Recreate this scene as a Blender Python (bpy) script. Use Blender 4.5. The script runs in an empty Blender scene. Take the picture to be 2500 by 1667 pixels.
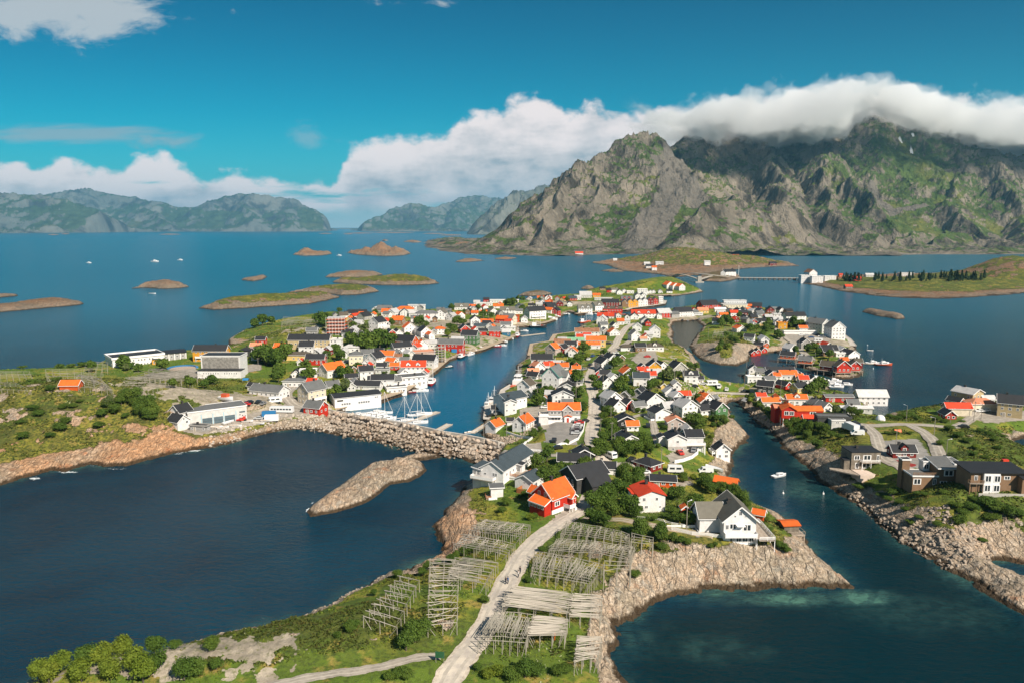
import bpy, bmesh, math, random
import numpy as np
from mathutils import Vector, Matrix
R = math.radians
rnd = random.Random(7)
sc = bpy.context.scene
COL = sc.collection
# ---------------------------------------------------------------- camera
H = 90.0
F = 1806.0
PITCH = math.atan((833.5 - 555.0) / F)
cam = bpy.data.cameras.new('camera'); camo = bpy.data.objects.new('camera', cam); COL.objects.link(camo)
cam.sensor_width = 36.0; cam.lens = F / 2500.0 * 36.0
cam.clip_start = 1.0; cam.clip_end = 120000.0
camo.location = (0, 0, H); camo.rotation_euler = (math.pi / 2 - PITCH, 0, 0)
sc.camera = camo
# ---------------------------------------------------------------- render settings, sky and sun
sc.view_settings.view_transform = 'Standard'; sc.view_settings.look = 'None'
sc.view_settings.exposure = 0.55; sc.view_settings.gamma = 1.0
cy = sc.cycles
cy.max_bounces = 6; cy.diffuse_bounces = 2; cy.glossy_bounces = 3; cy.transmission_bounces = 3
cy.transparent_max_bounces = 12; cy.volume_bounces = 4
cy.use_denoising = True
try: cy.denoiser = 'OPENIMAGEDENOISE'
except Exception: pass
SUN_AZ = math.atan2(0.62, -0.78); SUN_EL = R(40)
sdir = Vector((0.62, -0.78, 0)).normalized() * math.cos(SUN_EL) + Vector((0, 0, math.sin(SUN_EL)))
sun = bpy.data.lights.new('sun', 'SUN'); suno = bpy.data.objects.new('sun', sun); COL.objects.link(suno)
sun.energy = 5.0; sun.angle = R(0.5); sun.color = (1.0, 0.915, 0.80)
suno.rotation_euler = sdir.to_track_quat('Z', 'Y').to_euler()
suno.location = (0, 0, 400)
def ray(px, py):
 d = Vector(((px - 1250.0) / F, -(py - 833.5) / F, -1.0))
 return camo_mat @ d
camo_mat = camo.rotation_euler.to_matrix()
def P(px, py, z=0.0):
 d = ray(px, py); t = (z - H) / d.z
 return (d.x * t, d.y * t)
def PY(px, py, Y):
 d = ray(px, py); t = Y / d.y
 return (d.x * t, Y, H + d.z * t)
# ---------------------------------------------------------------- node helpers
class NT:
 def __init__(s, tree): s.t = tree; s.n = tree.nodes; s.l = tree.links
 def node(s, typ, **kw):
  nd = s.n.new(typ)
  for k, v in kw.items():
   if k.startswith('_'): setattr(nd, k[1:], v)
  return nd
 def val(s, sock, v):
  if isinstance(v, (int, float)): sock.default_value = v
  elif isinstance(v, tuple): sock.default_value = v if len(v) == len(sock.default_value) else (*v, 1.0)
  else: s.l.new(v, sock)
 def math(s, op, a, b=0.0, c=0.0, clamp=False):
  nd = s.n.new('ShaderNodeMath'); nd.operation = op; nd.use_clamp = clamp
  s.val(nd.inputs[0], a); s.val(nd.inputs[1], b)
  if op in ('MULTIPLY_ADD', 'SMOOTH_MIN', 'SMOOTH_MAX'): s.val(nd.inputs[2], c)
  return nd.outputs[0]
 def mix(s, f, a, b, typ='RGBA', blend='MIX'):
  nd = s.n.new('ShaderNodeMix'); nd.data_type = typ; nd.clamp_factor = True
  if typ == 'RGBA':
   nd.blend_type = blend; s.val(nd.inputs[0], f); s.val(nd.inputs[6], a); s.val(nd.inputs[7], b); return nd.outputs[2]
  s.val(nd.inputs[0], f); s.val(nd.inputs[2], a); s.val(nd.inputs[3], b); return nd.outputs[0]
 def noise(s, vec, scale, detail=4, rough=0.55, dist=0.0, out=0, lac=2.0):
  nd = s.n.new('ShaderNodeTexNoise'); s.l.new(vec, nd.inputs['Vector'])
  nd.inputs['Scale'].default_value = scale; nd.inputs['Detail'].default_value = detail
  nd.inputs['Roughness'].default_value = rough; nd.inputs['Distortion'].default_value = dist
  nd.inputs['Lacunarity'].default_value = lac
  return nd.outputs[out]
 def voro(s, vec, scale, feature='F1', out='Distance', rnd=1.0):
  nd = s.n.new('ShaderNodeTexVoronoi'); nd.feature = feature; s.l.new(vec, nd.inputs['Vector'])
  nd.inputs['Scale'].default_value = scale; nd.inputs['Randomness'].default_value = rnd
  return nd.outputs[out]
 def ramp(s, f, stops, interp='LINEAR'):
  nd = s.n.new('ShaderNodeValToRGB'); s.val(nd.inputs[0], f); cr = nd.color_ramp; cr.interpolation = interp
  while len(cr.elements) < len(stops): cr.elements.new(0.5)
  for e, (p, c) in zip(cr.elements, stops):
   e.position = p; e.color = (c, c, c, 1) if isinstance(c, (int, float)) else (*c, 1)
  return nd.outputs[0]
 def smooth(s, x, a, b, lo=0.0, hi=1.0):
  nd = s.n.new('ShaderNodeMapRange'); nd.interpolation_type = 'SMOOTHSTEP'
  s.val(nd.inputs[0], x); s.val(nd.inputs[1], a); s.val(nd.inputs[2], b); s.val(nd.inputs[3], lo); s.val(nd.inputs[4], hi)
  return nd.outputs[0]
 def scale(s, vec, sx, sy, sz, rot=0.0):
  nd = s.n.new('ShaderNodeMapping'); s.l.new(vec, nd.inputs[0]); nd.inputs[3].default_value = (sx, sy, sz)
  nd.inputs[2].default_value = (0, 0, rot); return nd.outputs[0]
 def curve(s, x, pts, lo, hi):
  nd = s.n.new('ShaderNodeFloatCurve'); s.val(nd.inputs['Value'], s.smoothlin(x, lo, hi))
  c = nd.mapping.curves[0]
  nd.mapping.use_clip = False
  while len(c.points) < len(pts): c.points.new(0.5, 0.5)
  for p, (a, b) in zip(c.points, pts): p.location = ((a - lo) / (hi - lo), b); p.handle_type = 'AUTO_CLAMPED'
  nd.mapping.update(); return nd.outputs[0]
 def smoothlin(s, x, a, b):
  nd = s.n.new('ShaderNodeMapRange'); s.val(nd.inputs[0], x); s.val(nd.inputs[1], a); s.val(nd.inputs[2], b); return nd.outputs[0]
 def bump(s, h, strength=0.5, dist=1.0, normal=None):
  nd = s.n.new('ShaderNodeBump'); nd.inputs['Strength'].default_value = strength; nd.inputs['Distance'].default_value = dist
  s.l.new(h, nd.inputs['Height'])
  if normal is not None: s.l.new(normal, nd.inputs['Normal'])
  return nd.outputs[0]
def material(name):
 m = bpy.data.materials.new(name); m.use_nodes = True
 nt = NT(m.node_tree); bs = m.node_tree.nodes['Principled BSDF']
 return m, nt, bs
# ---------------------------------------------------------------- world: tinted Nishita sky with cumulus bank
w = bpy.data.worlds.new('World'); sc.world = w; w.use_nodes = True
W = NT(w.node_tree); bg = w.node_tree.nodes['Background']
sky = W.node('ShaderNodeTexSky', _sky_type='NISHITA', _sun_disc=False, _sun_elevation=SUN_EL, _sun_rotation=SUN_AZ,
             _altitude=50.0, _air_density=1.0, _dust_density=0.3, _ozone_density=2.5)
tc = W.node('ShaderNodeTexCoord'); sep = W.node('ShaderNodeSeparateXYZ'); W.l.new(tc.outputs['Generated'], sep.inputs[0])
X, Yv, Z = sep.outputs
ysafe = W.math('MAXIMUM', Yv, 0.05)
u = W.math('DIVIDE', X, ysafe); el = W.math('DIVIDE', Z, ysafe)
front = W.smooth(Yv, 0.1, 0.35)
comb = W.node('ShaderNodeCombineXYZ'); W.l.new(u, comb.inputs[0]); W.l.new(el, comb.inputs[1]); uv = comb.outputs[0]
def UW(px, py):
 d = ray(px, py); return (d.x / d.y, d.z / d.y)
skycol = W.mix(1.0, sky.outputs[0], (0.0, 0.76, 0.84), blend='MULTIPLY')
hz = W.smooth(el, -0.02, 0.16, 1.0, 0.0)
skycol = W.mix(1.0, skycol, W.mix(W.smooth(el, 0.06, 0.36), (1.0, 1.0, 1.0), (0.3, 0.56, 0.66)), blend='MULTIPLY')
skycol = W.mix(W.math('MULTIPLY', hz, 0.62), skycol, (1.5, 5.3, 6.1))
skycol = W.mix(W.smooth(el, 0.0, 0.045, 0.85, 0.0), skycol, (6.0, 7.4, 7.8))
# cloud bank envelope (upper edge and lower edge as functions of azimuth)
top_pts = [(-400,400),(0,385),(50,372),(100,388),(170,375),(230,398),(290,392),(370,366),(440,388),(500,408),(560,402),(640,418),(720,432),(800,430),(850,352),(960,312),(1080,302),(1130,265),(1200,250),(1290,220),(1350,224),(1390,262),(1450,226),(1490,250),(1600,256),(1730,232),(1860,222),(2000,220),(2160,225),(2300,240),(2500,245),(2800,260)]
e_lo, e_hi = -0.02, 0.30
def env(pts, lo=-1.0, hi=1.0):
 out = []
 for a, b in pts:
  x, y = UW(a, b); out.append((x, (y - e_lo) / (e_hi - e_lo)))
 return out
etop = W.curve(u, env(top_pts), -0.95, 0.95)
bot_pts = [(-400,520),(0,540),(300,545),(600,535),(700,530),(760,522),(860,520),(960,520),(1060,520),(1200,520),(1400,540),(2800,540)]
ebot = W.curve(u, env(bot_pts), -0.95, 0.95)
en = W.smoothlin(el, e_lo, e_hi)
nA = W.noise(W.scale(uv, 9, 17, 1), 1.0, 7, 0.55)
nB = W.noise(W.scale(uv, 28, 38, 1), 1.0, 6, 0.56)
vo = W.voro(W.scale(uv, 15, 22, 1), 1.0, 'SMOOTH_F1')
vo2 = W.voro(W.scale(uv, 40, 52, 1), 1.0, 'SMOOTH_F1')
edge = W.math('ADD', W.math('MULTIPLY', W.math('SUBTRACT', nB, 0.5), 0.16), W.math('MULTIPLY', W.math('SUBTRACT', 0.38, vo), 0.07))
edge = W.math('ADD', edge, W.math('MULTIPLY', W.math('SUBTRACT', 0.4, vo2), 0.04))
m_top = W.smooth(W.math('SUBTRACT', W.math('ADD', etop, edge), W.math('ADD', en, 0.022)), -0.012, 0.036)
m_bot = W.smooth(W.math('SUBTRACT', en, W.math('ADD', ebot, W.math('MULTIPLY', W.math('SUBTRACT', nA, 0.5), 0.10))), -0.03, 0.03)
streak = W.noise(W.scale(uv, 4.2, 34, 1), 1.0, 6, 0.6, 0.4)
gaps = W.smooth(W.math('ADD', streak, W.math('MULTIPLY', W.smooth(en, 0.12, 0.5), 0.36)), 0.36, 0.52)
mcl = W.math('MULTIPLY', W.math('MULTIPLY', m_top, m_bot), gaps)
# high thin patches : top corner cloud and grey streaks
def blob(px, py, rx, ry, soft=0.25, namp=0.9, thr=0.25, nz=None):
 cx, cyy = UW(px, py); rx /= F; ry /= F
 dx = W.math('DIVIDE', W.math('SUBTRACT', u, cx), rx); dy = W.math('DIVIDE', W.math('SUBTRACT', el, cyy), ry)
 r = W.math('SQRT', W.math('ADD', W.math('MULTIPLY', dx, dx), W.math('MULTIPLY', dy, dy)))
 v = W.math('ADD', W.math('SUBTRACT', 1.0, r), W.math('MULTIPLY', W.math('SUBTRACT', nz, 0.5), namp * 2))
 return W.smooth(v, thr - soft, thr + soft)
nC = W.noise(W.scale(uv, 13, 30, 1, 0.25), 1.0, 8, 0.62, 0.3)
b1 = blob(90, 30, 330, 75, 0.30, 1.3, 0.30, nC); b1b = blob(330, 38, 110, 40, 0.35, 1.5, 0.45, nC)
b2 = blob(150, 328, 300, 30, 0.35, 1.3, 0.35, streak); b3 = blob(400, 340, 120, 26, 0.5, 1.8, 0.6, nC)
b4 = blob(760, 335, 120, 30, 0.5, 2.0, 0.7, nC); b5 = blob(1000, 10, 260, 22, 0.4, 2.0, 0.95, nC)
white = (11.2, 10.0, 9.7); grey = (7.4, 7.2, 7.3); dgrey = (4.3, 4.9, 5.4)
lowsh = W.noise(W.scale(uv, 6.5, 26, 1), 1.0, 7, 0.6, 0.2)
reltop = W.math('SUBTRACT', etop, en)
lit = W.math('ADD', W.math('MULTIPLY', W.smooth(reltop, 0.0, 0.30, 1.0, 0.0), 0.35), W.math('MULTIPLY', lowsh, 1.15))
lit = W.math('ADD', lit, W.math('MULTIPLY', W.math('SUBTRACT', nB, 0.5), 0.7))
lit = W.math('ADD', lit, W.math('MULTIPLY', W.math('SUBTRACT', 0.35, vo), 0.4))
ccol = W.mix(W.smooth(lit, 0.50, 0.88), grey, white)
ccol = W.mix(W.smooth(lit, 0.32, 0.58), dgrey, ccol)
out = W.mix(W.math('MULTIPLY', mcl, 0.96), skycol, ccol)
out = W.mix(W.math('MULTIPLY', W.math('MAXIMUM', b2, b3), 0.62), out, (4.4, 4.9, 5.2))
out = W.mix(W.math('MULTIPLY', b4, 0.35), out, (5.2, 5.8, 6.2))
out = W.mix(W.math('MULTIPLY', W.math('MAXIMUM', W.math('MAXIMUM', b1, b1b), b5), 0.75), out, (7.0, 7.2, 7.2))
out = W.mix(front, W.mix(0.25, skycol, (5.0, 5.2, 5.4)), out)
W.l.new(out, bg.inputs[0]); bg.inputs[1].default_value = 0.062
# ---------------------------------------------------------------- numpy noise
def _hash(ix, iy, seed):
 h = (ix.astype(np.int64) * 374761393 + iy.astype(np.int64) * 668265263 + seed * 974634777) & 0xffffffff
 h = ((h ^ (h >> 13)) * 1274126177) & 0xffffffff
 return (h ^ (h >> 16)) & 0xffffffff
def perlin(x, y, seed=0):
 x0 = np.floor(x); y0 = np.floor(y); fx = x - x0; fy = y - y0
 u = fx * fx * fx * (fx * (fx * 6 - 15) + 10); v = fy * fy * fy * (fy * (fy * 6 - 15) + 10)
 def g(i, j):
  a = _hash(x0 + i, y0 + j, seed) * (2 * math.pi / 4294967296.0)
  return np.cos(a) * (fx - i) + np.sin(a) * (fy - j)
 a = g(0, 0); b = g(1, 0); c = g(0, 1); d = g(1, 1)
 return (a + (b - a) * u) * (1 - v) + (c + (d - c) * u) * v
def fbm(x, y, scale, oct=4, rough=0.5, seed=0):
 s = 0; a = 1.0; t = 0
 for o in range(oct):
  s = s + a * perlin(x / scale, y / scale, seed + o * 17); t += a; a *= rough; scale = scale / 2.03
 return s / t * 1.6
def ridged(x, y, scale, oct=4, rough=0.5, seed=0):
 s = 0; a = 1.0; t = 0
 for o in range(oct):
  n = 1 - np.abs(perlin(x / scale, y / scale, seed + o * 31)) * 2.2
  s = s + a * n; t += a; a *= rough; scale = scale / 2.1
 return s / t
def cells(x, y, scale, seed=0):
 """voronoi: returns (F1, F2, cell id hash 0..1)"""
 x = x / scale; y = y / scale; x0 = np.floor(x); y0 = np.floor(y)
 f1 = np.full(x.shape, 9.0); f2 = np.full(x.shape, 9.0); cid = np.zeros(x.shape)
 for i in (-1, 0, 1):
  for j in (-1, 0, 1):
   h = _hash(x0 + i, y0 + j, seed); h2 = _hash(x0 + i, y0 + j, seed + 5)
   px = x0 + i + (h / 4294967296.0); py = y0 + j + (h2 / 4294967296.0)
   d = np.hypot(px - x, py - y); c = ((h * 7919) % 65536) / 65536.0
   nearer = d < f1
   f2 = np.where(nearer, f1, np.minimum(f2, d)); cid = np.where(nearer, c, cid); f1 = np.where(nearer, d, f1)
 return f1, f2, cid
def sstep(x, a, b):
 t = np.clip((x - a) / (b - a), 0, 1); return t * t * (3 - 2 * t)
def seg_dist(x, y, poly, closed=True):
 d2 = np.full(x.shape, 1e18); n = len(poly)
 for i in range(n if closed else n - 1):
  ax, ay = poly[i]; bx, by = poly[(i + 1) % n]; ex, ey = bx - ax, by - ay; L = ex * ex + ey * ey + 1e-9
  t = np.clip(((x - ax) * ex + (y - ay) * ey) / L, 0, 1)
  d2 = np.minimum(d2, (x - ax - t * ex) ** 2 + (y - ay - t * ey) ** 2)
 return np.sqrt(d2)
def inside(x, y, poly):
 r = np.zeros(x.shape, bool); n = len(poly)
 for i in range(n):
  ax, ay = poly[i]; bx, by = poly[(i + 1) % n]
  if ay == by: continue
  r ^= ((ay > y) != (by > y)) & (x < (bx - ax) * (y - ay) / (by - ay) + ax)
 return r
def sdist(x, y, poly):
 d = seg_dist(x, y, poly); return np.where(inside(x, y, poly), d, -d)
def chunked(fn, x, y, n=60000):
 xs = x.ravel(); ys = y.ravel(); o = np.empty(xs.shape)
 for i in range(0, len(xs), n): o[i:i + n] = fn(xs[i:i + n], ys[i:i + n])
 return o.reshape(x.shape)
def np_mesh(name, verts, faces, mats, mat_idx=None, attrs=None, smooth=True):
 """verts (N,3), faces (M,4) or (M,3)"""
 verts = np.asarray(verts, np.float32); faces = np.asarray(faces, np.int32)
 me = bpy.data.meshes.new(name); k = faces.shape[1]
 me.vertices.add(len(verts)); me.vertices.foreach_set('co', verts.ravel())
 me.loops.add(faces.size); me.loops.foreach_set('vertex_index', faces.ravel())
 me.polygons.add(len(faces)); me.polygons.foreach_set('loop_start', np.arange(0, faces.size, k, dtype=np.int32))
 me.polygons.foreach_set('use_smooth', np.full(len(faces), smooth))
 for m in mats: me.materials.append(m)
 if mat_idx is not None: me.polygons.foreach_set('material_index', np.asarray(mat_idx, np.int32))
 for an, arr in (attrs or {}).items():
  at = me.attributes.new(an, 'FLOAT_COLOR', 'POINT')
  c = np.ones((len(verts), 4), np.float32); c[:, :arr.shape[1]] = arr; at.data.foreach_set('color', c.ravel())
 me.update(calc_edges=True); me.validate()
 return me
def link(name, me, parent=None, loc=None):
 o = bpy.data.objects.new(name, me); COL.objects.link(o)
 if parent is not None: o.parent = parent
 if loc is not None: o.location = loc
 return o
def grid_faces(keep):
 """keep (nv-1, nu-1) bool -> quads over (nv, nu) verts, then compact"""
 nv, nu = keep.shape[0] + 1, keep.shape[1] + 1
 idx = np.arange(nv * nu).reshape(nv, nu)
 q = np.stack([idx[:-1, :-1], idx[:-1, 1:], idx[1:, 1:], idx[1:, :-1]], -1)[keep]
 used = np.zeros(nv * nu, bool); used[q.ravel()] = True
 remap = np.cumsum(used) - 1
 return remap[q], used
def structure(o, kind='structure', label=None):
 o['kind'] = kind
 if label: o['label'] = label
 return o
# ---------------------------------------------------------------- the town's coast, as measured points on the waterline
RING = [(-300,1215),(-120,1200),(0,1183),(49,1166),(89,1161),(125,1148),(165,1150),(201,1137),(234,1131),(257,1138),(312,1136),(339,1126),(368,1120),(424,1105),(500,1095),
(560,1082),(600,1071),(641,1057),(690,1050),(729,1046),(760,1048),(830,1062),(887,1071),(917,1076),(952,1086),(986,1094),(1030,1106),(1070,1112),(1121,1117),(1159,1130),(1192,1137),(1215,1140),(1190,1152),
(1154,1176),(1131,1194),(1103,1230),(1078,1265),(1060,1283),(1067,1301),(1080,1329),(1080,1352),(1057,1365),(1006,1388),(933,1412),(853,1449),(800,1479),(727,1515),(640,1538),(574,1552),(500,1572),(436,1588),(379,1601),(300,1612),(230,1622),(160,1645),(96,1668),(0,1700),(-150,1750),(-500,1850),
(-900,2500),(1900,2500),(1580,1900),(1560,1760),(1530,1672),(1508,1640),(1500,1604),(1512,1580),(1528,1557),(1519,1527),(1548,1518),(1572,1494),(1621,1455),(1699,1446),(1770,1441),(1837,1438),(1920,1438),(2003,1431),(2077,1433),
(2058,1412),(2036,1396),(2016,1380),(2000,1368),(1982,1343),(1960,1310),(1925,1275),(1902,1258),(1857,1237),(1830,1225),(1810,1197),(1790,1180),(1777,1167),(1780,1150),(1788,1135),(1790,1110),(1802,1090),(1824,1078),(1829,1064),(1813,1046),(1794,1025),(1779,1002),(1773,983),(1776,973),
(1794,972),(1806,991),(1819,1004),(1841,1017),(1850,1033),(1875,1048),(1900,1073),(1911,1094),(1939,1112),(1975,1142),(2000,1174),(2059,1210),(2110,1238),(2156,1286),(2217,1332),(2306,1384),(2383,1429),(2459,1478),(2500,1497),(2600,1560),(2800,1660),
(3000,1560),(2760,1470),(2600,1440),(2500,1412),(2450,1395),(2416,1374),(2440,1366),(2500,1377),(2600,1390),(3000,1400),(3000,1250),(2700,1180),(2560,1130),(2500,1100),(2478,1078),(2500,1068),(2600,1060),(2900,1080),(2900,985),(2600,985),(2500,985),
(2442,985),(2400,978),(2330,974),(2290,990),(2239,1000),(2200,1006),(2165,1012),(2163,1024),(2139,1021),(2125,1010),(2128,1000),(2096,972),(2059,960),(2030,957),(2014,937),(1961,926),(1925,915),(1871,903),(1830,897),(1812,918),(1816,938),(1800,948),(1770,946),(1745,944),(1745,932),(1718,914),(1706,896),(1707,886),(1697,874),(1672,852),(1650,842),(1641,828),(1645,812),(1638,800),(1648,787),(1700,783),(1716,797),(1708,812),
(1700,818),(1692,832),(1685,845),(1692,861),(1714,880),(1757,891),(1800,893),(1826,882),(1832,869),(1858,866),(1880,862),(1900,859),(1920,857),(1932,868),(1945,884),(1960,897),(1990,909),(2039,924),(2075,924),(2103,918),(2108,904),
(2096,890),(2100,872),(2091,862),(2090,850),(2078,834),(2052,815),(2012,795),(1985,783),(1960,772),(1905,763),(1850,753),(1800,748),(1740,742),(1700,748),(1650,755),(1597,764),
(1545,768),(1536,776),(1505,777),(1489,780),(1453,786),(1425,792),(1409,802),(1402,815),(1350,822),(1340,838),(1292,845),(1288,872),(1262,892),(1258,925),(1246,945),(1222,960),(1212,985),(1184,1000),(1180,1030),(1177,1062),(1205,1076),(1233,1089),
(1200,1084),(1150,1076),(1100,1068),(1000,1046),(905,1030),(811,1012),(850,1002),(930,984),(995,962),(1036,934),(1070,908),(1098,882),(1140,868),(1183,858),(1200,850),(1232,838),(1262,824),(1270,815),(1268,800),(1290,800),(1330,793),(1352,786),(1378,770),(1388,762),(1402,768),
(1411,772),(1471,765),(1532,762),(1546,757),(1595,751),(1625,746),(1628,738),(1615,729),(1580,726),(1600,724),(1645,724),(1690,718),(1717,713),(1706,706),(1690,698),(1650,680),(1600,680),(1560,686),(1500,698),(1450,706),(1400,722),
(1330,728),(1290,736),(1200,744),(1160,750),(1100,758),(1000,762),(930,766),(880,768),(800,766),(740,774),(680,785),(640,793),(590,810),(557,831),(562,842),(590,848),(600,858),(560,866),(480,866),(370,870),(250,884),(222,896),(100,905),(0,908),(-300,918),(-700,925)]
RINGW = [P(*p) for p in RING]
# gentle rises of the ground: (px, py on the ground, radius along x, radius along y, height)
BUMPS = [(60,1010,75,45,11),(330,1010,55,28,9),(420,960,60,25,4),(735,835,62,34,15),(640,845,22,20,6),(800,810,50,30,6),(930,830,70,40,3),
(1545,970,45,60,6),(1500,1130,35,28,5),(1640,940,40,40,5),(1760,1040,22,22,3.5),(1300,1420,30,45,3),(1330,1180,28,26,2.5),(1500,870,50,50,3),
(1700,1320,26,16,5.5),(1830,1360,26,12,3.5),(1560,1400,14,16,3),(1120,1260,8,14,3),(1780,850,42,30,9),(1850,830,30,22,5),(1940,800,22,16,6),
(2040,1060,26,22,4),(2080,1130,30,20,6),(2260,1190,60,26,5),(2360,1090,40,30,7),(2230,1270,28,13,5.5),(2400,1260,30,16,6),(2480,1300,26,14,4),(2380,1010,30,20,3),
(1625,697,42,18,13),(1560,700,30,14,6),(1690,712,14,8,2),(500,1640,30,20,5),(200,1655,16,10,5),(900,1540,24,20,3),(1250,745,90,12,4),(1060,775,50,22,2.5)]
BUMPSW = [(*P(b[0], b[1], b[4] * 0.6), b[2], b[3], b[4]) for b in BUMPS]
# roads : measured centre lines (px, py), half width in metres
ROADS = [
 ('main_road', [(1060,1720),(1100,1650),(1135,1600),(1165,1560),(1195,1510),(1225,1445),(1250,1400),(1280,1350),(1325,1305),(1370,1272),(1420,1245),(1440,1215),(1455,1170),(1475,1140),(1470,1110),(1448,1085),(1445,1060),(1450,1020),(1452,980),(1446,950),(1440,920),(1452,895),(1475,868),(1500,845),(1512,825),(1530,800),(1552,790)], 2.3, 'concrete'),
 ('gravel_path', [(1075,1600),(1020,1604),(950,1622),(880,1636),(800,1645),(700,1664),(600,1690)], 1.3, 'gravel'),
 ('driveway', [(1425,1262),(1480,1268),(1520,1270),(1600,1282),(1680,1298),(1740,1312)], 1.7, 'earth'),
 ('side_road', [(1455,1100),(1400,1108),(1330,1110),(1270,1108),(1225,1100)], 2.0, 'gravel'),
 ('village_lane', [(1475,1140),(1530,1130),(1560,1140),(1568,1165),(1560,1195)], 1.9, 'gravel'),
 ('harbour_road', [(1640,958),(1700,960),(1760,962),(1820,962),(1880,968),(1920,975)], 2.6, 'concrete'),
 ('upper_lane', [(1440,1010),(1500,1030),(1580,1010),(1600,1060),(1610,1090)], 1.6, 'gravel'),
 ('quarry_road', [(2075,1035),(2130,1038),(2200,1038),(2260,1040),(2330,1042),(2370,1025),(2390,1005)], 2.4, 'gravel'),
 ('loop_road', [(2110,1036),(2135,1060),(2148,1090),(2160,1120),(2200,1145),(2230,1155)], 2.4, 'gravel'),
 ('hill_road', [(2215,1038),(2255,1055),(2280,1080),(2300,1125)], 2.3, 'gravel'),
 ('school_lane', [(1880,795),(1905,812),(1925,828),(1940,842),(1960,860),(1985,880)], 2.4, 'gravel'),
 ('town_road', [(1545,830),(1510,850),(1480,866)], 2.4, 'gravel'),
 ('west_road', [(760,1000),(720,985),(700,960),(740,930),(800,905),(850,880),(900,865)], 2.8, 'gravel'),
]
def z_raw(x, y):
 d = sdist(x, y, RINGW)
 hb = np.full(x.shape, 4.2)
 for bx, by, rx, ry, h in BUMPSW:
  hb = hb + h * np.exp(-((x - bx) / rx) ** 2 - ((y - by) / ry) ** 2)
 Ls = 3.0 + hb * 0.75
 z = hb * (1 - np.exp(-np.maximum(d, 0) / Ls))
 return np.where(d < 0, np.maximum(0.42 * d, -5.0), z), d
NU, NV = 980, 900
U0, U1, V0, V1 = -0.92, 0.98, math.log(98.0), math.log(1400.0)
_u = np.linspace(U0, U1, NU); _v = np.linspace(V0, V1, NV)
GU, GV = np.meshgrid(_u, _v); GY = np.exp(GV); GX = GU * GY
_z = np.empty(GX.shape); _d = np.empty(GX.shape)
for i in range(0, NV, 60):
 _z[i:i + 60], _d[i:i + 60] = z_raw(GX[i:i + 60], GY[i:i + 60])
def _samp(arr, x, y):
 x = np.atleast_1d(np.asarray(x, float)); y = np.atleast_1d(np.asarray(y, float))
 fu = np.clip((x / y - U0) / (U1 - U0) * (NU - 1), 0, NU - 1.001); fv = np.clip((np.log(np.maximum(y, 1)) - V0) / (V1 - V0) * (NV - 1), 0, NV - 1.001)
 i = fu.astype(int); j = fv.astype(int); a = fu - i; b = fv - j
 return (arr[j, i] * (1 - a) + arr[j, i + 1] * a) * (1 - b) + (arr[j + 1, i] * (1 - a) + arr[j + 1, i + 1] * a) * b
# flat yards: (name, polygon px, kind)
YARDS = [
 ('parking_lot', [(1333,1010),(1420,1008),(1412,1082),(1328,1080)], 'asphalt'),
 ('harbour_yard', [(440,1040),(500,1010),(560,1000),(640,990),(700,980),(790,985),(815,1005),(760,1018),(690,1030),(620,1052),(540,1068),(480,1070)], 'gravel'),
 ('school_yard', [(350,915),(480,900),(480,905),(560,900),(640,885),(640,905),(580,915),(480,925),(380,925)], 'gravel'),
 ('playground', [(2150,1075),(2240,1065),(2262,1090),(2285,1130),(2240,1150),(2185,1140),(2160,1110)], 'asphalt'),
 ('house_yard', [(1690,1290),(1715,1262),(1760,1262),(1765,1305),(1700,1312)], 'asphalt'),
 ('driveway_yard', [(1625,1105),(1700,1080),(1700,1118),(1640,1135)], 'gravel'),
 ('quay_yard', [(2385,1010),(2500,1000),(2560,1010),(2540,1030),(2400,1030)], 'gravel'),
 ('church_yard', [(1905,815),(1960,812),(2010,818),(2030,832),(1990,850),(1940,838)], 'gravel'),
 ('town_square', [(1560,860),(1600,855),(1610,890),(1570,895),(1540,880)], 'gravel'),
 ('cottage_yard', [(1345,1265),(1385,1235),(1430,1225),(1440,1240),(1380,1285),(1345,1290)], 'gravel'),
 ('workshop_yard', [(1270,1090),(1320,1078),(1325,1110),(1285,1130),(1265,1150),(1250,1120)], 'gravel'),
 ('lodge_yard', [(1270,1000),(1320,985),(1345,990),(1340,1040),(1300,1060),(1260,1035)], 'gravel'),
 ('caravan_yard', [(1640,1175),(1680,1170),(1700,1185),(1660,1190)], 'gravel'),
 ('isthmus', [(1560,1195),(1590,1160),(1600,1140),(1575,1130),(1550,1160)], 'gravel'),
]
def flat_at(x, y): return float(_samp(_z, x, y)[0])
def ground_raw(px, py, it=6):
 z = 4.0
 for _ in range(it):
  x, y = P(px, py, z); z = z * 0.4 + max(flat_at(x, y), 0.3) * 0.6
 return x, y, z
# carve the roads and yards into the height field
_rough = np.ones(GX.shape)
ROADW = []
def smooth_path(pts, n=8):
 out = []
 for i in range(len(pts) - 1):
  p0 = pts[max(i - 1, 0)]; p1 = pts[i]; p2 = pts[i + 1]; p3 = pts[min(i + 2, len(pts) - 1)]
  for k in range(n):
   t = k / n
   out.append(tuple(0.5 * (2 * p1[c] + (p2[c] - p0[c]) * t + (2 * p0[c] - 5 * p1[c] + 4 * p2[c] - p3[c]) * t * t + (3 * p1[c] - p0[c] - 3 * p2[c] + p3[c]) * t ** 3) for c in range(len(p1))))
 out.append(tuple(pts[-1])); return out
for nm, pts, hw, mt in ROADS:
 wp = [ground_raw(*p) for p in pts]; wp = smooth_path([(a, b, max(c, 1.6)) for a, b, c in wp], 8)
 zs = np.array([p[2] for p in wp])
 for _ in range(25): zs[1:-1] = zs[1:-1] * .5 + (zs[:-2] + zs[2:]) * .25
 ROADW.append((nm, [(p[0], p[1], float(z)) for p, z in zip(wp, zs)], hw, mt))
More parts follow.
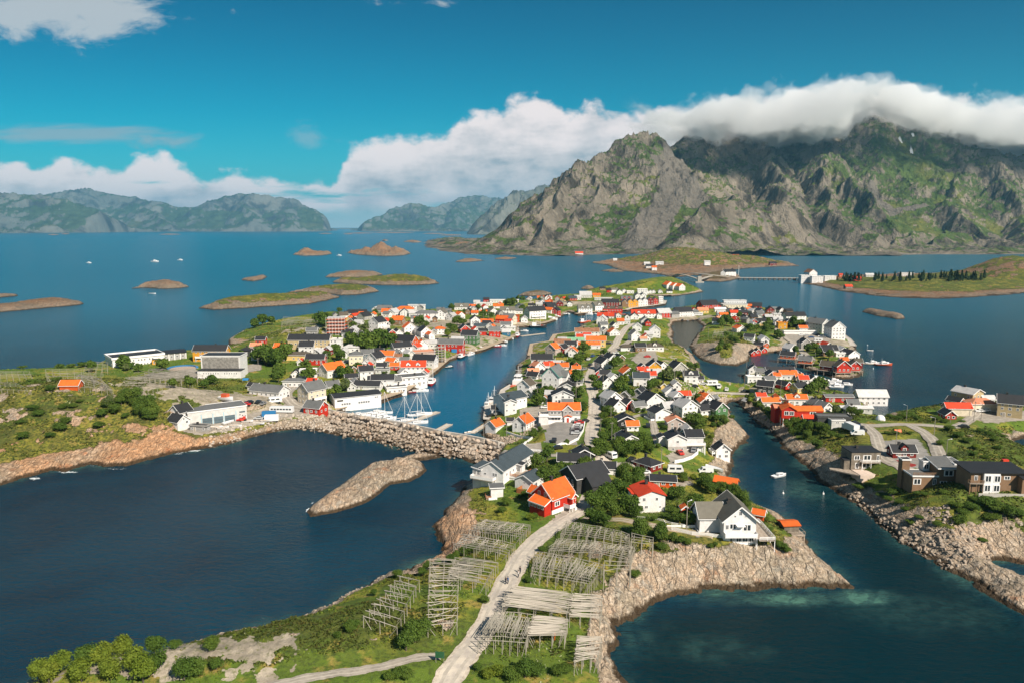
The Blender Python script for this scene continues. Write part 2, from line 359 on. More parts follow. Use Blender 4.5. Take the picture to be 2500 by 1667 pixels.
for nm, wp, hw, mt in ROADW:
 A = np.array(wp); x0, y0 = A[:, 0].min() - 12, A[:, 1].min() - 12; x1, y1 = A[:, 0].max() + 12, A[:, 1].max() + 12
 sel = (GX > x0) & (GX < x1) & (GY > y0) & (GY < y1)
 xs = GX[sel]; ys = GY[sel]; best = np.full(xs.shape, 1e9); zz = np.zeros(xs.shape)
 for i in range(len(wp) - 1):
  ax, ay, az = wp[i]; bx, by, bz = wp[i + 1]; ex, ey = bx - ax, by - ay; L = ex * ex + ey * ey + 1e-9
  t = np.clip(((xs - ax) * ex + (ys - ay) * ey) / L, 0, 1); d = np.hypot(xs - ax - t * ex, ys - ay - t * ey)
  m = d < best; best = np.where(m, d, best); zz = np.where(m, az + t * (bz - az), zz)
 wgt = 1 - sstep(best, hw + 0.6, hw + 6.0)
 _z[sel] = _z[sel] * (1 - wgt) + zz * wgt; _rough[sel] = np.minimum(_rough[sel], 1 - wgt)
YARDW = []
for nm, poly, kd in YARDS:
 pw = [ground_raw(*p) for p in poly]; zm = float(np.mean([p[2] for p in pw])); xy = [(p[0], p[1]) for p in pw]
 YARDW.append((nm, xy, zm, kd))
 x0 = min(p[0] for p in xy) - 8; x1 = max(p[0] for p in xy) + 8; y0 = min(p[1] for p in xy) - 8; y1 = max(p[1] for p in xy) + 8
 sel = (GX > x0) & (GX < x1) & (GY > y0) & (GY < y1)
 sd = sdist(GX[sel], GY[sel], xy); wgt = sstep(sd, -3.5, 0.5)
 _z[sel] = _z[sel] * (1 - wgt * 0.85) + zm * wgt * 0.85; _rough[sel] = np.minimum(_rough[sel], 1 - wgt)
# wildness of the ground: 1 = bare rock knolls and heath, 0 = gardens
WILD = [(40,1050,110,75,1),(330,1060,60,35,1),(200,960,120,40,.7),(680,840,50,45,1),(800,800,50,26,.6),(1780,850,45,34,1),(1930,800,25,18,.7),(2060,1110,45,45,.5),(2230,1270,90,22,.42),(2450,1300,60,40,.55),(2360,1110,45,40,.55),
 (1830,1370,45,18,1),(1600,1400,30,20,1),(1780,1060,18,26,.9),(1640,698,50,20,1),(1110,1290,12,24,1),(1060,1340,14,20,1),(700,1560,60,14,.7),(1540,1500,10,22,1),(880,1105,40,12,1),(1560,1010,12,14,.3),(2300,1370,60,14,.9),(2480,1450,40,16,1),(1720,1200,14,12,.5),(1720,975,34,8,.9)]
_wild = np.zeros(GX.shape)
for wx, wy, rx, ry, a in WILD:
 cx, cyy = P(wx, wy, 5); _wild = np.maximum(_wild, a * np.exp(-((GX - cx) / rx) ** 2 - ((GY - cyy) / ry) ** 2))
BWP = [P(*q) for q in [(805,1014),(905,1030),(1000,1046),(1100,1068),(1150,1076),(1228,1093),(1210,1135),(1159,1130),(1070,1112),(986,1096),(887,1073),(800,1060)]]
_bw = sstep(chunked(lambda a, b: sdist(a, b, BWP), GX, GY), -3.0, 1.0)
_z = _z * (1 - _bw) + np.minimum(_z, 0.9) * _bw
_zs = _z.copy()
land = _d > 0
edgeband = np.exp(-np.maximum(_d, 0) / 9.0)
amp = np.clip(0.10 + 0.95 * _wild + 0.55 * edgeband, 0, 1.3) * _rough
strat = ridged(GX * 1.25 + GY * 0.35, GY * 0.22 - GX * 0.10, 13.0, 6, 0.62, 3) - 0.55
big = fbm(GX, GY, 26.0, 4, 0.5, 11)
f1, f2, cid = cells(GX + 2.0 * fbm(GX, GY, 12, 2, .5, 5), GY * 1.3 + 2.0 * fbm(GX, GY, 12, 2, .5, 6), 4.6, 9)
block = (cid - 0.5) * 1.1 * sstep(f2 - f1, 0.02, 0.14) - 0.55 * (1 - sstep(f2 - f1, 0.0, 0.12))
fine = fbm(GX, GY, 2.4, 3, 0.6, 21)
shore = sstep(_d, -3, 1.2)
_z = _z + shore * (amp * (1.5 * big * sstep(_d, 0, 10) + (0.8 + 1.6 * edgeband) * strat + 0.5 * block * edgeband) + (amp * 0.45 + 0.05) * fine)
# jagged waterline
_z = _z + (1 - sstep(np.abs(_d), 0, 5)) * _rough * (0.9 * fbm(GX, GY, 7.0, 4, 0.6, 33))
_z = np.where(_d < -7, -5, _z)
# class masks
gx = np.gradient(_z, axis=1) / (np.gradient(GX, axis=1) + 1e-6); gy = np.gradient(_z, axis=0) / (np.gradient(GY, axis=0) + 1e-6)
slope = np.hypot(gx, gy)
n1 = fbm(GX, GY, 17.0, 5, 0.6, 41); n2 = fbm(GX, GY, 6.0, 4, 0.6, 43)
band = 4.0 + 5.0 * n1 + 9.0 * _wild
rock = sstep(band - _d, -1.5, 2.5)
rock = np.maximum(rock, sstep(slope + 0.5 * _wild + 0.45 * n2 + 0.25 * n1 + 0.35 * edgeband, 1.12, 1.4))
rock = np.maximum(rock, sstep(_wild * 0.75 + n1 * 1.1 + n2 * 0.5, 0.80, 1.04)) * np.clip(_rough * 1.4, 0, 1)
rock = np.maximum(rock, _bw)
URB = [(700,1000,90,26,.9),(1000,830,150,60,.75),(1200,790,110,40,.85),(1480,740,110,30,.9),(1600,880,60,60,.55),(1330,930,40,80,.6),(1550,1010,70,50,.35),(1900,770,90,24,.7),(1990,830,40,26,.9),(1900,950,60,26,.55),(420,900,60,20,.4),(1660,770,60,14,.8),(1430,800,40,30,.6),(2440,1015,30,12,.9),(470,1640,26,10,.8),(760,850,60,20,.4)]
urb = np.zeros(GX.shape)
for wx, wy, rx, ry, a in URB:
 cx, cyy = P(wx, wy, 5); urb = np.maximum(urb, a * np.exp(-((GX - cx) / rx) ** 4 - ((GY - cyy) / ry) ** 4))
urb = sstep(urb + 0.55 * n2 + 0.3 * n1, 0.55, 0.72) * (1 - rock) * sstep(_d, 1, 3)
dry = sstep(0.5 * n1 + 0.6 * fbm(GX, GY, 40, 3, .5, 51) + 0.25 * _wild, -0.25, 0.55)
_pk = [(P(a, b, 3), rx, ry) for a, b, rx, ry in [(120,1130,60,16),(330,1110,50,14),(450,1070,40,12),(660,830,30,14),(950,1090,30,10),(1080,1300,14,24),(620,1060,30,8)]]
pinkm = np.clip(sum(np.exp(-((GX - c_[0]) / rx) ** 2 - ((GY - c_[1]) / ry) ** 2) for c_, rx, ry in _pk), 0, 1)
TERR = dict(rock=rock, urb=urb, wild=_wild, d=_d, slope=slope)
keep = (_d > -11)
keep = keep[:-1, :-1] | keep[1:, 1:]
fc, used = grid_faces(keep)
V = np.stack([GX.ravel(), GY.ravel(), _z.ravel()], 1)[used]
att = np.stack([rock.ravel(), urb.ravel(), dry.ravel()], 1)[used]
att2 = np.stack([np.clip(_wild, 0, 1).ravel(), sstep(_z, 0.15, 1.9).ravel(), pinkm.ravel()], 1)[used]
def rock_color(nt, co, light=1.0, big=0.05):
 light *= 1.12
 nA = nt.noise(co, big, 6, 0.6); nB = nt.noise(co, big * 9, 6, 0.65)
 c = nt.mix(nt.smooth(nA, 0.35, 0.65), (0.31 * light, 0.25 * light, 0.175 * light), (0.50 * light, 0.355 * light, 0.235 * light))
 c = nt.mix(nt.smooth(nB, 0.45, 0.75), c, (0.60 * light, 0.49 * light, 0.375 * light))
 c = nt.mix(nt.smooth(nt.noise(co, big * 3.1, 5, 0.6), 0.56, 0.72), c, (0.40 * light, 0.20 * light, 0.105 * light))
 wob = nt.node('ShaderNodeVectorMath', _operation='MULTIPLY_ADD'); nc = nt.noise(co, big * 5, 5, 0.65, out=1); nt.l.new(nc, wob.inputs[0]); wob.inputs[1].default_value = (3.2, 3.2, 3); nt.l.new(co, wob.inputs[2]); wv_ = wob.outputs[0]
 crack = nt.voro(nt.scale(wv_, 1.0, 0.30, 1, 0.55), big * 10, 'DISTANCE_TO_EDGE')
 c = nt.mix(nt.math('MULTIPLY', nt.smooth(crack, 0.0, 0.05, 0.6, 0.0), nt.smooth(nB, 0.35, 0.6)), c, (0.10 * light, 0.075 * light, 0.055 * light))
 crack2 = nt.voro(nt.scale(wv_, 0.4, 1.5, 1, 0.5), big * 24, 'DISTANCE_TO_EDGE')
 c = nt.mix(nt.math('MULTIPLY', nt.smooth(crack2, 0.0, 0.07, 0.45, 0.0), nt.smooth(nA, 0.3, 0.7)), c, (0.12 * light, 0.09 * light, 0.07 * light))
 st = nt.noise(nt.scale(wv_, 3.4, 0.30, 0.8, 0.42), big * 12, 5, 0.65)
 lich = nt.noise(co, big * 6.5, 6, 0.7); c = nt.mix(nt.smooth(lich, 0.52, 0.64, 0.0, 0.7), c, (0.27 * light, 0.255 * light, 0.215 * light))
 c = nt.mix(nt.smooth(st, 0.36, 0.48, 0.85, 0.0), c, (0.17 * light, 0.14 * light, 0.11 * light)); st2 = nt.noise(nt.scale(wv_, 6.5, 0.9, 1.4, 0.42), big * 14, 5, 0.72); c = nt.mix(nt.smooth(st2, 0.40, 0.49, 0.75, 0.0), c, (0.13 * light, 0.105 * light, 0.08 * light)); c = nt.mix(nt.smooth(st2, 0.54, 0.66, 0.0, 0.55), c, (0.66 * light, 0.56 * light, 0.45 * light))
 c = nt.mix(nt.smooth(st, 0.56, 0.68, 0.0, 0.4), c, (0.66 * light, 0.55 * light, 0.46 * light))
 return c, nA, nB, crack, crack2
def terrain_material(name, light=1.0, scale=1.0):
 m, nt, bs = material(name)
 tcn = nt.node('ShaderNodeTexCoord'); co = tcn.outputs['Object']
 at = nt.node('ShaderNodeAttribute', _attribute_name='mask'); s3 = nt.node('ShaderNodeSeparateColor'); nt.l.new(at.outputs['Color'], s3.inputs[0])
 at2 = nt.node('ShaderNodeAttribute', _attribute_name='mask2'); s4 = nt.node('ShaderNodeSeparateColor'); nt.l.new(at2.outputs['Color'], s4.inputs[0])
 Rk, Ur, Dr = s3.outputs; Wi, Wet, Dd = s4.outputs
 rc, nA, nB, cr, cr2 = rock_color(nt, co, light, 0.05 * scale)
 rc = nt.mix(nt.math('MULTIPLY', Dd, nt.smooth(nA, 0.3, 0.6, 0.35, 0.9)), rc, nt.mix(1.0, rc, (1.12, 0.80, 0.58), blend='MULTIPLY'))
 g1 = nt.noise(co, 0.9 * scale, 5, 0.65); g2 = nt.noise(co, 0.16 * scale, 5, 0.6); g3 = nt.noise(co, 3.2 * scale, 3, 0.7)
 gc = nt.mix(nt.smooth(nt.math('ADD', Dr, nt.math('MULTIPLY', nt.math('SUBTRACT', g2, 0.5), 1.4)), 0.25, 0.75), (0.095, 0.155, 0.016), (0.26, 0.25, 0.030))
 gc = nt.mix(nt.smooth(g2, 0.52, 0.68), gc, (0.30, 0.215, 0.055))
 gc = nt.mix(nt.smooth(g1, 0.48, 0.66, 0.0, 0.75), gc, (0.036, 0.062, 0.012))
 gc = nt.mix(nt.smooth(g3, 0.60, 0.72, 0.0, 0.5), gc, (0.28, 0.27, 0.11))
 gc = nt.mix(nt.math('MULTIPLY', Wi, nt.smooth(g2, 0.42, 0.62, 0.75, 0.1)), gc, (0.115, 0.085, 0.028))
 ug = nt.mix(nt.smooth(g2, 0.4, 0.62), (0.30, 0.25, 0.185), (0.46, 0.385, 0.29)); ug = nt.mix(nt.smooth(g1, 0.5, 0.68, 0, 0.8), ug, (0.13, 0.14, 0.04)); ug = nt.mix(nt.smooth(g3, 0.4, 0.7, 0, 0.5), ug, (0.20, 0.175, 0.145))
 jit = nt.math('MULTIPLY', nt.math('SUBTRACT', nt.noise(co, 1.3 * scale, 6, 0.7), 0.5), 1.5)
 gc = nt.mix(nt.math('MULTIPLY', Wi, nt.smooth(g1, 0.38, 0.62, 0.0, 0.8)), gc, (0.035, 0.055, 0.012))
 c = nt.mix(nt.smooth(nt.math('ADD', Ur, jit), 0.42, 0.58), gc, ug)
 rk = nt.smooth(nt.math('ADD', Rk, jit), 0.40, 0.60)
 c = nt.mix(rk, c, rc)
 wetn = nt.math('ADD', Wet, nt.math('MULTIPLY', nt.math('SUBTRACT', g1, 0.5), 1.0))
 c = nt.mix(nt.smooth(wetn, 0.2, 0.8, 0.95, 0.0), c, (0.055, 0.034, 0.016))
 nt.l.new(c, bs.inputs['Base Color']); bs.inputs['Roughness'].default_value = 0.9
 bs.inputs['Specular IOR Level'].default_value = 0.2
 h = nt.math('ADD', nt.math('MULTIPLY', nt.smooth(cr, 0, 0.12), nt.math('MULTIPLY', rk, 1.0)), nt.math('MULTIPLY', g3, 0.5))
 h = nt.math('ADD', h, nt.math('MULTIPLY', nB, nt.math('MULTIPLY', rk, 1.4)))
 h = nt.math('ADD', h, nt.math('MULTIPLY', nt.smooth(cr2, 0, 0.1), nt.math('MULTIPLY', rk, 0.4)))
 nt.l.new(nt.bump(h, 0.8, 0.55 / scale), bs.inputs['Normal'])
 return m
POND = [P(*p) for p in [(1636,780),(1720,780),(1716,815),(1700,835),(1690,850),(1668,852),(1640,842)]]
M_TERR = terrain_material('coastal_ground')
me = np_mesh('ground', V, fc, [M_TERR], attrs={'mask': att, 'mask2': att2})
gobj = structure(link('ground', me), label='green and rocky ground of the town peninsula')
def zat(x, y): return float(_samp(_zs, x, y)[0])
def zfine(x, y): return float(_samp(_z, x, y)[0])
def G(px, py, lift=0.0):
 """pixel of a point on the ground -> world x, y, z"""
 z = 4.0
 for _ in range(10):
  x, y = P(px, py, z + lift); z = z * 0.4 + max(zat(x, y), 0.2) * 0.6
 return x, y, z
def pxm(x, y, z=4.0):
 """source pixels per metre at a world point"""
 return F / math.sqrt(x * x * 0.0 + (y * math.cos(PITCH) + (H - z) * math.sin(PITCH)) ** 2)
# roads as thin sheets over the carved ground
def simple_mat(name, col, rough=0.8, var=0.15, scale=0.6, col2=None, bump=0.0, spec=0.3, metal=0.0):
 m, nt, bs = material(name); tcn = nt.node('ShaderNodeTexCoord'); co = tcn.outputs['Object']
 n = nt.noise(co, scale, 5, 0.62); c2 = col2 or tuple(x * (1 - var) for x in col)
 nt.l.new(nt.mix(nt.smooth(n, 0.35, 0.65), col, c2), bs.inputs['Base Color'])
 bs.inputs['Roughness'].default_value = rough; bs.inputs['Specular IOR Level'].default_value = spec; bs.inputs['Metallic'].default_value = metal
 if bump: nt.l.new(nt.bump(nt.noise(co, scale * 6, 4, 0.6), bump, 0.1), bs.inputs['Normal'])
 return m
RM = {'concrete': simple_mat('worn_road', (0.56, 0.485, 0.39), 0.85, scale=0.35, col2=(0.40, 0.35, 0.30), bump=0.3),
      'gravel': simple_mat('gravel_road', (0.38, 0.33, 0.27), 0.95, scale=0.5, col2=(0.27, 0.235, 0.19), bump=0.5),
      'earth': simple_mat('earth_track', (0.42, 0.32, 0.22), 0.95, scale=0.4, col2=(0.26, 0.22, 0.12), bump=0.5),
      'asphalt': simple_mat('old_asphalt', (0.215, 0.20, 0.18), 0.9, scale=0.25, col2=(0.29, 0.265, 0.235), bump=0.4)}
M_KERB = simple_mat('verge_gravel', (0.55, 0.47, 0.38), 0.95, scale=1.5, col2=(0.38, 0.32, 0.25), bump=0.5)
M_TRACK = simple_mat('tyre_track', (0.36, 0.315, 0.26), 0.9, scale=0.4, col2=(0.47, 0.415, 0.34), bump=0.3)
def ribbon(name, wp, hw, mat, lift=0.06, edge=None, wob=0.0, sd=0):
 V = []; Fc = []; MI = []; n = len(wp); K = 9
 A = np.array(wp)[:, :2]; T = np.gradient(A, axis=0); T /= np.linalg.norm(T, axis=1)[:, None] + 1e-9
 for i in range(n):
  nx, ny = -T[i, 1], T[i, 0]; dist = wp[i][1]
  lf = lift + max(0, dist - 250) * 0.0007
  wl = hw + wob * math.sin(i * 0.9 + sd) * 0.5 + wob * rnd.uniform(-.5, .5); wr = hw + wob * math.cos(i * 0.7 + sd) * 0.5 + wob * rnd.uniform(-.5, .5)
  for k in range(K):
   t = -1 + 2 * k / (K - 1); ww = wl if t < 0 else wr
   x = wp[i][0] + nx * t * ww; y = wp[i][1] + ny * t * ww
   V.append((x, y, max(zfine(x, y), zfine(x + .3, y), zfine(x, y + .4)) + lf - 0.05 * t * t))
 for i in range(n - 1):
  for k in range(K - 1):
   a = i * K + k; Fc.append((a, a + K, a + K + 1, a + 1)); MI.append(1 if (edge and k in (0, K - 2)) else 2 if k in (2, 5) else 0)
 Fc = np.array(Fc)[:, ::-1]
 return np_mesh(name, V, Fc, [mat, edge or mat, M_TRACK], MI)
for k, (nm, wp, hw, mt) in enumerate(ROADW):
 fine_wp = []
 for i in range(len(wp) - 1):
  L = math.dist(wp[i][:2], wp[i + 1][:2]); m_ = max(1, int(L / 1.6))
  for j in range(m_): t = j / m_; fine_wp.append(tuple(wp[i][c] * (1 - t) + wp[i + 1][c] * t for c in range(3)))
 fine_wp.append(wp[-1])
 o = link(nm, ribbon(nm, fine_wp, hw + (0.5 if k == 0 else 0), RM[mt], edge=M_KERB if k == 0 else None, wob=0.3, sd=k, lift=0.07 + 0.012 * k)); structure(o)
for k, (nm, xy, zm, kd) in enumerate(YARDW):
 x0 = min(p[0] for p in xy); x1 = max(p[0] for p in xy); y0 = min(p[1] for p in xy); y1 = max(p[1] for p in xy)
 nx_, ny_ = int((x1 - x0) / 0.9) + 3, int((y1 - y0) / 0.9) + 3
 gx_, gy_ = np.meshgrid(np.linspace(x0 - 1, x1 + 1, nx_), np.linspace(y0 - 1, y1 + 1, ny_))
 sd = sdist(gx_, gy_, xy) + 0.8 * fbm(gx_, gy_, 4, 3, .5, k)
 gz = _samp(_z, gx_.ravel(), gy_.ravel()).reshape(gx_.shape) + 0.05 + 0.0007 * max(0, y0 - 250)
 kp = sd > -0.3; kp = kp[:-1, :-1] & kp[1:, 1:] & kp[1:, :-1] & kp[:-1, 1:]
 f_, us = grid_faces(kp); vv = np.stack([gx_.ravel(), gy_.ravel(), gz.ravel()], 1)[us]
 structure(link(nm, np_mesh(nm, vv, f_, [RM[kd]])))
# ---------------------------------------------------------------- water
WNU, WNV = 620, 560
wu = np.linspace(-1.7, 1.7, WNU); wv = np.linspace(math.log(40), math.log(90000), WNV)
WU, WV = np.meshgrid(wu, wv); WY = np.exp(WV); WX = WU * WY
inb = (WU > U0) & (WU < U1) & (WV > V0) & (WV < V1)
wd = np.full(WX.shape, -60.0); wd[inb] = _samp(_d, WX[inb], WY[inb])
sh = np.exp(np.minimum(wd, 0) / 5.5) * (0.55 + 0.9 * fbm(WX, WY, 14, 3, .6, 71))
SPOT = [(1960,1462,20,3.5,1.05),(2110,1458,8,4,1.3),(1740,1585,14,8,.42),(1640,1530,10,8,.22),(1860,1590,5,3,.4),(1500,1640,8,8,.3),(1965,1200,11,16,.55),(2280,1500,26,14,.38),(2440,1420,16,8,.6),(1890,1130,6,14,.3),(2150,1020,10,16,.9),(1480,1000,0.1,0.1,0),(930,1290,30,6,.22),(1010,1250,12,4,.22),(740,1275,14,5,.25),(1340,860,60,60,.0),(1700,940,30,20,.3)]
for sx, sy, rx, ry, a in SPOT:
 cx, cyy = P(sx, sy); nn = 1 + 0.9 * fbm(WX, WY, max(rx, 6) * .6, 4, .6, 77)
 sh = np.maximum(sh, a * np.exp(-((WX - cx) / rx) ** 2 - ((WY - cyy) / ry) ** 2) * nn)
HARB = [P(*p) for p in [(811,1012),(1233,1089),(1177,1062),(1184,1000),(1262,892),(1300,850),(1402,815),(1450,786),(1402,768),(1268,812),(1098,882),(930,984)]]
hb_ = sstep(sdist(WX, WY, HARB), -2, 4) * sstep(-WY, -700, -480)
bay = [P(*p) for p in [(1480,1900),(1500,1604),(1572,1494),(2077,1433),(1776,985),(1850,1033),(2110,1238),(2500,1497),(2900,1700),(3000,2300)]]
by_ = sstep(sdist(WX, WY, bay), -8, 10)
foam = np.zeros(WX.shape)
for sx, sy, rx, ry in [(225,1138,9,1.3),(290,1141,8,1.5),(165,1150,6,1.0),(752,1243,.9,2.6),(764,1228,.8,2.4),(88,1165,3,2),(470,1100,6,1.2),(430,1108,5,1.5),(770,1263,2,.5)]:
 cx, cyy = P(sx, sy); foam = np.maximum(foam, np.exp(-((WX - cx) / rx) ** 2 - ((WY - cyy) / ry) ** 2))
pond = sstep(sdist(WX, WY, POND), -1, 5)
VW = np.stack([WX.ravel(), WY.ravel(), np.zeros(WX.size)], 1)
fW, usd = grid_faces(np.ones((WNV - 1, WNU - 1), bool))
wm, nt, bs = material('sea_water'); tcn = nt.node('ShaderNodeTexCoord'); co = tcn.outputs['Object']
at = nt.node('ShaderNodeAttribute', _attribute_name='mask'); s3 = nt.node('ShaderNodeSeparateColor'); nt.l.new(at.outputs['Color'], s3.inputs[0])
Shal, Harb, Bay = s3.outputs
at2 = nt.node('ShaderNodeAttribute', _attribute_name='foam'); s5 = nt.node('ShaderNodeSeparateColor'); nt.l.new(at2.outputs['Color'], s5.inputs[0])
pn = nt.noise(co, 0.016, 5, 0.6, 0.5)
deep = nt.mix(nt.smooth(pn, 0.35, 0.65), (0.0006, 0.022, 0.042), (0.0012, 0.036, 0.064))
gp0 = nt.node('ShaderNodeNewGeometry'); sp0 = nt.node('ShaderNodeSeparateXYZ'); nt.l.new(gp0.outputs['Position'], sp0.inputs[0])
deep = nt.mix(nt.smooth(sp0.outputs[1], 330, 900), deep, (0.002, 0.090, 0.150))  # sky reflection painted into the base colour: bluer and brighter farther out
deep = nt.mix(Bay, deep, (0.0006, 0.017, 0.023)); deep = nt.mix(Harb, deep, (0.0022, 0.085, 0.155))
sj = nt.math('MULTIPLY', Shal, nt.smooth(nt.noise(co, 0.35, 6, 0.7), 0.2, 0.7, 0.45, 1.25))
cw = nt.mix(nt.smooth(sj, 0.12, 0.85, 0, 0.9), deep, (0.034, 0.088, 0.078)); cw = nt.mix(nt.smooth(sj, 0.78, 1.1, 0, 0.7), cw, (0.075, 0.18, 0.135))
fo = nt.smooth(nt.math('ADD', s5.outputs[0], nt.math('MULTIPLY', nt.math('SUBTRACT', nt.noise(co, 0.9, 6, 0.75), 0.5), 1.4)), 0.5, 0.68)
cw = nt.mix(fo, cw, (0.75, 0.78, 0.78))
cw = nt.mix(nt.math('MULTIPLY', s5.outputs[1], .9), cw, (0.045, 0.042, 0.022))
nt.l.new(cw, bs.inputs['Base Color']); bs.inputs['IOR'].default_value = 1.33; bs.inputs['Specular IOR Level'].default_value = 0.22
geo = nt.node('ShaderNodeNewGeometry'); sp = nt.node('ShaderNodeSeparateXYZ'); nt.l.new(geo.outputs['Position'], sp.inputs[0])
nt.l.new(nt.mix(fo, nt.smooth(sp.outputs[1], 150, 1500, 0.10, 0.24), 0.9, typ='FLOAT'), bs.inputs['Roughness'])
wl = nt.noise(nt.scale(co, 0.30, 0.62, 1, 0.35), 1.0, 5, 0.62, 0.6); ws = nt.noise(nt.scale(co, 0.9, 1.7, 1, 0.5), 1.0, 4, 0.6, 0.3); wg = nt.noise(nt.scale(co, 0.035, 0.09, 1, 0.3), 1.0, 4, 0.6)
hh = nt.math('ADD', nt.math('MULTIPLY', wl, 1.0), nt.math('MULTIPLY', ws, 0.5)); hh = nt.math('ADD', hh, nt.math('MULTIPLY', wg, 0.5))
calm = nt.mix(Harb, 1.0, 0.13, typ='FLOAT'); calm = nt.math('MULTIPLY', calm, nt.mix(Bay, 1.0, 0.55, typ='FLOAT'))
calm = nt.math('MULTIPLY', calm, nt.smooth(sp.outputs[1], 250, 1600, 1.0, 0.55))
hh = nt.math('MULTIPLY', hh, calm)
nt.l.new(nt.bump(hh, 1.0, 0.85), bs.inputs['Normal'])
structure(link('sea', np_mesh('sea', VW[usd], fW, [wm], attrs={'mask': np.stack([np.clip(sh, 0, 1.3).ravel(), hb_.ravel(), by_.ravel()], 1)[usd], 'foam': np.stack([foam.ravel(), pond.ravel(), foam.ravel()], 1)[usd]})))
# ---------------------------------------------------------------- skerries and islands
M_SKER = terrain_material('skerry_ground', 0.58, 0.75)
def islet(name, poly, h, res=2.0, green=0.0, seed=0, rough=1.0, mat=None, sharp=0.35, peaks=None, label=None):
 pw = [P(*p) for p in poly]; A = np.array(pw)
 x0, y0 = A.min(0) - 8; x1, y1 = A.max(0) + 8
 nx, ny = int((x1 - x0) / res) + 2, int((y1 - y0) / res) + 2
 x, y = np.meshgrid(np.linspace(x0, x1, nx), np.linspace(y0, y1, ny))
 d = sdist(x, y, pw) + res * 3.0 * fbm(x, y, 16, 4, .6, seed)
 dm = d.max(); W_ = max(dm * sharp, 4)
 hb = np.full(x.shape, float(h))
 if peaks:
  hb[:] = h * 0.35
  for qx, qy, r, hh in peaks:
   cx, cy_ = P(qx, qy); hb = np.maximum(hb, hh * np.exp(-(((x - cx) ** 2 + ((y - cy_) * 0.8) ** 2) / r ** 2)))
 z = hb * (1 - np.exp(-np.maximum(d, 0) / W_))
 am = rough * np.clip(h * 0.17, 0.8, 4.5) * sstep(d, -1, 6)
 z = z + am * (1.3 * (ridged(x, y * 1.4, 18 + h, 5, .55, seed) - .5) + 0.8 * fbm(x, y, 30, 3, .5, seed + 3) + .8 * (ridged(x * 1.3, y, 7 + h * .3, 3, .6, seed + 21) - .5))
 z = np.where(d < 0, 0.5 * d, z)
 s = np.hypot(np.gradient(z, axis=1) / res, np.gradient(z, axis=0) / res)
 gr = green * sstep(d, 5, 14) * sstep(z, h * .25, h * .5) * sstep(0.9 - s + 0.5 * fbm(x, y, 16, 3, .5, seed + 9), 0.2, 0.6)
 kp = d > -6; kp = kp[:-1, :-1] | kp[1:, 1:]; f, us = grid_faces(kp)
 at = np.stack([(1 - gr).ravel(), 0 * z.ravel(), (0.4 + fbm(x, y, 30, 3, .5, seed)).ravel()], 1)[us]
 at2 = np.stack([np.full(z.size, .85), sstep(z, .1, 1.6).ravel(), np.clip(d / 30, 0, 1).ravel()], 1)[us]
 o = link(name, np_mesh(name, np.stack([x.ravel(), y.ravel(), z.ravel()], 1)[us], f, [mat or M_SKER], attrs={'mask': at, 'mask2': at2}))
 structure(o, label=label); return o, (pw, z, x, y)
def hfun(pack):
 pw, z, x, y = pack
 def f(a, b):
  i = int(np.clip((a - x[0, 0]) / (x[0, 1] - x[0, 0]), 0, x.shape[1] - 1)); j = int(np.clip((b - y[0, 0]) / (y[1, 0] - y[0, 0]), 0, x.shape[0] - 1))
  return float(z[j, i])
 return f
islet('rocky_skerry', [(757,1262),(752,1248),(765,1232),(800,1205),(850,1172),(880,1150),(905,1137),(960,1126),(1010,1124),(1035,1132),(1040,1146),(1025,1163),(1000,1177),(955,1182),(935,1200),(900,1222),(860,1238),(820,1250),(780,1258)], 3.4, 0.45, 0.12, 3, 2.2, M_TERR)
islet('rocky_skerry', [(960,1126),(985,1114),(1020,1108),(1075,1108),(1075,1116),(1020,1124),(985,1128)], 2.2, 0.5, 0, 4, .8, M_TERR)
islet('rocky_skerry', [(-260,770),(0,763),(60,758),(120,752),(190,746),(206,742),(190,736),(150,734),(80,738),(0,750),(-260,756)], 7, 1.5, .35, 5)
islet('rocky_skerry', [(-60,727),(0,727),(45,723),(40,720),(0,720),(-60,721)], 3, 2, 0, 6)
islet('rocky_skerry', [(322,705),(350,703),(400,706),(440,704),(460,701),(445,697),(400,695),(350,699)], 10, 1.8, .2, 7)
islet('rocky_skerry', [(590,684),(620,687),(640,683),(652,676),(640,675),(615,680)], 5, 2, 0, 8)
islet('rocky_skerry', [(488,753),(520,757),(600,753),(700,746),(760,742),(800,734),(830,726),(805,722),(760,724),(700,728),(640,730),(580,734),(530,740)], 10, 1.6, .9, 9)
islet('rocky_skerry', [(705,715),(740,713),(790,715),(830,722),(880,720),(925,712),(905,704),(850,704),(810,706),(760,708)], 9, 1.8, .8, 10)
islet('rocky_skerry', [(792,677),(840,678),(900,677),(935,671),(900,668),(860,669),(820,671)], 9, 2.2, .15, 11)
islet('rocky_skerry', [(812,690),(860,694),(940,697),(1010,697),(1070,693),(1060,684),(1000,678),(940,680),(880,686),(830,684)], 11, 2.0, .85, 12)
islet('rocky_skerry', [(715,622),(740,625),(790,624),(812,620),(780,617),(740,617)], 20, 3, 0, 13, 1.6, None, .35, [(745,620,26,26),(795,620,22,17)])
islet('rocky_skerry', [(846,618),(880,623),(940,626),(985,624),(1003,619),(970,616),(900,615)], 34, 3, .15, 14, 1.8, None, .3, [(890,620,40,22),(930,620,42,38),(975,620,38,30)])
islet('rocky_skerry', [(1262,722),(1300,724),(1340,722),(1348,718),(1320,715),(1290,716)], 5, 1.6, .5, 15)
islet('rocky_skerry', [(1415,706),(1440,708),(1452,704),(1430,702)], 5, 1.4, 0, 16)
islet('rocky_skerry', [(2102,762),(2140,772),(2190,779),(2212,779),(2205,773),(2160,765),(2120,758)], 4.5, 1.2, 0, 17)
islet('rocky_skerry', [(1110,640),(1145,640),(1180,637),(1165,634),(1130,634)], 5, 3, 0, 18)
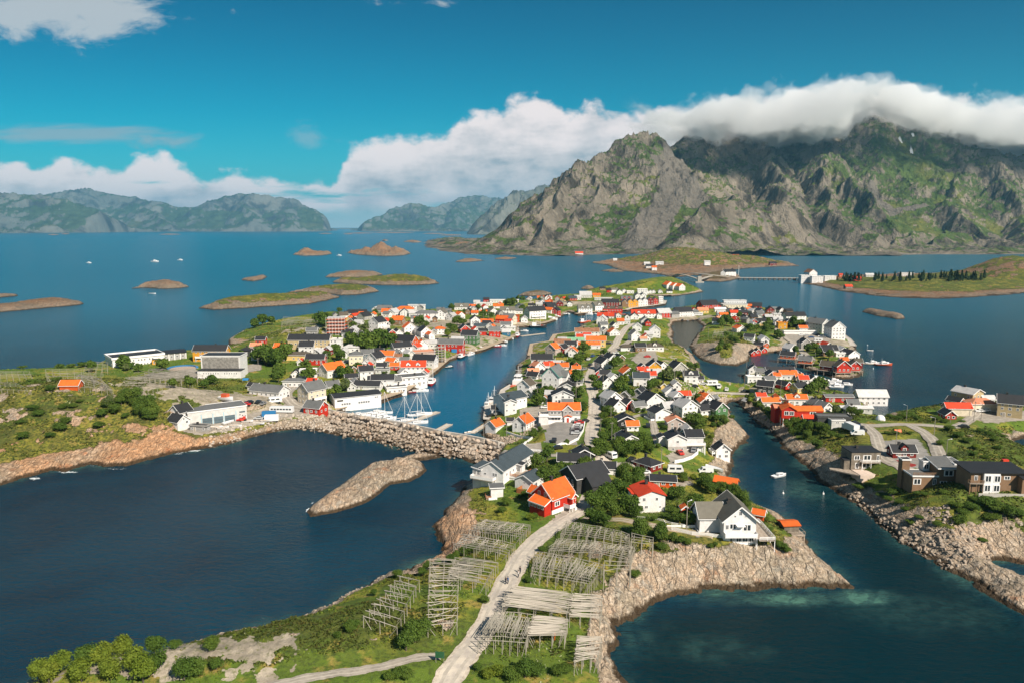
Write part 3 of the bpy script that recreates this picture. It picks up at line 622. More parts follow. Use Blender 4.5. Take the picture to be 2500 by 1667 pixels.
islet('rocky_skerry', [(1205,633),(1240,634),(1262,631),(1230,629)], 4, 3, 0, 19)
islet('rocky_skerry', [(1062,598),(1100,601),(1160,604),(1200,602),(1150,597),(1100,595)], 16, 4, .1, 20, 1.6)
islet('rocky_skerry', [(985,591),(1010,593),(1030,592),(1010,589)], 10, 4, 0, 21, 1.4)
for k, (a, b, ww) in enumerate([(130,574,26),(160,572,20),(415,573,56),(795,571,34),(850,572,24),(880,570,60),(960,569,110),(1060,571,60),(940,588,14),(1100,575,60),(1170,572,40)]):
 islet('low_islet', [(a - ww / 2, b), (a, b + .9), (a + ww / 2, b), (a, b - .8)], 9, 9, 0, 30 + k, .8)
# north-east peninsula with the road, below the mountains
_, PEN = islet('headland', [(1444,642),(1480,647),(1500,655),(1520,662),(1570,666),(1620,672),(1640,678),(1700,674),(1760,663),(1830,655),(1880,652),(1950,650),(1925,641),(1880,634),(1800,628),(1740,622),(1640,620),(1560,628),(1530,633),(1480,636)], 14, 3.0, .8, 50, 1.4, None, .35, [(1600,636,130,24),(1660,640,120,40),(1730,645,110,34),(1830,644,110,26),(1500,650,80,8),(1590,660,60,8)])
islet('rocky_skerry', [(1472,662),(1500,665),(1525,664),(1500,659)], 4, 3, 0, 51)
_, PILL = islet('rocky_skerry', [(1700,680),(1720,687),(1760,689),(1790,685),(1808,678),(1800,670),(1760,668),(1720,668)], 6, 1.5, .5, 52)
# eastern island with the spruce belt
_, EAST = islet('wooded_island', [(1950,690),(1970,694),(2000,700),(2060,712),(2120,721),(2200,728),(2300,731),(2400,725),(2440,722),(2500,716),(2600,712),(2800,705),(2800,660),(2500,650),(2400,662),(2250,668),(2100,672),(2000,676),(1960,682)], 9, 3.0, .95, 60, 1.2, None, .3, [(1990,690,40,7),(2100,700,110,9),(2250,700,130,12),(2380,698,100,15),(2480,690,75,46),(2560,690,120,40)])
# ---------------------------------------------------------------- mountains
def ridge_field(x, y, ridges, k=1.1, p=1.0):
 z = np.zeros(x.shape)
 for rg in ridges:
  kk = k
  if isinstance(rg[0], (int, float)): kk = rg[0]; rg = rg[1:]
  W3 = [PY(*q) for q in rg]
  for i in range(len(W3) - 1):
   ax, ay, az = W3[i]; bx, by, bz = W3[i + 1]; ex, ey = bx - ax, by - ay; L = ex * ex + ey * ey
   t = np.clip(((x - ax) * ex + (y - ay) * ey) / L, 0, 1); d = np.hypot(x - ax - t * ex, y - ay - t * ey)
   zr = az + t * (bz - az)
   z = np.maximum(z, zr * np.maximum(0, 1 - d / (kk * 2.1 * zr + 5)) ** (1.25 * p))
 return z
def mountain_material(name, rockc, rock2, green, scale, gmin=0.55, scree=True, bumpd=26):
 m, nt, bs = material(name); tcn = nt.node('ShaderNodeTexCoord'); co = tcn.outputs['Object']
 at = nt.node('ShaderNodeAttribute', _attribute_name='mask'); s3 = nt.node('ShaderNodeSeparateColor'); nt.l.new(at.outputs['Color'], s3.inputs[0])
 Sc, Gr, Ex = s3.outputs
 stre = nt.noise(nt.scale(co, 1, 1, 0.22), scale * 9, 7, 0.68, 0.4); n2 = nt.noise(co, scale * 3, 7, 0.65); n3 = nt.noise(co, scale * 36, 4, 0.7)
 vr = nt.noise(nt.scale(co, 1, 1, 0.3), scale * 26, 5, 0.7)
 c = nt.mix(nt.smooth(n2, 0.38, 0.62), rockc, rock2); c = nt.mix(nt.smooth(stre, 0.47, 0.62, 0, 0.92), c, tuple(v * 0.28 for v in rockc))
 c = nt.mix(nt.smooth(vr, 0.52, 0.72, 0, 0.6), c, tuple(min(1, v * 1.55) for v in rock2))
 c = nt.mix(nt.smooth(vr, 0.28, 0.42, 0.6, 0.0), c, tuple(v * 0.3 for v in rockc))
 gj = nt.math('ADD', Gr, nt.math('MULTIPLY', nt.math('SUBTRACT', nt.noise(co, scale * 14, 7, 0.72), 0.5), 1.9))
 gcol = nt.mix(nt.smooth(n3, 0.35, 0.7), green, tuple(v * 0.5 for v in green)); gcol = nt.mix(nt.smooth(n2, 0.5, 0.7), gcol, (green[0] * 2.1, green[1] * 1.35, green[2] * 1.3))
 c = nt.mix(nt.smooth(gj, 0.40, 0.60, 0, 0.93), c, gcol)
 sj = nt.math('ADD', Sc, nt.math('MULTIPLY', nt.math('SUBTRACT', nt.noise(co, scale * 12, 6, 0.65), 0.5), 0.9))
 c = nt.mix(nt.smooth(sj, 0.45, 0.6, 0, 0.8), c, nt.mix(nt.smooth(n3, 0.3, 0.7), (0.20, 0.175, 0.145), (0.14, 0.122, 0.10)))
 sn = nt.smooth(Ex, 0.5, 0.7); c = nt.mix(sn, c, (0.85, 0.87, 0.9))
 nt.l.new(c, bs.inputs['Base Color']); bs.inputs['Roughness'].default_value = 0.95; bs.inputs['Specular IOR Level'].default_value = 0.1
 h = nt.math('ADD', nt.math('MULTIPLY', stre, -1.2), nt.math('ADD', nt.math('MULTIPLY', n3, 0.4), nt.math('MULTIPLY', vr, 1.0)))
 nt.l.new(nt.bump(h, 1.0, bumpd), bs.inputs['Normal'])
 return m
M_MTN = mountain_material('massif_rock', (0.145, 0.124, 0.094), (0.255, 0.213, 0.162), (0.080, 0.125, 0.024), 0.0013)
def massif(name, u0, u1, y0, y1, nu, nv, ridges, shore, mat, k, namp, nscale, seed, scree=(), snow=(), gbias=0.0, greens=(), p=1.0):
 uu = np.linspace(u0, u1, nu); vv = np.linspace(math.log(y0), math.log(y1), nv)
 Ug, Vg = np.meshgrid(uu, vv); y = np.exp(Vg); x = Ug * y
 wx = x + nscale * .35 * fbm(x, y, nscale * 1.1, 4, .55, seed + 1); wy = y + nscale * .35 * fbm(x, y, nscale * 1.1, 4, .55, seed + 2)
 z = ridge_field(wx, wy, ridges, k, p)
 sd = sdist(x, y, [P(*q) for q in shore]) + nscale * .12 * fbm(x, y, nscale, 4, .55, seed + 5)
 rd = ridged(wx, wy, nscale, 6, .52, seed) - .55
 rd2 = ridged(x, y, nscale * .28, 5, .55, seed + 8) - .5
 z = z + namp * np.clip(z / 320, .10, 1.0) * (rd * 1.5 + 0.30 * fbm(x, y, nscale * 2, 3, .5, seed + 6) + 0.62 * rd2 + 0.2 * (ridged(x, y, nscale * .08, 3, .5, seed + 19) - .5))
 z = z + 0.10 * namp * np.sin(z / (nscale * .13) + 3 * fbm(x, y, nscale, 3, .5, seed + 4)) * sstep(z, 60, 200)
 shz = np.maximum(sd, 0); z = np.maximum(z, (9.0 + 34 * np.maximum(fbm(x, y, 170, 5, .6, seed), -.2)) * (.4 + .6 * sstep(sd, 0, 120)) * (nscale / 330.)) * (1 - np.exp(-shz / 45.0)); z = np.where(sd < 0, -6, z)
 gx = np.gradient(z, axis=1) / (np.gradient(x, axis=1) + 1e-6); gy = np.gradient(z, axis=0) / (np.gradient(y, axis=0) + 1e-6); s = np.hypot(gx, gy)
 gr = sstep(1.02 + gbias - s + 0.5 * fbm(x, y, nscale * 1.2, 4, .55, seed + 12) - 0.25 * sstep(z, 350, 650), 0.1, 0.75) * sstep(sd, 20, 60)
 for qx, qy, Yq, r, a in greens:
  a0 = PY(qx, qy, Yq); dd = np.sqrt((x - a0[0]) ** 2 + (y - a0[1]) ** 2 * .5); gr = np.clip(gr + a * np.exp(-(dd / r) ** 2), 0, 1)
 scr = np.zeros(x.shape)
 for line, r in scree:
  scr = np.maximum(scr, sstep(r * (1 + .5 * fbm(x, y, 120, 3, .6, 77)) - seg_dist(x, y, [PY(*q)[:2] for q in line], False), -10, 18))
 sn = np.zeros(x.shape)
 for qx, qy, Yq, r in snow:
  a = PY(qx, qy, Yq); sn = np.maximum(sn, np.exp(-(((x - a[0]) ** 2 + (y - a[1]) ** 2 * .3) / r ** 2)))
 gr = gr * (1 - scr * .8) * (.45 + .55 * sstep(z, 25, 100))
 kp = sd > -nscale * .2; kp = kp[:-1, :-1] | kp[1:, 1:]; f, us = grid_faces(kp)
 V = np.stack([x.ravel(), y.ravel(), z.ravel()], 1)[us]
 o = link(name, np_mesh(name, V, f, [mat], attrs={'mask': np.stack([scr.ravel(), gr.ravel(), sn.ravel()], 1)[us]})); structure(o); return o
RID = [
 [0.62,(1090,612,2620),(1150,604,2700),(1205,590,2800)],
 [0.75,(1205,590,2800),(1262,552,2950),(1310,505,3120),(1350,474,3200),(1400,420,3300),(1440,395,3380),(1480,376,3450),(1520,348,3520),(1555,327,3560),(1590,336,3580),(1612,352,3620),(1640,378,3700)],
 [0.80,(1640,378,3950),(1652,362,4000),(1668,330,4020),(1690,342,4080),(1725,338,4100),(1752,330,4120),(1800,345,4180),(1850,336,4220),(1930,325,4260),(2010,325,4280),(2075,322,4260),(2092,285,4200),(2120,258,4180),(2165,262,4200),(2210,290,4220),(2260,312,4150),(2330,322,4000)],
 [0.62,(1470,384,3430),(1440,470,3150),(1420,540,2950)],[0.6,(1555,327,3560),(1570,420,3330),(1540,500,3080),(1530,570,2880)],[0.5,(1400,420,3300),(1350,500,3050),(1330,560,2850)],
 [0.66,(1665,585,2680),(1690,525,2780),(1730,500,2850),(1790,494,2900),(1850,500,2900),(1900,500,2900),(1955,520,2900),(1990,560,2850),(2010,600,2700)],
 [0.7,(1640,378,3700),(1690,430,3500),(1740,480,3300),(1790,500,3050)],
 [0.62,(1850,336,4220),(1880,390,3800),(1900,440,3500),(1905,480,3200)],
 [0.66,(2092,285,4200),(2060,370,3900),(2012,392,3600),(1995,450,3350),(2010,500,3150),(2070,540,2980),(2130,570,2850),(2150,605,2720)],
 [0.62,(2012,392,3600),(2080,440,3350),(2140,490,3150),(2180,540,3000)],
 [0.66,(2330,322,4000),(2352,400,3700),(2330,460,3420),(2320,500,3250),(2400,545,3050),(2470,600,2800)],
 [0.7,(2330,322,4000),(2380,345,3900),(2430,372,3850),(2500,392,3800),(2600,380,3900),(2760,420,3800)],
 [0.7,(2430,372,3850),(2440,440,3500),(2500,520,3150),(2560,590,2800)],
 [0.6,(2250,600,2800),(2330,562,2950),(2400,570,2950),(2440,600,2800)],[0.6,(2180,590,2800),(2220,560,2950),(2270,575,2950)],
 [0.75,(2760,420,3800),(2900,430,3500),(3050,560,3000)],
]
SHORE = [(1040,604),(1075,612),(1130,621),(1220,623),(1300,624),(1380,627),(1450,622),(1560,621),(1640,628),(1700,640),(1760,640),(1830,638),(1900,634),(1960,628),(2050,626),(2150,626),(2205,628),(2210,623),(2300,622),(2400,622),(2500,621),(2700,621),(3200,621),(3200,565),(1040,568)]
massif('mountain', -0.14, 0.93, 2350, 5200, 1150, 430, RID, SHORE, M_MTN, 0.80, 62, 330, 4, gbias=.26,
       scree=[([(1655,430,3560),(1640,500,3200),(1600,560,2950),(1560,605,2750)], 70), ([(1610,440,3400),(1660,470,3300),(1700,490,3150)], 50), ([(1790,470,3400),(1830,485,3200)], 50), ([(1860,560,2850),(1885,598,2740)], 12), ([(2130,460,3500),(2180,490,3300),(2260,480,3350)], 26)],
       snow=[(2230,340,3950,14),(2228,350,3900,12),(2226,362,3850,9),(2432,382,3800,16),(2198,349,3950,12),(1948,349,4100,7)],
       greens=[(2230,420,3700,330,.7),(1700,440,3600,220,.5),(2050,430,3500,160,.4),(1560,390,3450,160,.35),(1480,580,2800,130,.35),(2250,560,2950,250,.6)])
M_MTN2 = mountain_material('distant_rock', (0.105, 0.115, 0.10), (0.155, 0.155, 0.13), (0.055, 0.085, 0.035), 0.00022, bumpd=25)
massif('mountain', -0.10, 0.16, 8000, 13000, 420, 240, [
 [0.8,(1165,570,9094),(1200,535,9444),(1240,505,9794),(1275,468,10144),(1300,460,10319),(1350,457,10668),(1390,445,11018),(1430,430,11543)],[0.6,(1275,468,10144),(1290,520,9269)],[.6,(1390,445,11018),(1330,510,9619)]],
 [(1140,573),(1180,574),(1260,574),(1400,574),(1500,570),(1500,560.5),(1140,560.5)], M_MTN2, .8, 90, 520, 14, gbias=-.1)
massif('mountain', -0.26, 0.02, 14000, 23000, 420, 200, [
 [1.0,(855,555,16621),(900,535,17359),(950,512,18098),(1005,497,18837),(1050,505,18468),(1080,505,19022)],[1.0,(1080,505,19576),(1120,485,20130),(1160,478,20314),(1200,482,20314),(1240,492,19945)],[.8,(1005,497,18837),(1030,530,17359)],[.8,(1140,480,20314),(1110,530,17729)]],
 [(855,563),(900,566),(1000,566),(1100,566),(1250,566),(1300,560),(1250,557.5),(860,557.2)], M_MTN2, 1.0, 66, 900, 15, gbias=.2)
massif('mountain', -0.90, -0.20, 10300, 21500, 760, 220, [
 [1.1,(-300,470,13409),(-100,468,13409),(0,468,13567),(60,472,13725),(130,482,13725),(200,500,13409),(260,530,12936),(310,552,12620)],
 [1.0,(90,475,17353),(170,468,17669),(222,460,17826),(300,478,17826),(380,490,17669),(440,506,17353),(500,505,17353),(520,498,17353)],
 [1.0,(480,512,16722),(520,492,16880),(560,480,17038),(600,476,17038),(650,477,17038),(690,484,16880),(715,486,16880),(740,510,16564),(775,536,16249),(800,550,16091),(818,556,15775)],
 [.9,(350,505,16564),(400,540,15144)],[.9,(600,476,17038),(620,530,15460)],[.9,(690,484,16880),(700,540,15460)],
 [.9,(60,560,11989),(110,549,11989),(150,552,11989)],[.9,(180,556,12147),(250,547,12305),(300,556,12147)]],
 [(-500,572),(0,570),(150,569),(320,567),(330,567),(480,566),(700,566),(800,565.5),(835,562),(800,558.8),(-500,558.8)], M_MTN2, 1.15, 62, 1000, 16, gbias=.15)
islet('low_islet', [(780,559.6),(830,559.9),(900,560.2),(960,559.8),(900,558.8),(820,558.8)], 26, 40, .6, 70, .8)
# ---------------------------------------------------------------- materials for buildings
def board(name, col, var=0.13, rough=0.7, horizontal=True):
 m, nt, bs = material(name); tcn = nt.node('ShaderNodeTexCoord'); co = tcn.outputs['Object']
 n = nt.noise(co, 0.7, 5, 0.65); oi = nt.node('ShaderNodeObjectInfo')
 c = nt.mix(nt.smooth(n, 0.3, 0.7), col, tuple(v * (1 - var * 1.6) for v in col))
 c = nt.mix(nt.smooth(nt.noise(nt.scale(co, 3, 3, .5), 1.0, 4, .6), 0.55, 0.8, 0, 0.35), c, tuple(v * 0.72 for v in col))
 br = nt.math('MULTIPLY_ADD', oi.outputs['Random'], 0.16, 0.90)
 c = nt.mix(1.0, c, nt_gray(nt, br), blend='MULTIPLY')
 nt.l.new(c, bs.inputs['Base Color']); bs.inputs['Roughness'].default_value = rough; bs.inputs['Specular IOR Level'].default_value = 0.25
 wv = nt.node('ShaderNodeTexWave', _bands_direction='Z' if horizontal else 'X'); nt.l.new(co, wv.inputs[0]); wv.inputs['Scale'].default_value = 1.7
 nt.l.new(nt.bump(wv.outputs[1], 0.35, 0.03), bs.inputs['Normal']); return m
def nt_gray(nt, v):
 c = nt.node('ShaderNodeCombineColor'); [nt.l.new(v, c.inputs[i]) for i in range(3)]; return c.outputs[0]
def tiles(name, col, rough=0.75, var=0.2, sc_=1.0, spec=0.3):
 m, nt, bs = material(name); tcn = nt.node('ShaderNodeTexCoord'); co = tcn.outputs['Object']; oi = nt.node('ShaderNodeObjectInfo')
 n = nt.noise(co, 0.5 * sc_, 6, 0.65); n2 = nt.noise(co, 2.6, 3, 0.6)
 c = nt.mix(nt.smooth(n, 0.35, 0.7), col, tuple(v * (1 - var) for v in col)); c = nt.mix(nt.smooth(n2, 0.5, 0.75, 0, 0.4), c, tuple(v * 0.7 for v in col))
 br = nt.math('MULTIPLY_ADD', oi.outputs['Random'], 0.26, 0.85)
 c = nt.mix(1.0, c, nt_gray(nt, br), blend='MULTIPLY')
 nt.l.new(c, bs.inputs['Base Color']); bs.inputs['Roughness'].default_value = rough; bs.inputs['Specular IOR Level'].default_value = spec
 wv = nt.node('ShaderNodeTexWave', _bands_direction='X'); nt.l.new(co, wv.inputs[0]); wv.inputs['Scale'].default_value = 1.1
 nt.l.new(nt.bump(wv.outputs[1], 0.4, 0.05), bs.inputs['Normal']); return m
WALL = {'w': board('white_boards', (0.80, 0.765, 0.73)), 'cr': board('cream_boards', (0.72, 0.62, 0.46)), 'ye': board('yellow_boards', (0.72, 0.50, 0.18)),
 'oc': board('ochre_boards', (0.72, 0.33, 0.03)), 're': board('red_boards', (0.50, 0.028, 0.012)), 'dr': board('barn_red_boards', (0.20, 0.018, 0.012)), 'or': board('orange_boards', (0.62, 0.10, 0.018)),
 'gy': board('grey_boards', (0.36, 0.34, 0.31)), 'lg': board('pale_grey_boards', (0.58, 0.56, 0.52)), 'dg': board('charcoal_boards', (0.062, 0.06, 0.056)), 'bk': board('black_boards', (0.028, 0.027, 0.026)),
 'gn': board('green_boards', (0.075, 0.17, 0.065)), 'bl': board('blue_boards', (0.03, 0.14, 0.24)), 'br': board('brown_boards', (0.25, 0.15, 0.085)), 'pk': board('pink_grey_boards', (0.50, 0.40, 0.35)),
 'wd': board('weathered_boards', (0.235, 0.195, 0.15), 0.3, 0.9, False), 'tn': board('tan_plaster', (0.52, 0.40, 0.22)), 'pb': board('pebbledash', (0.33, 0.305, 0.27), 0.3, 0.95), 'st': simple_mat('foundation_concrete', (0.45, 0.41, 0.36), 0.9, scale=0.8),
 'sg': board('slate_blue_boards', (0.10, 0.14, 0.16))}
ROOF = {'k': tiles('black_roof', (0.030, 0.030, 0.032), 0.6), 'g': tiles('grey_roof', (0.15, 0.15, 0.145), 0.7), 'o': tiles('orange_tile_roof', (0.72, 0.135, 0.02), 0.75, 0.22), 'r': tiles('red_tile_roof', (0.60, 0.055, 0.015), 0.7, 0.18),
 'p': tiles('faded_tile_roof', (0.62, 0.24, 0.13), 0.85, 0.2), 'd': tiles('brown_roof', (0.10, 0.082, 0.06), 0.85), 'b': tiles('rusty_roof', (0.34, 0.16, 0.085), 0.9, 0.4), 'l': tiles('pale_metal_roof', (0.50, 0.48, 0.46), 0.55), 'w': tiles('white_metal_roof', (0.72, 0.69, 0.66), 0.5),
 's': tiles('slate_roof', (0.055, 0.07, 0.078), 0.5), 't': tiles('turf_roof', (0.20, 0.17, 0.03), 0.95, 0.4), 'm': tiles('mint_roof', (0.22, 0.42, 0.24), 0.6), 'gt': tiles('olive_grey_roof', (0.16, 0.145, 0.115), 0.8)}
M_TRIM = simple_mat('white_trim', (0.82, 0.79, 0.76), 0.6, 0.06); M_GLASS, _n, _b = material('window_glass')
_b.inputs['Base Color'].default_value = (0.025, 0.032, 0.036, 1); _b.inputs['Roughness'].default_value = 0.12; _b.inputs['Specular IOR Level'].default_value = 0.6
M_DOOR = simple_mat('door_paint', (0.42, 0.36, 0.28), 0.6); M_BRICK = simple_mat('chimney_brick', (0.05, 0.045, 0.04), 0.9); M_DECK = simple_mat('deck_planks', (0.40, 0.33, 0.26), 0.85, scale=1.4, col2=(0.28, 0.22, 0.17))
M_STAIN = simple_mat('stained_deck', (0.38, 0.14, 0.05), 0.8, scale=1.0); M_REDD = simple_mat('red_door', (0.5, 0.05, 0.02), 0.6)
class MB:
 def __init__(s): s.v = []; s.f = []; s.m = []
 def quad(s, a, b, c, d, m=0): n = len(s.v); s.v += [a, b, c, d]; s.f.append((n, n + 1, n + 2, n + 3)); s.m.append(m)
 def tri(s, a, b, c, m=0): n = len(s.v); s.v += [a, b, c]; s.f.append((n, n + 1, n + 2)); s.m.append(m)
 def box(s, x0, x1, y0, y1, z0, z1, m=0):
  n = len(s.v); s.v += [(x0, y0, z0), (x1, y0, z0), (x1, y1, z0), (x0, y1, z0), (x0, y0, z1), (x1, y0, z1), (x1, y1, z1), (x0, y1, z1)]
  for f in ((0, 3, 2, 1), (4, 5, 6, 7), (0, 1, 5, 4), (1, 2, 6, 5), (2, 3, 7, 6), (3, 0, 4, 7)): s.f.append(tuple(n + i for i in f)); s.m.append(m)
 def prism(s, poly, z0, z1, m=0):
  n = len(s.v); k = len(poly); s.v += [(p[0], p[1], z0) for p in poly] + [(p[0], p[1], z1) for p in poly]
  s.f.append(tuple(n + k + i for i in range(k))); s.m.append(m); s.f.append(tuple(n + i for i in reversed(range(k)))); s.m.append(m)
  for i in range(k): j = (i + 1) % k; s.f.append((n + i, n + j, n + k + j, n + k + i)); s.m.append(m)
 def bar(s, a, b, w, h=None, m=0):
  """square bar between two points"""
  a = Vector(a); b = Vector(b); d = (b - a);
  if d.length < 1e-6: return
  d.normalize(); up = Vector((0, 0, 1)) if abs(d.z) < 0.95 else Vector((1, 0, 0)); sd = d.cross(up).normalized(); u2 = sd.cross(d); h = h or w
  n = len(s.v)
  for p in (a, b):
   for i, j in ((-1, -1), (1, -1), (1, 1), (-1, 1)): q = p + sd * (i * w / 2) + u2 * (j * h / 2); s.v.append(tuple(q))
  for f in ((0, 1, 2, 3), (7, 6, 5, 4), (0, 4, 5, 1), (1, 5, 6, 2), (2, 6, 7, 3), (3, 7, 4, 0)): s.f.append(tuple(n + i for i in f)); s.m.append(m)
 def slab(s, p, th, m=0):
  """quad p (4 pts, ccw from above) thickened downward along its normal"""
  p = [Vector(q) for q in p]; nrm = (p[1] - p[0]).cross(p[3] - p[0]).normalized(); q = [x - nrm * th for x in p]; n = len(s.v)
  s.v += [tuple(x) for x in p] + [tuple(x) for x in q]
  for f in ((0, 1, 2, 3), (7, 6, 5, 4), (0, 4, 5, 1), (1, 5, 6, 2), (2, 6, 7, 3), (3, 7, 4, 0)): s.f.append(tuple(n + i for i in f)); s.m.append(m)
 def cyl(s, x, y, z0, z1, r0, r1=None, k=8, m=0):
  r1 = r0 if r1 is None else r1; n = len(s.v)
  for z, r in ((z0, r0), (z1, r1)):
   for i in range(k): a = 2 * math.pi * i / k; s.v.append((x + r * math.cos(a), y + r * math.sin(a), z))
  for i in range(k): j = (i + 1) % k; s.f.append((n + i, n + j, n + k + j, n + k + i)); s.m.append(m)
  s.f.append(tuple(n + k + i for i in range(k))); s.m.append(m); s.f.append(tuple(n + i for i in reversed(range(k)))); s.m.append(m)
 def mesh(s, name, mats, smooth=False):
  me = bpy.data.meshes.new(name); me.from_pydata(s.v, [], s.f)
  for m in (mats if isinstance(mats, (list, tuple)) else [mats]): me.materials.append(m)
  me.polygons.foreach_set('material_index', s.m)
  if smooth: me.polygons.foreach_set('use_smooth', [True] * len(s.f))
  me.update(); return me
 def obj(s, name, mats, parent=None, smooth=False, loc=None): return link(name, s.mesh(name, mats, smooth), parent, loc)
def root(name, label, cat, loc, rz=0.0, group=None):
 o = bpy.data.objects.new(name, None); COL.objects.link(o); o.location = loc; o.rotation_euler = (0, 0, rz); o.empty_display_size = 0.5
 tag(o, label, cat, group); return o
def tag(o, label, cat, group=None, kind=None):
 if label: o['label'] = label
 if cat: o['category'] = cat
 if group: o['group'] = group
 if kind: o['kind'] = kind
 return o
# unit window : 1 x 1, facing -Y, origin at the centre of the opening
def _win():
 b = MB()
 for x0, x1, z0, z1 in ((-.5, .5, .40, .5), (-.5, .5, -.5, -.40), (-.5, -.38, -.40, .40), (.38, .5, -.40, .40), (-.04, .04, -.40, .40)): b.box(x0, x1, -.055, .0, z0, z1)
 return b.mesh('window', M_TRIM)
def _pane():
 b = MB(); b.box(-.38, .38, -.025, .0, -.40, .40); return b.mesh('pane', M_GLASS)
def _winfar():
 b = MB(); b.box(-.5, .5, -.05, .0, -.5, .5, 0); b.box(-.36, .36, -.07, -.051, -.37, .37, 1); return b.mesh('window', [M_TRIM, M_GLASS])
def _dwin():
 b = MB(); b.box(-.5, .5, -.05, .0, -.5, .5, 0); return b.mesh('window', [M_GLASS])
ME_WIN, ME_PANE, ME_WFAR, ME_WDARK = _win(), _pane(), _winfar(), _dwin()
def door_mesh(m): b = MB(); b.box(-.6, .6, -.05, 0, 0, 2.15, 0); b.box(-.46, .46, -.08, -.051, 0.05, 2.0, 1); return b.mesh('door', [M_TRIM, m])
ME_DOOR = door_mesh(M_DOOR); ME_DOORR = door_mesh(M_REDD)
def put(name, me, parent, loc, rz=0, sx=1, sz=1, sy=1):
 o = link(name, me, parent, loc); o.rotation_euler = (0, 0, rz); o.scale = (sx, sy, sz); return o
def window(parent, x, y, z, face, wd=1.1, ht=1.2, near=True, dark=False):
 """face: unit outward direction angle"""
 rz = face + math.pi / 2
 if near and not dark:
  o = put('window', ME_WIN, parent, (x, y, z), rz, wd, ht); put('pane', ME_PANE, o, (0, 0, 0)); return o
 return put('window', ME_WDARK if dark else ME_WFAR, parent, (x, y, z), rz, wd, ht)
def gable_body(b, L, W, h, rise, down, m=0):
 x, y = L / 2, W / 2
 v = [(-x, -y, -down), (x, -y, -down), (x, y, -down), (-x, y, -down), (-x, -y, h), (x, -y, h), (x, y, h), (-x, y, h), (-x, 0, h + rise), (x, 0, h + rise)]
 n = len(b.v); b.v += v
 for f in ((0, 1, 5, 4), (2, 3, 7, 6), (1, 2, 6, 9, 5), (3, 0, 4, 8, 7), (4, 5, 9, 8), (6, 7, 8, 9), (0, 3, 2, 1)): b.f.append(tuple(n + i for i in f)); b.m.append(m)
def gable_roof(b, L, W, h, rise, ov=0.45, th=0.22, m=0, z0=0.0):
 x = L / 2 + ov; s = rise / (W / 2); y = W / 2 + ov; zl = h - s * ov + z0 + th + .03; zr = h + rise + z0 + th + .03
 b.slab([(-x, -y, zl), (x, -y, zl), (x, 0, zr), (-x, 0, zr)], th, m); b.slab([(x, y, zl), (-x, y, zl), (-x, 0, zr), (x, 0, zr)], th, m)
def barge(b, L, W, h, rise, ov=0.45, th=0.22, m=0):
 s = rise / (W / 2); y = W / 2 + ov; zl = h - s * ov + th * .2; zr = h + rise + th * .5
 for sx in (-1, 1):
  x = sx * (L / 2 + ov + .04)
  for sy in (-1, 1): b.bar((x, sy * (y + .02), zl), (x, 0, zr), .09, .30, m)
 for sy in (-1, 1): b.bar((-(L / 2 + ov), sy * (y + .03), zl), (L / 2 + ov, sy * (y + .03), zl), .09, .16, m)
def hip_roof(b, L, W, h, rise, ov=0.45, m=0, k=0.5):
 x = L / 2 + ov; y = W / 2 + ov; r = max(L / 2 - W / 2 * (k * 2), 0.05); n = len(b.v); z = h + .02
 b.v += [(-x, -y, z), (x, -y, z), (x, y, z), (-x, y, z), (-r, 0, z + rise), (r, 0, z + rise), (-x, -y, z + .15), (x, -y, z + .15), (x, y, z + .15), (-x, y, z + .15)]
 for f in ((0, 1, 7, 6), (1, 2, 8, 7), (2, 3, 9, 8), (3, 0, 6, 9), (6, 7, 5, 4), (8, 9, 4, 5), (7, 8, 5), (9, 6, 4), (3, 2, 1, 0)): b.f.append(tuple(n + i for i in f)); b.m.append(m)
WALLN = {}
def windows_on(parent, L, W, h, rise, ct, near, floors, rot, typ='gable', skipfront=False, wscale=1.0, dens=1.0, dark=False):
 """rows of windows on each side that can be seen from the sea and road; ct: direction to the viewer area (angle)"""
 for face, wl in ((-math.pi / 2, L), (math.pi / 2, L), (0.0, W), (math.pi, W)):
  g = rot + face; vis = math.cos(g) * math.cos(ct) + math.sin(g) * math.sin(ct)
  if vis < -0.15: continue
  off = (W if abs(math.sin(face)) > .5 else L) / 2
  n = max(1, int(round(wl / 3.1 * dens))) if wl > 2.4 else 0
  for fl in range(floors):
   z = 1.45 + fl * 2.65
   if z + .7 > h: z = h - .85
   for i in range(n):
    t = (i + .5) / n - .5
    if rnd.random() < 0.10: continue
    a = t * wl * .92
    x = math.cos(face) * (off + .01) - math.sin(face) * a; y = math.sin(face) * (off + .01) + math.cos(face) * a
    window(parent, x, y, z, face, (1.05 + .25 * (i % 2)) * wscale, 1.15 * wscale, near, dark)
  if typ == 'gable' and abs(math.sin(face)) < .5 and rise > 1.9:
   window(parent, math.cos(face) * (off + .01), 0, h + rise * .36, face, .9 * wscale, .95 * wscale, near, dark)
HOUSES = []
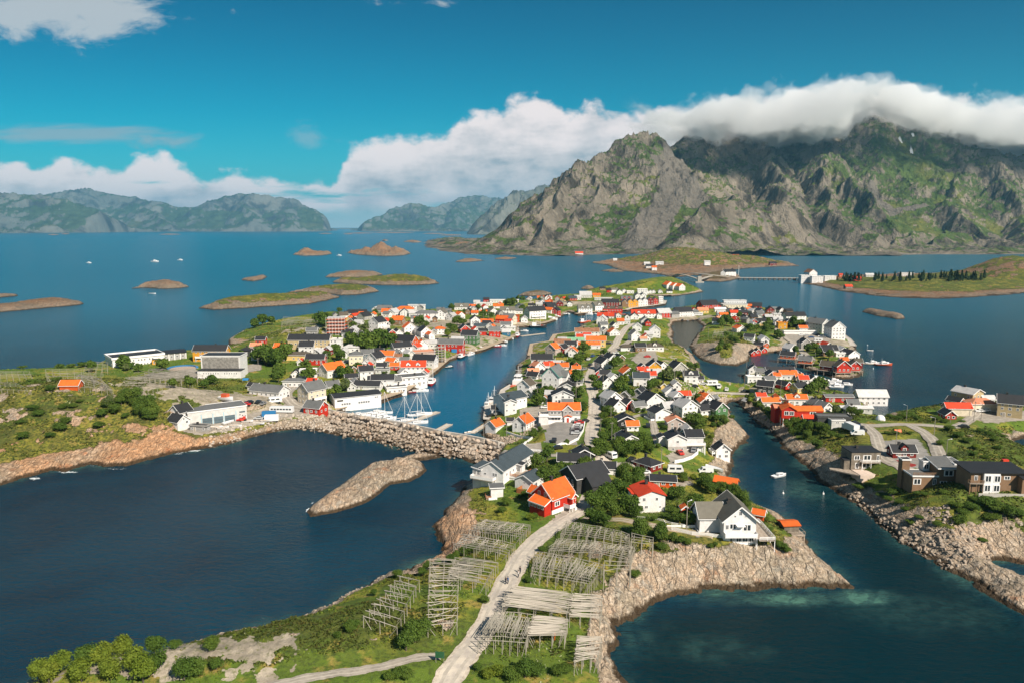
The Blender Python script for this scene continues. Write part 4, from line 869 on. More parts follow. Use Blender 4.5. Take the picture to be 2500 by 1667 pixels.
def build_house(name, label, cat, group, loc, L, W, h, rot, wall, roof, typ='gable', pitch=38, near=True, floors=None, chim=1, win=True, door=True, down=2.5, deck=None, dorm=0, wing=None, ov=.45, base=False, wscale=1, dens=1, dark=False, stilts=0, doorm=None, porch=False):
 rt = root(name, label, cat, loc, rot, group)
 ct = math.atan2(-loc[1] , -loc[0] * .6)
 rise = W / 2 * math.tan(R(pitch))
 b = MB(); wm_ = WALL[wall]; rm = ROOF[roof]
 if stilts: down = .25
 if typ == 'gable': gable_body(b, L, W, h, rise, down if not base else 0)
 else: b.box(-L / 2, L / 2, -W / 2, W / 2, -down if not base else 0, h)
 b.obj('wall', wm_, rt)
 if base:
  b = MB(); b.box(-L / 2 + .06, L / 2 - .06, -W / 2 + .06, W / 2 - .06, -down, .02); b.obj('foundation', WALL['st'], rt)
 b = MB()
 if typ == 'gable': gable_roof(b, L, W, h, rise, ov)
 elif typ == 'hip': hip_roof(b, L, W, h, rise * .75, ov)
 elif typ == 'flat':
  b.box(-L / 2 - .25, L / 2 + .25, -W / 2 - .25, W / 2 + .25, h + .01, h + .35)
 elif typ == 'shed':
  rs = W * math.tan(R(pitch)); x = L / 2 + .3; y = W / 2 + .3
  b.slab([(-x, -y, h + .1), (x, -y, h + .1), (x, y, h + rs + .1), (-x, y, h + rs + .1)], .25)
 ro = b.obj('roof', rm, rt)
 if typ == 'shed':
  b = MB(); rs = W * math.tan(R(pitch)); n = 0
  b.v += [(-L / 2, W / 2, h), (L / 2, W / 2, h), (L / 2, W / 2, h + rs - .2), (-L / 2, W / 2, h + rs - .2), (-L / 2, -W / 2, h), (L / 2, -W / 2, h)]
  for f in ((1, 0, 3, 2), (0, 4, 3), (5, 1, 2), (4, 5, 2, 3)): b.f.append(f); b.m.append(0)
  b.obj('upper_wall', wm_, rt)
 if typ == 'flat':
  b = MB(); x, y = L / 2 + .3, W / 2 + .3
  for q in ((-x, x, -y, -y + .35), (-x, x, y - .35, y), (-x, -x + .35, -y + .351, y - .351), (x - .35, x, -y + .351, y - .351)): b.box(*q, h + .2, h + .75)
  b.obj('parapet', M_TRIM if wall in ('w', 'cr') else wm_, ro)
 if typ == 'gable' and (near or loc[1] < 640) and wall not in ('wd',):
  b = MB(); barge(b, L, W, h, rise, ov); b.obj('bargeboard', M_TRIM, rt)
 if typ == 'hip' and near:
  b = MB(); x, y = L / 2 + ov + .03, W / 2 + ov + .03
  for q in (((-x, -y), (x, -y)), ((x, -y), (x, y)), ((x, y), (-x, y)), ((-x, y), (-x, -y))): b.bar((*q[0], h + .08), (*q[1], h + .08), .06, .2)
  b.obj('gutter', M_TRIM, ro)
 for i in range(chim):
  b = MB(); xx = L * (.14 if chim == 1 else -.25 + .5 * i); zt = (h + rise if typ == 'gable' else h + rise * .7 if typ == 'hip' else h + .5)
  b.box(xx - .38, xx + .38, -.36, .36, zt - 1.2, zt + .95); b.box(xx - .46, xx + .46, -.44, .44, zt + .951, zt + 1.1); b.obj('chimney', M_BRICK, ro)
 fl = floors or max(1, min(4, int(round((h + .2) / 2.7))))
 if win: windows_on(rt, L, W, h, rise, ct, near, fl, rot, typ, wscale=wscale, dens=dens, dark=dark)
 if dorm:
  for i in range(dorm):
   dx = (i + .5) / dorm * L * .8 - L * .4; side = -1 if math.sin(rot - math.pi / 2 - ct + math.pi / 2) or True else 1
   g = rot - math.pi / 2; side = -1 if math.cos(g - ct) > 0 else 1
   b = MB(); w2 = 1.3; yo = W / 2 * .88; zt = h + rise * .12; b.box(dx - w2, dx + w2, min(side * yo, 0), max(side * yo, 0), h, zt + 1.4); b.v += []
   n = len(b.v); b.v += [(dx - w2, side * yo, zt + 1.4), (dx + w2, side * yo, zt + 1.4), (dx, side * yo, zt + 2.5)]; b.f.append((n, n + 1, n + 2)); b.m.append(0)
   do = b.obj('dormer', wm_, ro); b = MB(); e = .25
   for sgn in (-1, 1):
    q = [(dx + sgn * (w2 + e), side * (yo + e), zt + 1.25), (dx, side * (yo + e), zt + 2.65), (dx, 0, zt + 2.65), (dx + sgn * (w2 + e), 0, zt + 1.25)]
    b.slab(q if sgn * side > 0 else q[::-1], .15)
   b.obj('dormer_roof', rm, do)
   window(rt, dx, side * (yo + .02), zt + .6, side * math.pi / 2, 1.3, 1.1, near)
 if door and near:
  g = rot - math.pi / 2; side = -1 if math.cos(g - ct) > 0 else 1
  put('door', doorm or ME_DOOR, rt, (L * .22, side * (W / 2 + .02), .05), 0 if side < 0 else math.pi)
 if porch:
  b = MB(); g = rot - math.pi / 2; side = -1 if math.cos(g - ct) > 0 else 1; y0, y1 = sorted((side * W / 2, side * (W / 2 + 2.0))); b.box(-1.6, 1.6, y0, y1, -down, 2.5); po = b.obj('porch', wm_, rt)
  b = MB(); b.box(-1.9, 1.9, y0 - .3, y1 + .3, 2.51, 2.8); b.obj('porch_roof', rm, po)
 if deck:
  dd = deck; g = rot - math.pi / 2; side = -1 if math.cos(g - ct) > 0 else 1
  y0, y1 = sorted((side * (W / 2 + .01), side * (W / 2 + dd))); b = MB(); zf = 0.0 if h < 4 else 2.5
  b.box(-L * .42, L * .42, y0, y1, zf - .25, zf); do = b.obj('deck', M_TRIM, rt); b = MB(); yy = side * (W / 2 + dd)
  b.box(-L * .42, L * .42, min(yy, yy - side * .08), max(yy, yy - side * .08), zf + .001, zf + .95)
  for sx in (-1, 1): b.box(*sorted((sx * L * .42, sx * (L * .42 - .08))), y0, y1, zf + .002, zf + .948)
  b.obj('railing', M_TRIM, do)
  for sx in (-1, -.3, .3, 1): b = MB(); b.box(sx * L * .4 - .1, sx * L * .4 + .1, yy - side * .2 - .1, yy - side * .2 + .1, -3.5, zf - .251); b.obj('post', M_TRIM, do)
 if wing:
  for (wx, wy, wl, ww, wh, wr, wroof, wt, wp, wwall) in wing:
   b = MB(); rs2 = ww / 2 * math.tan(R(wp)); wg = bpy.data.objects.new('wing', None);
   if wt == 'gable': gable_body(b, wl, ww, wh, rs2, down)
   else: b.box(-wl / 2, wl / 2, -ww / 2, ww / 2, -down, wh)
   wo = b.obj('wing', WALL[wwall or wall], rt, loc=(wx, wy, 0)); wo.rotation_euler = (0, 0, wr)
   b = MB(); (gable_roof(b, wl, ww, wh, rs2, ov) if wt == 'gable' else b.box(-wl / 2 - .2, wl / 2 + .2, -ww / 2 - .2, ww / 2 + .2, wh + .01, wh + .25)); b.obj('wing_roof', ROOF[wroof], wo)
   if wt == 'gable' and near: b = MB(); barge(b, wl, ww, wh, rs2, ov); b.obj('bargeboard', M_TRIM, wo)
   windows_on(wo, wl, ww, wh, rs2, ct, near, max(1, int(round((wh + .2) / 2.7))), rot + wr, wt, wscale=wscale)
 if stilts:
  b = MB(); nx = max(2, int(L / 3.2)); ny = max(2, int(W / 3.2)); ps = []
  b.box(-L / 2 - 1.2, L / 2 + 1.2, -W / 2 - 1.4, W / 2 + 1.4, -.30, -.02); dk = b.obj('deck', M_DECK, rt); b = MB()
  for sx in (-1, 1): b.bar((sx * (L / 2 + 1.15), -W / 2 - 1.35, .95), (sx * (L / 2 + 1.15), W / 2 + 1.35, .95), .1, .1)
  for sy in (-1, 1): b.bar((-L / 2 - 1.15, sy * (W / 2 + 1.35), .95), (L / 2 + 1.15, sy * (W / 2 + 1.35), .95), .1, .1)
  for sx in np.linspace(-1, 1, nx + 2):
   for sy in (-1, 1): b.bar((sx * (L / 2 + 1.15), sy * (W / 2 + 1.35), 0), (sx * (L / 2 + 1.15), sy * (W / 2 + 1.35), .95), .1)
  b.obj('railing', M_DECK, dk)
  for i in range(nx + 1):
   for j in range(ny + 1):
    b = MB(); x = -L / 2 - 1 + (L + 2) * i / nx; y = -W / 2 - 1.2 + (W + 2.4) * j / ny; b.bar((x, y, -stilts - 2), (x, y, -.3), .3)
    if j == 0 and i < nx: b.bar((x, y, -stilts), (x + (L + 2) / nx, y, -.4), .18)
    b.obj('pile', M_DECK, dk)
 HOUSES.append((loc[0], loc[1], loc[2], L, W, h + rise, rot, label, rt)); return rt
CROP = {'A': (200,720,4.356), 'B': (600,720,4.356), 'C': (1050,680,5.6), 'D': (1150,800,5.2275), 'E': (1400,700,5.6), 'F': (1450,880,5.2275), 'G': (1750,700,5.6), 'H': (1800,860,5.6), 'I': (2100,900,4.6125),
 'J': (1130,1050,4.48), 'K': (1500,1080,4.48), 'L': (0,860,4.48), 'M': (1540,640,5.973), 'N': (1380,700,5.973), 'Q': (1400,600,4.276), 'T': (1930,600,4.126), 'V': (1150,800,5.2275), 'X': (0,0,1.0), 'U': (800,1250,3.76), 'Y': (1100,1250,3.76), 'Z': (2000,1100,3.92), 'W': (700,1000,3.92)}
def cpx(c, x, y): ox, oy, s = CROP[c]; return ox + x / s, oy + y / s
TABLE = '''
A 1360 705 340 130 110 0 oc k d=0,dk=1,n=apartment_house | orange two-storey block with black roof behind the pebbledash hall
A 1950 1082 370 180 62 160 w g p=30,n=clubhouse | long low white building with grey roof uphill of the gravel harbour yard
A 1727 652 110 100 60 0 dg k t=hip | dark grey hip-roofed house at the foot of the pink cliff
A 1972 642 125 100 45 0 w k t=hip | small white house with black hip roof below the pink cliff
A 1848 602 115 80 55 0 pk p | salmon terraced house tucked under the pink cliff
A 2100 602 110 80 50 0 w o | white house with orange roof beside the salmon terrace under the cliff
A 1010 1300 150 170 25 60 w k w=0,n=shed | black-roofed low shed against the grey industrial hall
A 985 1390 170 150 30 150 w k n=shed | white shed with black gable roof above the coastal rocks
A 1240 1455 190 70 55 170 gy k t=flat,st=3,n=cabin | grey flat-roofed cabin on posts above the pink shore rocks
L 750 405 190 110 28 3 or o w=0,c=0,n=barn | lone rusty orange barn among the drying racks on the heath
B 670 585 430 130 105 178 tn k f=3,n=school_building | long yellow three-storey block with black roof
B 640 620 150 110 70 2 w k | white house with black roof before the long yellow block
B 560 697 250 110 55 0 ye d t=hip | yellow bungalow with brown hip roof near the park trees
B 870 642 85 85 60 75 dr l | dark red gambrel house with pale roof edges
B 735 745 190 110 65 0 re k | red house with black roof beside the park trees
B 890 882 230 150 85 50 w o n=chapel | tall-windowed white hall with bright orange roof
B 650 890 170 110 80 12 w l t=flat | white flat-roofed annex beside the tall-windowed hall
B 1160 745 140 130 100 10 cr g t=hip | cream hip-roofed house by the lane junction
B 1285 697 120 100 70 10 sg g | slate blue house behind the cream hip-roofed one
B 1370 748 140 130 75 60 w k | white gambrel house with black roof below the big leafy grove
B 1500 702 150 100 60 170 w o | white house with orange roof above the gambrel house
B 1620 707 80 70 50 0 w b | little white house with rusty brown roof by the boatyard
B 1640 642 200 110 80 30 w k f=3 | long white house with black roof beside the brick church hall
B 1700 578 200 140 80 160 or k n=church_hall | red brick church hall with black roof and white gable edges
B 1265 907 140 110 100 20 w k | white two-storey house with black roof above the quay sheds
B 1450 987 230 110 90 5 w k | white quay warehouse with long black roof and two window rows
B 1740 977 290 200 90 25 w g t=flat,n=warehouse | broad white quay warehouse with flat grey roof
B 1780 852 250 130 90 2 w r d=2 | white house with bright red twin-gable roof above the quay
B 1905 907 75 70 85 80 w r | narrow white gable with red porch roof on the quay edge
B 1900 765 240 120 70 165 w k n=boat_shed | white boat shed with sloping black roof beside the scaffolding
B 1290 1012 270 100 50 172 w k | white shed with black roof directly behind the long black-roofed store
B 1580 1052 210 120 60 22 w g t=flat,n=warehouse | low white quay store with dark grey flat roof
B 670 1168 220 190 150 50 cr g f=3,dk=1.6,n=guesthouse | cream four-storey guesthouse with balcony above the red boathouse
B 720 1272 190 160 72 160 re g p=35,n=boathouse | red boathouse with grey roof at the root of the breakwater
B 900 1038 130 110 70 35 w g | small pale house joined behind the cream guesthouse
B 500 977 210 100 60 175 w g t=hip | low white house with grey hip roof among garden bushes
B 1135 424 90 95 45 85 w l | white gabled cottage beside the scaffolded tower block
B 1200 480 100 90 45 75 w g | white cottage with grey annex above the leafy grove
B 955 592 120 90 110 0 w l t=flat,n=fire_station | tall plain white block with flat roof behind the grove
B 1120 607 170 100 45 0 w l t=hip | low white hip-roofed house at the edge of the big grove
B 785 622 90 60 40 0 w d t=flat | little white flat house between the yellow block and the red gambrel
B 1180 242 190 80 45 5 w k | long white house with black roof on the seaward rise
B 1245 247 90 80 30 0 w o | small white house with orange roof on the seaward rise
B 1030 262 90 80 40 20 w d | white house with dark roof above the scaffolded block
B 1100 297 70 80 35 80 ye o | small yellow gable with orange roof uphill of the scaffolded block
B 1130 327 90 90 40 70 br k | brown cottage with black roof beside the small yellow gable
B 1250 272 120 100 40 60 gy k | grey cottage with black roof below the seaward rise
B 1390 402 140 130 105 60 w k f=3 | tall white gable with black roof above the leafy grove
B 1450 397 100 90 40 70 cr l | low cream house leaning against the tall white gable
B 1470 192 150 100 35 170 gy g | wide grey-roofed house at the seaward edge of town
B 1500 220 110 80 35 0 w o | white house with orange roof below the wide grey-roofed one
B 1690 192 180 90 40 0 w o t=hip | wide orange-roofed house on the seaward shore
B 1815 167 175 70 50 0 w g t=flat | white flat-roofed building standing on the outer shore
B 1560 234 120 100 40 70 w l | white gable with pale roof between two orange roofs
B 1680 234 90 90 45 100 w g | white gable with grey roof by the tall flagpole
B 1615 320 120 100 50 165 br o | brown house with bright orange roof behind a round tree
B 1920 277 230 100 75 5 w g t=hip,f=3,n=hotel | white three-storey hotel with grey hip roof on the seaward side
B 2080 267 110 100 70 80 w gt f=3 | tall white gabled inn beside the three-storey hotel
B 1730 414 120 130 60 110 w o | white gable with an orange roof slope above the brick hall
B 1600 447 110 100 35 120 w k | low white house with skylights in its black roof
B 1890 454 140 120 60 115 w k | white gable with black roof above the church hall
B 2060 424 110 80 60 5 w o t=hip | white house with orange hip roof near the green warehouse
B 1835 302 90 70 35 0 cr o | cream cottage with orange roof below the three-storey hotel
B 1920 294 60 60 40 80 w r | small white gable with red roof in front of the hotel
B 1865 580 110 110 50 110 w o | white cottage with orange skylight roof beside the boatyard
B 1880 662 220 150 45 20 pk p t=flat,w=0,c=0,n=boat_shed | tan flat timber roof of the unfinished boatyard hall
B 1240 817 90 60 40 0 w o | small house with orange roof by the hedge above the quay
B 1450 834 140 90 40 0 lg s t=flat | low pale blue-grey shed behind the quay warehouse
B 1580 797 90 70 45 0 re o n=shed | small red shed with orange roof behind the twin-gable house
C 290 577 110 100 60 60 w l | white steep-roofed house downhill of the gabled inn
C 400 562 120 100 60 120 w o | white house with orange roof next to the steep-roofed house
C 430 432 190 110 40 0 w gt d=1 | wide white villa with sand-grey roof on the outer shore
C 250 472 80 60 30 0 sg g | small blue-grey cottage below the wide villa
C 610 652 130 130 85 100 w k | white house with black roof slope above the blue shed
C 555 447 90 80 35 100 w g | white cottage with grey roof at the foot of the outer slope
C 650 442 100 80 35 110 w k | white cottage with black roof at the foot of the outer slope
C 610 502 90 70 30 0 w o | orange roof poking up behind dense garden trees
C 735 497 85 70 30 0 w o | second orange roof behind the dense garden trees
C 745 377 210 60 35 0 w d t=flat | lower white flat-roofed terrace on the outer shore
C 1015 337 380 60 32 0 w d t=flat | longest white flat-roofed terrace on the outer shore
C 935 412 130 70 30 0 w o | orange-roofed house on the grassy outer slope
C 850 507 130 110 55 110 w gt | white house with olive roof above the orange boathouse
C 1060 492 200 110 55 0 w gt d=1 | wide white house with olive roof and one gable dormer
C 1080 622 170 120 80 150 cr g | cream gabled store with grey roof at the harbour bend
C 990 617 160 110 55 155 re o n=boathouse | red boathouse with bright orange roof at the harbour bend
C 765 642 190 90 45 0 bl o n=boathouse | blue boathouse with orange roof
C 690 694 180 80 40 0 gy s n=shed | low grey shed in front of the blue boathouse
C 1190 597 70 60 80 90 or k t=flat,c=0 | narrow orange-red store beside the white mast
C 880 797 150 120 80 3 re g n=warehouse | pale quay store with bright red upper wall
C 830 702 80 110 50 75 w k | white gable behind the bright red quay store
C 1040 782 110 90 50 3 bl l c=0,n=boathouse | small blue quay shed with pale roof
C 1070 707 190 80 35 0 w l t=flat | flat white shed behind the small blue quay shed
C 545 897 220 150 115 165 gn k f=3,n=warehouse | big dark green wharf building with black roof
C 460 752 130 130 60 110 re k | red gable with black roof behind the dark green wharf building
C 290 1002 330 140 105 172 re g n=warehouse | long red quay warehouse with mottled grey roof
C 1440 562 260 140 110 30 w k f=3,dk=1.5,n=hotel | white waterfront hotel with black roof and galleries
C 1390 397 95 60 25 0 w k | small black-roofed house directly above the waterfront hotel
C 1535 390 90 100 55 95 w l | white gable with pale roof above the waterfront hotel
C 1637 354 70 80 45 90 or o | bright orange gable house by the inner harbour
C 1512 292 90 60 25 0 w o | orange roof on the outer edge beyond the waterfront hotel
C 1600 294 70 70 35 100 w k | white gable with black roof on the outer edge of the inlet
C 1355 307 80 60 25 80 w o | small gable with orange roof on the outer grassy bank
C 1740 307 70 60 35 90 gy r | grey gable with red roof near the inlet
C 1830 320 80 70 35 60 ye r | yellow cottage with red roof near the inlet
C 1775 382 110 90 40 90 dr g | dark red gabled boathouse at the inner inlet
C 1950 304 110 70 30 0 re s | red house with slate roof above the inlet wall
C 1650 442 130 100 60 20 dg k | black house with black roof beside the waterfront hotel
C 1730 502 90 90 60 60 re k n=boathouse | red boathouse with black roof on the waterfront by the hotel
C 1210 417 80 70 40 70 sg s | slate blue cottage among trees behind the white mast
E 190 692 320 110 75 178 w b f=2 | white fish plant with rusty brown roof on the eastern quay
E 250 690 120 90 38 90 w r | white hut with red roof against the fish plant
C 1985 892 230 80 50 0 w m c=0 | shed with mint green roof beside the orange warehouses
D 1440 172 180 90 50 0 w r c=0,n=warehouse | red-roofed warehouse between the mint and the orange roofs
D 1600 252 240 110 90 175 ye o c=0,n=warehouse | big yellow warehouse with vivid orange roof by the main street
D 1510 272 270 70 55 0 w o c=0,n=warehouse | long low orange roof in front of the yellow warehouse
D 1170 247 210 110 50 170 w b c=0 | weathered pinkish-brown roofed store on the eastern quay
D 1050 352 130 150 80 55 pk o | peach-coloured gable with orange roof on the eastern quay
D 1270 342 110 120 50 80 w p | white gable with faded orange roof near the peach-coloured gable
D 1360 250 90 90 40 100 w o | small orange-roofed house squeezed behind the round street tree
D 905 482 260 140 80 178 w k n=warehouse | white harbour store with wide black roof and small gable
D 1155 462 130 80 40 0 re t | red cottage with yellowing turf roof
D 1130 542 220 100 50 0 w o | wide orange roof below the turf-roofed cottage
D 850 562 150 150 60 110 w p | white cross-gabled house with faded orange roof on the quay
D 790 612 140 100 45 20 w p | low annex with faded orange roof near the orange-sterned ship
D 800 662 140 110 45 150 w k | white house with black roof beside the moored rescue ship
D 710 857 180 170 120 62 w d | white two-storey house with brown roof above the rescue ship
D 1260 692 160 130 80 70 w o | white house with orange roof beside the teal-trimmed villa
D 1345 562 100 70 35 0 w o | flat orange roof close to the main street bend
D 1170 967 200 260 110 90 w k p=24 | broad white house with shallow gable behind the lodge
D 1240 812 180 190 40 80 w k p=26 | white house with black roof just behind the broad shallow-gabled one
D 940 967 60 70 70 80 w b w=0,c=0,n=shed | tiny white shed in the garden trees by the lodge
D 300 1342 180 160 85 55 w o w=0,n=boathouse | small white boathouse with orange roof above the harbour rock wall
D 670 1317 230 190 100 62 w o f=2,dk=2 | white house with orange roof and terrace beside the parking lot
D 500 1242 80 70 50 0 w k w=0,c=0,n=garage | little white garage with black roof beside the terrace house
D 340 1090 150 90 50 0 w k c=0 | low white annex with black roof on the ship quay
D 1700 532 200 150 90 110 w k | upper white roadside house with black roof and round gable window
D 1790 452 160 110 70 110 w k | white house with black roof behind the round-windowed one
D 1660 622 150 120 60 85 re k | red and white house with black roof by the main street
D 1730 772 150 150 80 108 w k | white roadside house with thin black roof among bushes
D 1800 1012 200 200 110 112 w l | tall white roadside house with pale pink-grey roof
D 1850 1092 170 200 80 118 w k | white roadside house with skylight in its black roof
F 410 847 200 220 85 95 bk k p=25 | all-black bungalow with white door beside the main street
F 440 1087 260 210 85 105 w k p=25 | white bungalow with black roof next to the all-black bungalow
F 600 492 160 130 80 60 gy k | grey house with red annex between leafy gardens
F 750 612 220 250 100 112 w k p=34 | large cream-white gable with black roof above the courtyard
F 850 767 200 210 100 110 w k p=25,dk=2 | white house with wraparound balcony and black roof
F 985 472 130 160 70 95 w l | white house with pale roof and three dormer windows
F 1060 542 130 150 80 110 w l | white terrace house in front of the pale-roofed one
F 1200 722 200 240 130 112 w l p=34 | large white gable with pale metal roof facing the channel
F 1045 897 190 205 115 90 pk p p=28 | pinkish grey house with faded salmon roof
F 1600 747 170 190 130 115 gn k | dark green gable house with white windows above the channel
F 1450 622 80 90 60 0 gy g | small grey house behind the dark green gable house
F 1430 562 150 140 80 115 w o | white gable with orange roof slope beside the causeway rocks
F 1640 1262 150 180 130 95 w k dk=1.5 | narrow white house with black roof on the rocky channel shore
F 610 327 190 140 110 175 w s | white two-storey house with dark solar roof
F 720 272 140 100 90 0 w r | red-roofed wing behind the solar-roofed house
F 440 217 180 160 60 100 gy o | grey bungalow with bright orange-red roof by the gravel drive
F 775 142 140 160 70 95 oc k | yellow-orange cottage with black roof facing the road
F 1080 152 160 200 50 110 gy k | grey timber cottage with dark roof above the inlet
F 1240 287 170 120 100 178 w k d=1 | white villa with black roof and pointed central gable
F 1350 292 90 80 60 0 w k | little white side house next to the pointed-gable villa
F 890 372 70 70 40 90 ye t w=0 | small yellow shed with grassy roof
F 720 1425 280 230 65 130 dr k t=hip | dark red house with worn grey and black hip roof
E 400 512 130 130 60 75 w l | white two-storey house near the eastern quay with red roof behind it
E 450 442 220 110 40 170 w r | wide bright red roof at the bend of the inner channel
E 555 672 130 140 45 100 w o | white cottage with salmon roof on the green knoll
E 560 572 100 90 40 110 w k | small white gable above the salmon-roofed cottage
E 840 747 120 130 90 105 w g | tall white gable with grey roof in the town centre
E 880 612 110 120 60 80 w l | white house with pale roof beyond the tall grey-roofed gable
E 1120 697 120 140 105 85 w w | tall white house with white roof beside the tidal pool
E 960 747 90 60 25 0 w p c=0,w=0 | low shed with pink roof
E 755 874 210 120 45 0 w d t=hip | white bungalow with brown hip roof above the street junction
E 1110 877 240 140 55 5 w d t=hip,d=1 | white villa with arches and brown hip roof by the tidal pool
E 840 452 90 110 45 85 w k | white gable with black roof slope by the inner channel
E 960 432 320 120 60 0 w r d=2 | long white row with orange-red roof by the inner channel
E 985 517 110 120 50 90 lg g | pale grey gable in front of the long orange-red row
E 730 512 90 90 50 0 lg l t=hip | small pale house with white railings by the inner channel
E 1240 427 190 140 60 20 re l n=warehouse | red wharf building with pale grey roof
E 1510 420 240 140 70 20 w k n=warehouse,f=2 | white wharf building with long black roof by the parked coach
E 1860 307 260 150 50 20 re k n=warehouse | red gabled wharf hall with long black roof near the flagpole
E 1775 367 140 90 40 0 ye p | yellow cottage between the coach and the red wharf hall
E 2010 347 150 60 35 0 w w c=0,w=0,n=marquee | white canopy hall on the northern quay
E 1985 502 110 110 45 60 oc p | small amber gable with salmon roof near the trees
E 2060 422 110 70 35 0 w o | orange roof behind the small amber gable
G 250 322 320 110 70 0 cr d t=flat,c=0,n=factory | cream fish factory on the northern quay
G 250 236 300 70 40 0 w d t=flat,c=2,n=factory | white upper hall of the northern quay factory
G 545 307 170 110 35 160 re k c=0,n=boathouse | low red boathouse with wide black roof on the northern quay
G 260 492 70 80 45 110 dr r | small dark red gable uphill from the tidal island
G 300 387 90 90 50 110 w k | white gable with black roof in the northern row
G 375 372 80 70 50 110 sg s | blue-grey gable in the northern row
G 360 397 120 70 40 0 dr k | dark red shed before the blue-grey gable
G 395 464 90 70 40 110 w k | white cottage with black roof below the dark red shed
G 513 527 70 85 50 90 re w | red gable with white edges and two windows
G 605 567 80 90 45 90 ye k | yellow gable with black roof beside the lane
G 330 622 140 140 50 100 w o p=28 | white cottage with orange roof on the tidal island slope
G 505 362 80 80 45 110 sg s | first slate-grey gable near the low red boathouse
G 600 402 90 100 60 110 sg s | second slate-grey gable with white base
G 735 362 80 105 40 90 dr k | steep dark red gable on the outer shore
G 715 467 100 80 50 0 bk l | black house with pale roof
G 825 452 100 80 70 0 w s t=flat | white modern block with balcony and slate top
G 880 372 80 80 50 110 w k | white gable with black roof nearest the long white store
G 1080 482 290 120 75 10 w k n=warehouse | long white store with black roof and snow guards
G 850 547 80 90 60 80 w g | white gable with grey roof behind the yellow cube house
G 900 580 120 90 80 0 oc r t=flat | yellow cube house with red roof
G 1140 654 430 50 38 0 w g t=flat,c=0,w=0,n=garage | long row of white garages
G 1430 642 260 150 130 120 lg g f=4,n=apartment_house | grey apartment block with galleries on the eastern shore
G 1650 722 210 190 160 95 w g f=4,n=apartment_house | tall white apartment house with stair gallery on the quay
G 1215 852 130 140 80 95 gy k | blue-grey gabled house with white porch by the apartment lot
G 1030 907 140 140 70 115 w l | white gable house beside the lane to the stilt cabins
G 1550 922 210 150 55 0 w k | white house with broad black roof below the apartments
G 1400 852 70 80 45 100 w o | tiny white gable with orange roof below the apartments
G 1850 1002 200 190 70 110 w k p=30 | white house with boards on its black roof above the pontoon
G 1690 962 120 80 50 0 w w t=flat | white terrace joined to the house above the pontoon
G 500 947 70 80 35 105 re k n=rorbu_cabin | front red cabin on the tidal island shore
G 560 910 70 80 35 105 re k n=rorbu_cabin | middle red cabin on the tidal island shore
G 645 902 70 80 35 105 re k n=rorbu_cabin | end red cabin on the tidal island shore
G 590 842 120 80 35 150 or k n=rorbu_cabin | orange-red cabin behind the three shore cabins
G 680 827 60 60 35 90 or d n=rorbu_cabin | smallest orange-red cabin by the rock face
H 720 152 180 110 45 150 or k st=4,n=rorbu_cabin | orange-ended stilt cabin with black roof over the inlet
H 960 202 160 110 45 150 or g st=4,n=rorbu_cabin | orange-ended stilt cabin with grey roof over the inlet
H 1310 292 210 150 60 140 dr d st=2.5,n=rorbu_cabin | long dark red cabin on the stony point
H 1450 302 120 190 80 95 re d st=3,n=rorbu_cabin | red stilt cabin with white window group and porch
H 1610 274 120 125 75 90 re d st=2,n=rorbu_cabin | tall bright red gable at the tip of the point
H 1620 182 180 100 50 0 dr d n=rorbu_cabin | dark red cabin behind the tall bright red gable
H 240 287 130 130 60 80 w k | white cottage with black gable roof beside the inlet
H 235 407 190 90 75 3 w w t=flat | white flat-roofed garage house beside the inlet
H 590 302 370 90 60 2 re k n=boathouse | long red boathouse with black roof behind the orange-roofed row
H 700 372 220 110 75 0 w o | tall middle house of the white row with orange roofs
H 545 377 90 90 60 0 w o | lower end house of the white row with orange roofs
H 850 387 95 80 60 0 cr o | cream end house of the row with orange roofs
H 420 572 200 140 110 150 dg k | black two-storey house with grey glazed gable
H 880 562 210 130 80 30 ye k | yellow house with black roof beside a big willow bush
H 820 722 260 120 90 178 w o d=1 | white house with orange roof and one front gable
H 460 752 230 110 85 0 w o | white house with ribbed orange roof above the channel
H 330 652 120 90 60 0 w r | white house with red roof behind the ribbed orange one
H 135 722 70 75 45 110 wd l w=0,c=0,n=shed | little weathered shed among boulders by the causeway
H 1400 682 360 130 75 178 re g p=20 | long red bungalow with grey roof and white porch
H 1120 772 170 150 60 110 gy g | grey gable with ribbed dark roof beside the large red house
H 1860 724 380 190 120 178 w w f=3,c=0,n=warehouse | huge white warehouse on piles over the eastern water
H 1640 827 400 110 70 178 lg w p=20 | long pale grey cabin with white roof below the huge warehouse
H 1340 1002 430 170 110 174 dg g t=flat,w=0,c=0 | black modern house with flat roof next to the large red house
H 545 862 110 100 90 160 w r | narrow white house with red roof beside the large red house
I 1290 405 230 220 130 120 tn l p=22,n=warehouse | tall sand-coloured fish warehouse with grey roof at the eastern quay
I 1400 472 290 180 75 0 cr p t=hip,c=0,w=0,n=warehouse | low cream warehouse with patchy rusted roof at the eastern quay
I 1120 527 265 120 85 176 cr r c=0,w=0,n=warehouse | cream shed with vivid orange-red roof at the eastern quay
I 1760 560 230 200 160 150 tn k n=warehouse | sand-coloured store with black roof at the frame edge
I 500 1002 250 150 55 178 dr k d=1 | dark red cabin with black dormer roof on the asphalt loop
J 1220 402 330 200 60 175 bk k p=28,n=house | black-roofed bungalow with two skylights behind the trees
J 1320 330 170 200 60 95 bk k p=28 | rear black-roofed wing house near the road junction
J 1560 482 230 170 60 172 w k p=28 | black-roofed garage house beside the lone round bush
J 850 352 80 70 55 70 w k w=0,c=0,n=garage | little garage with black roof near the long slate-roofed house
K 550 492 260 200 62 172 or k p=16 | orange timber house with weathered black roof and terrace
K 775 797 75 70 75 90 or o w=0,c=0,n=shed | narrow rusty orange shed between garden bushes
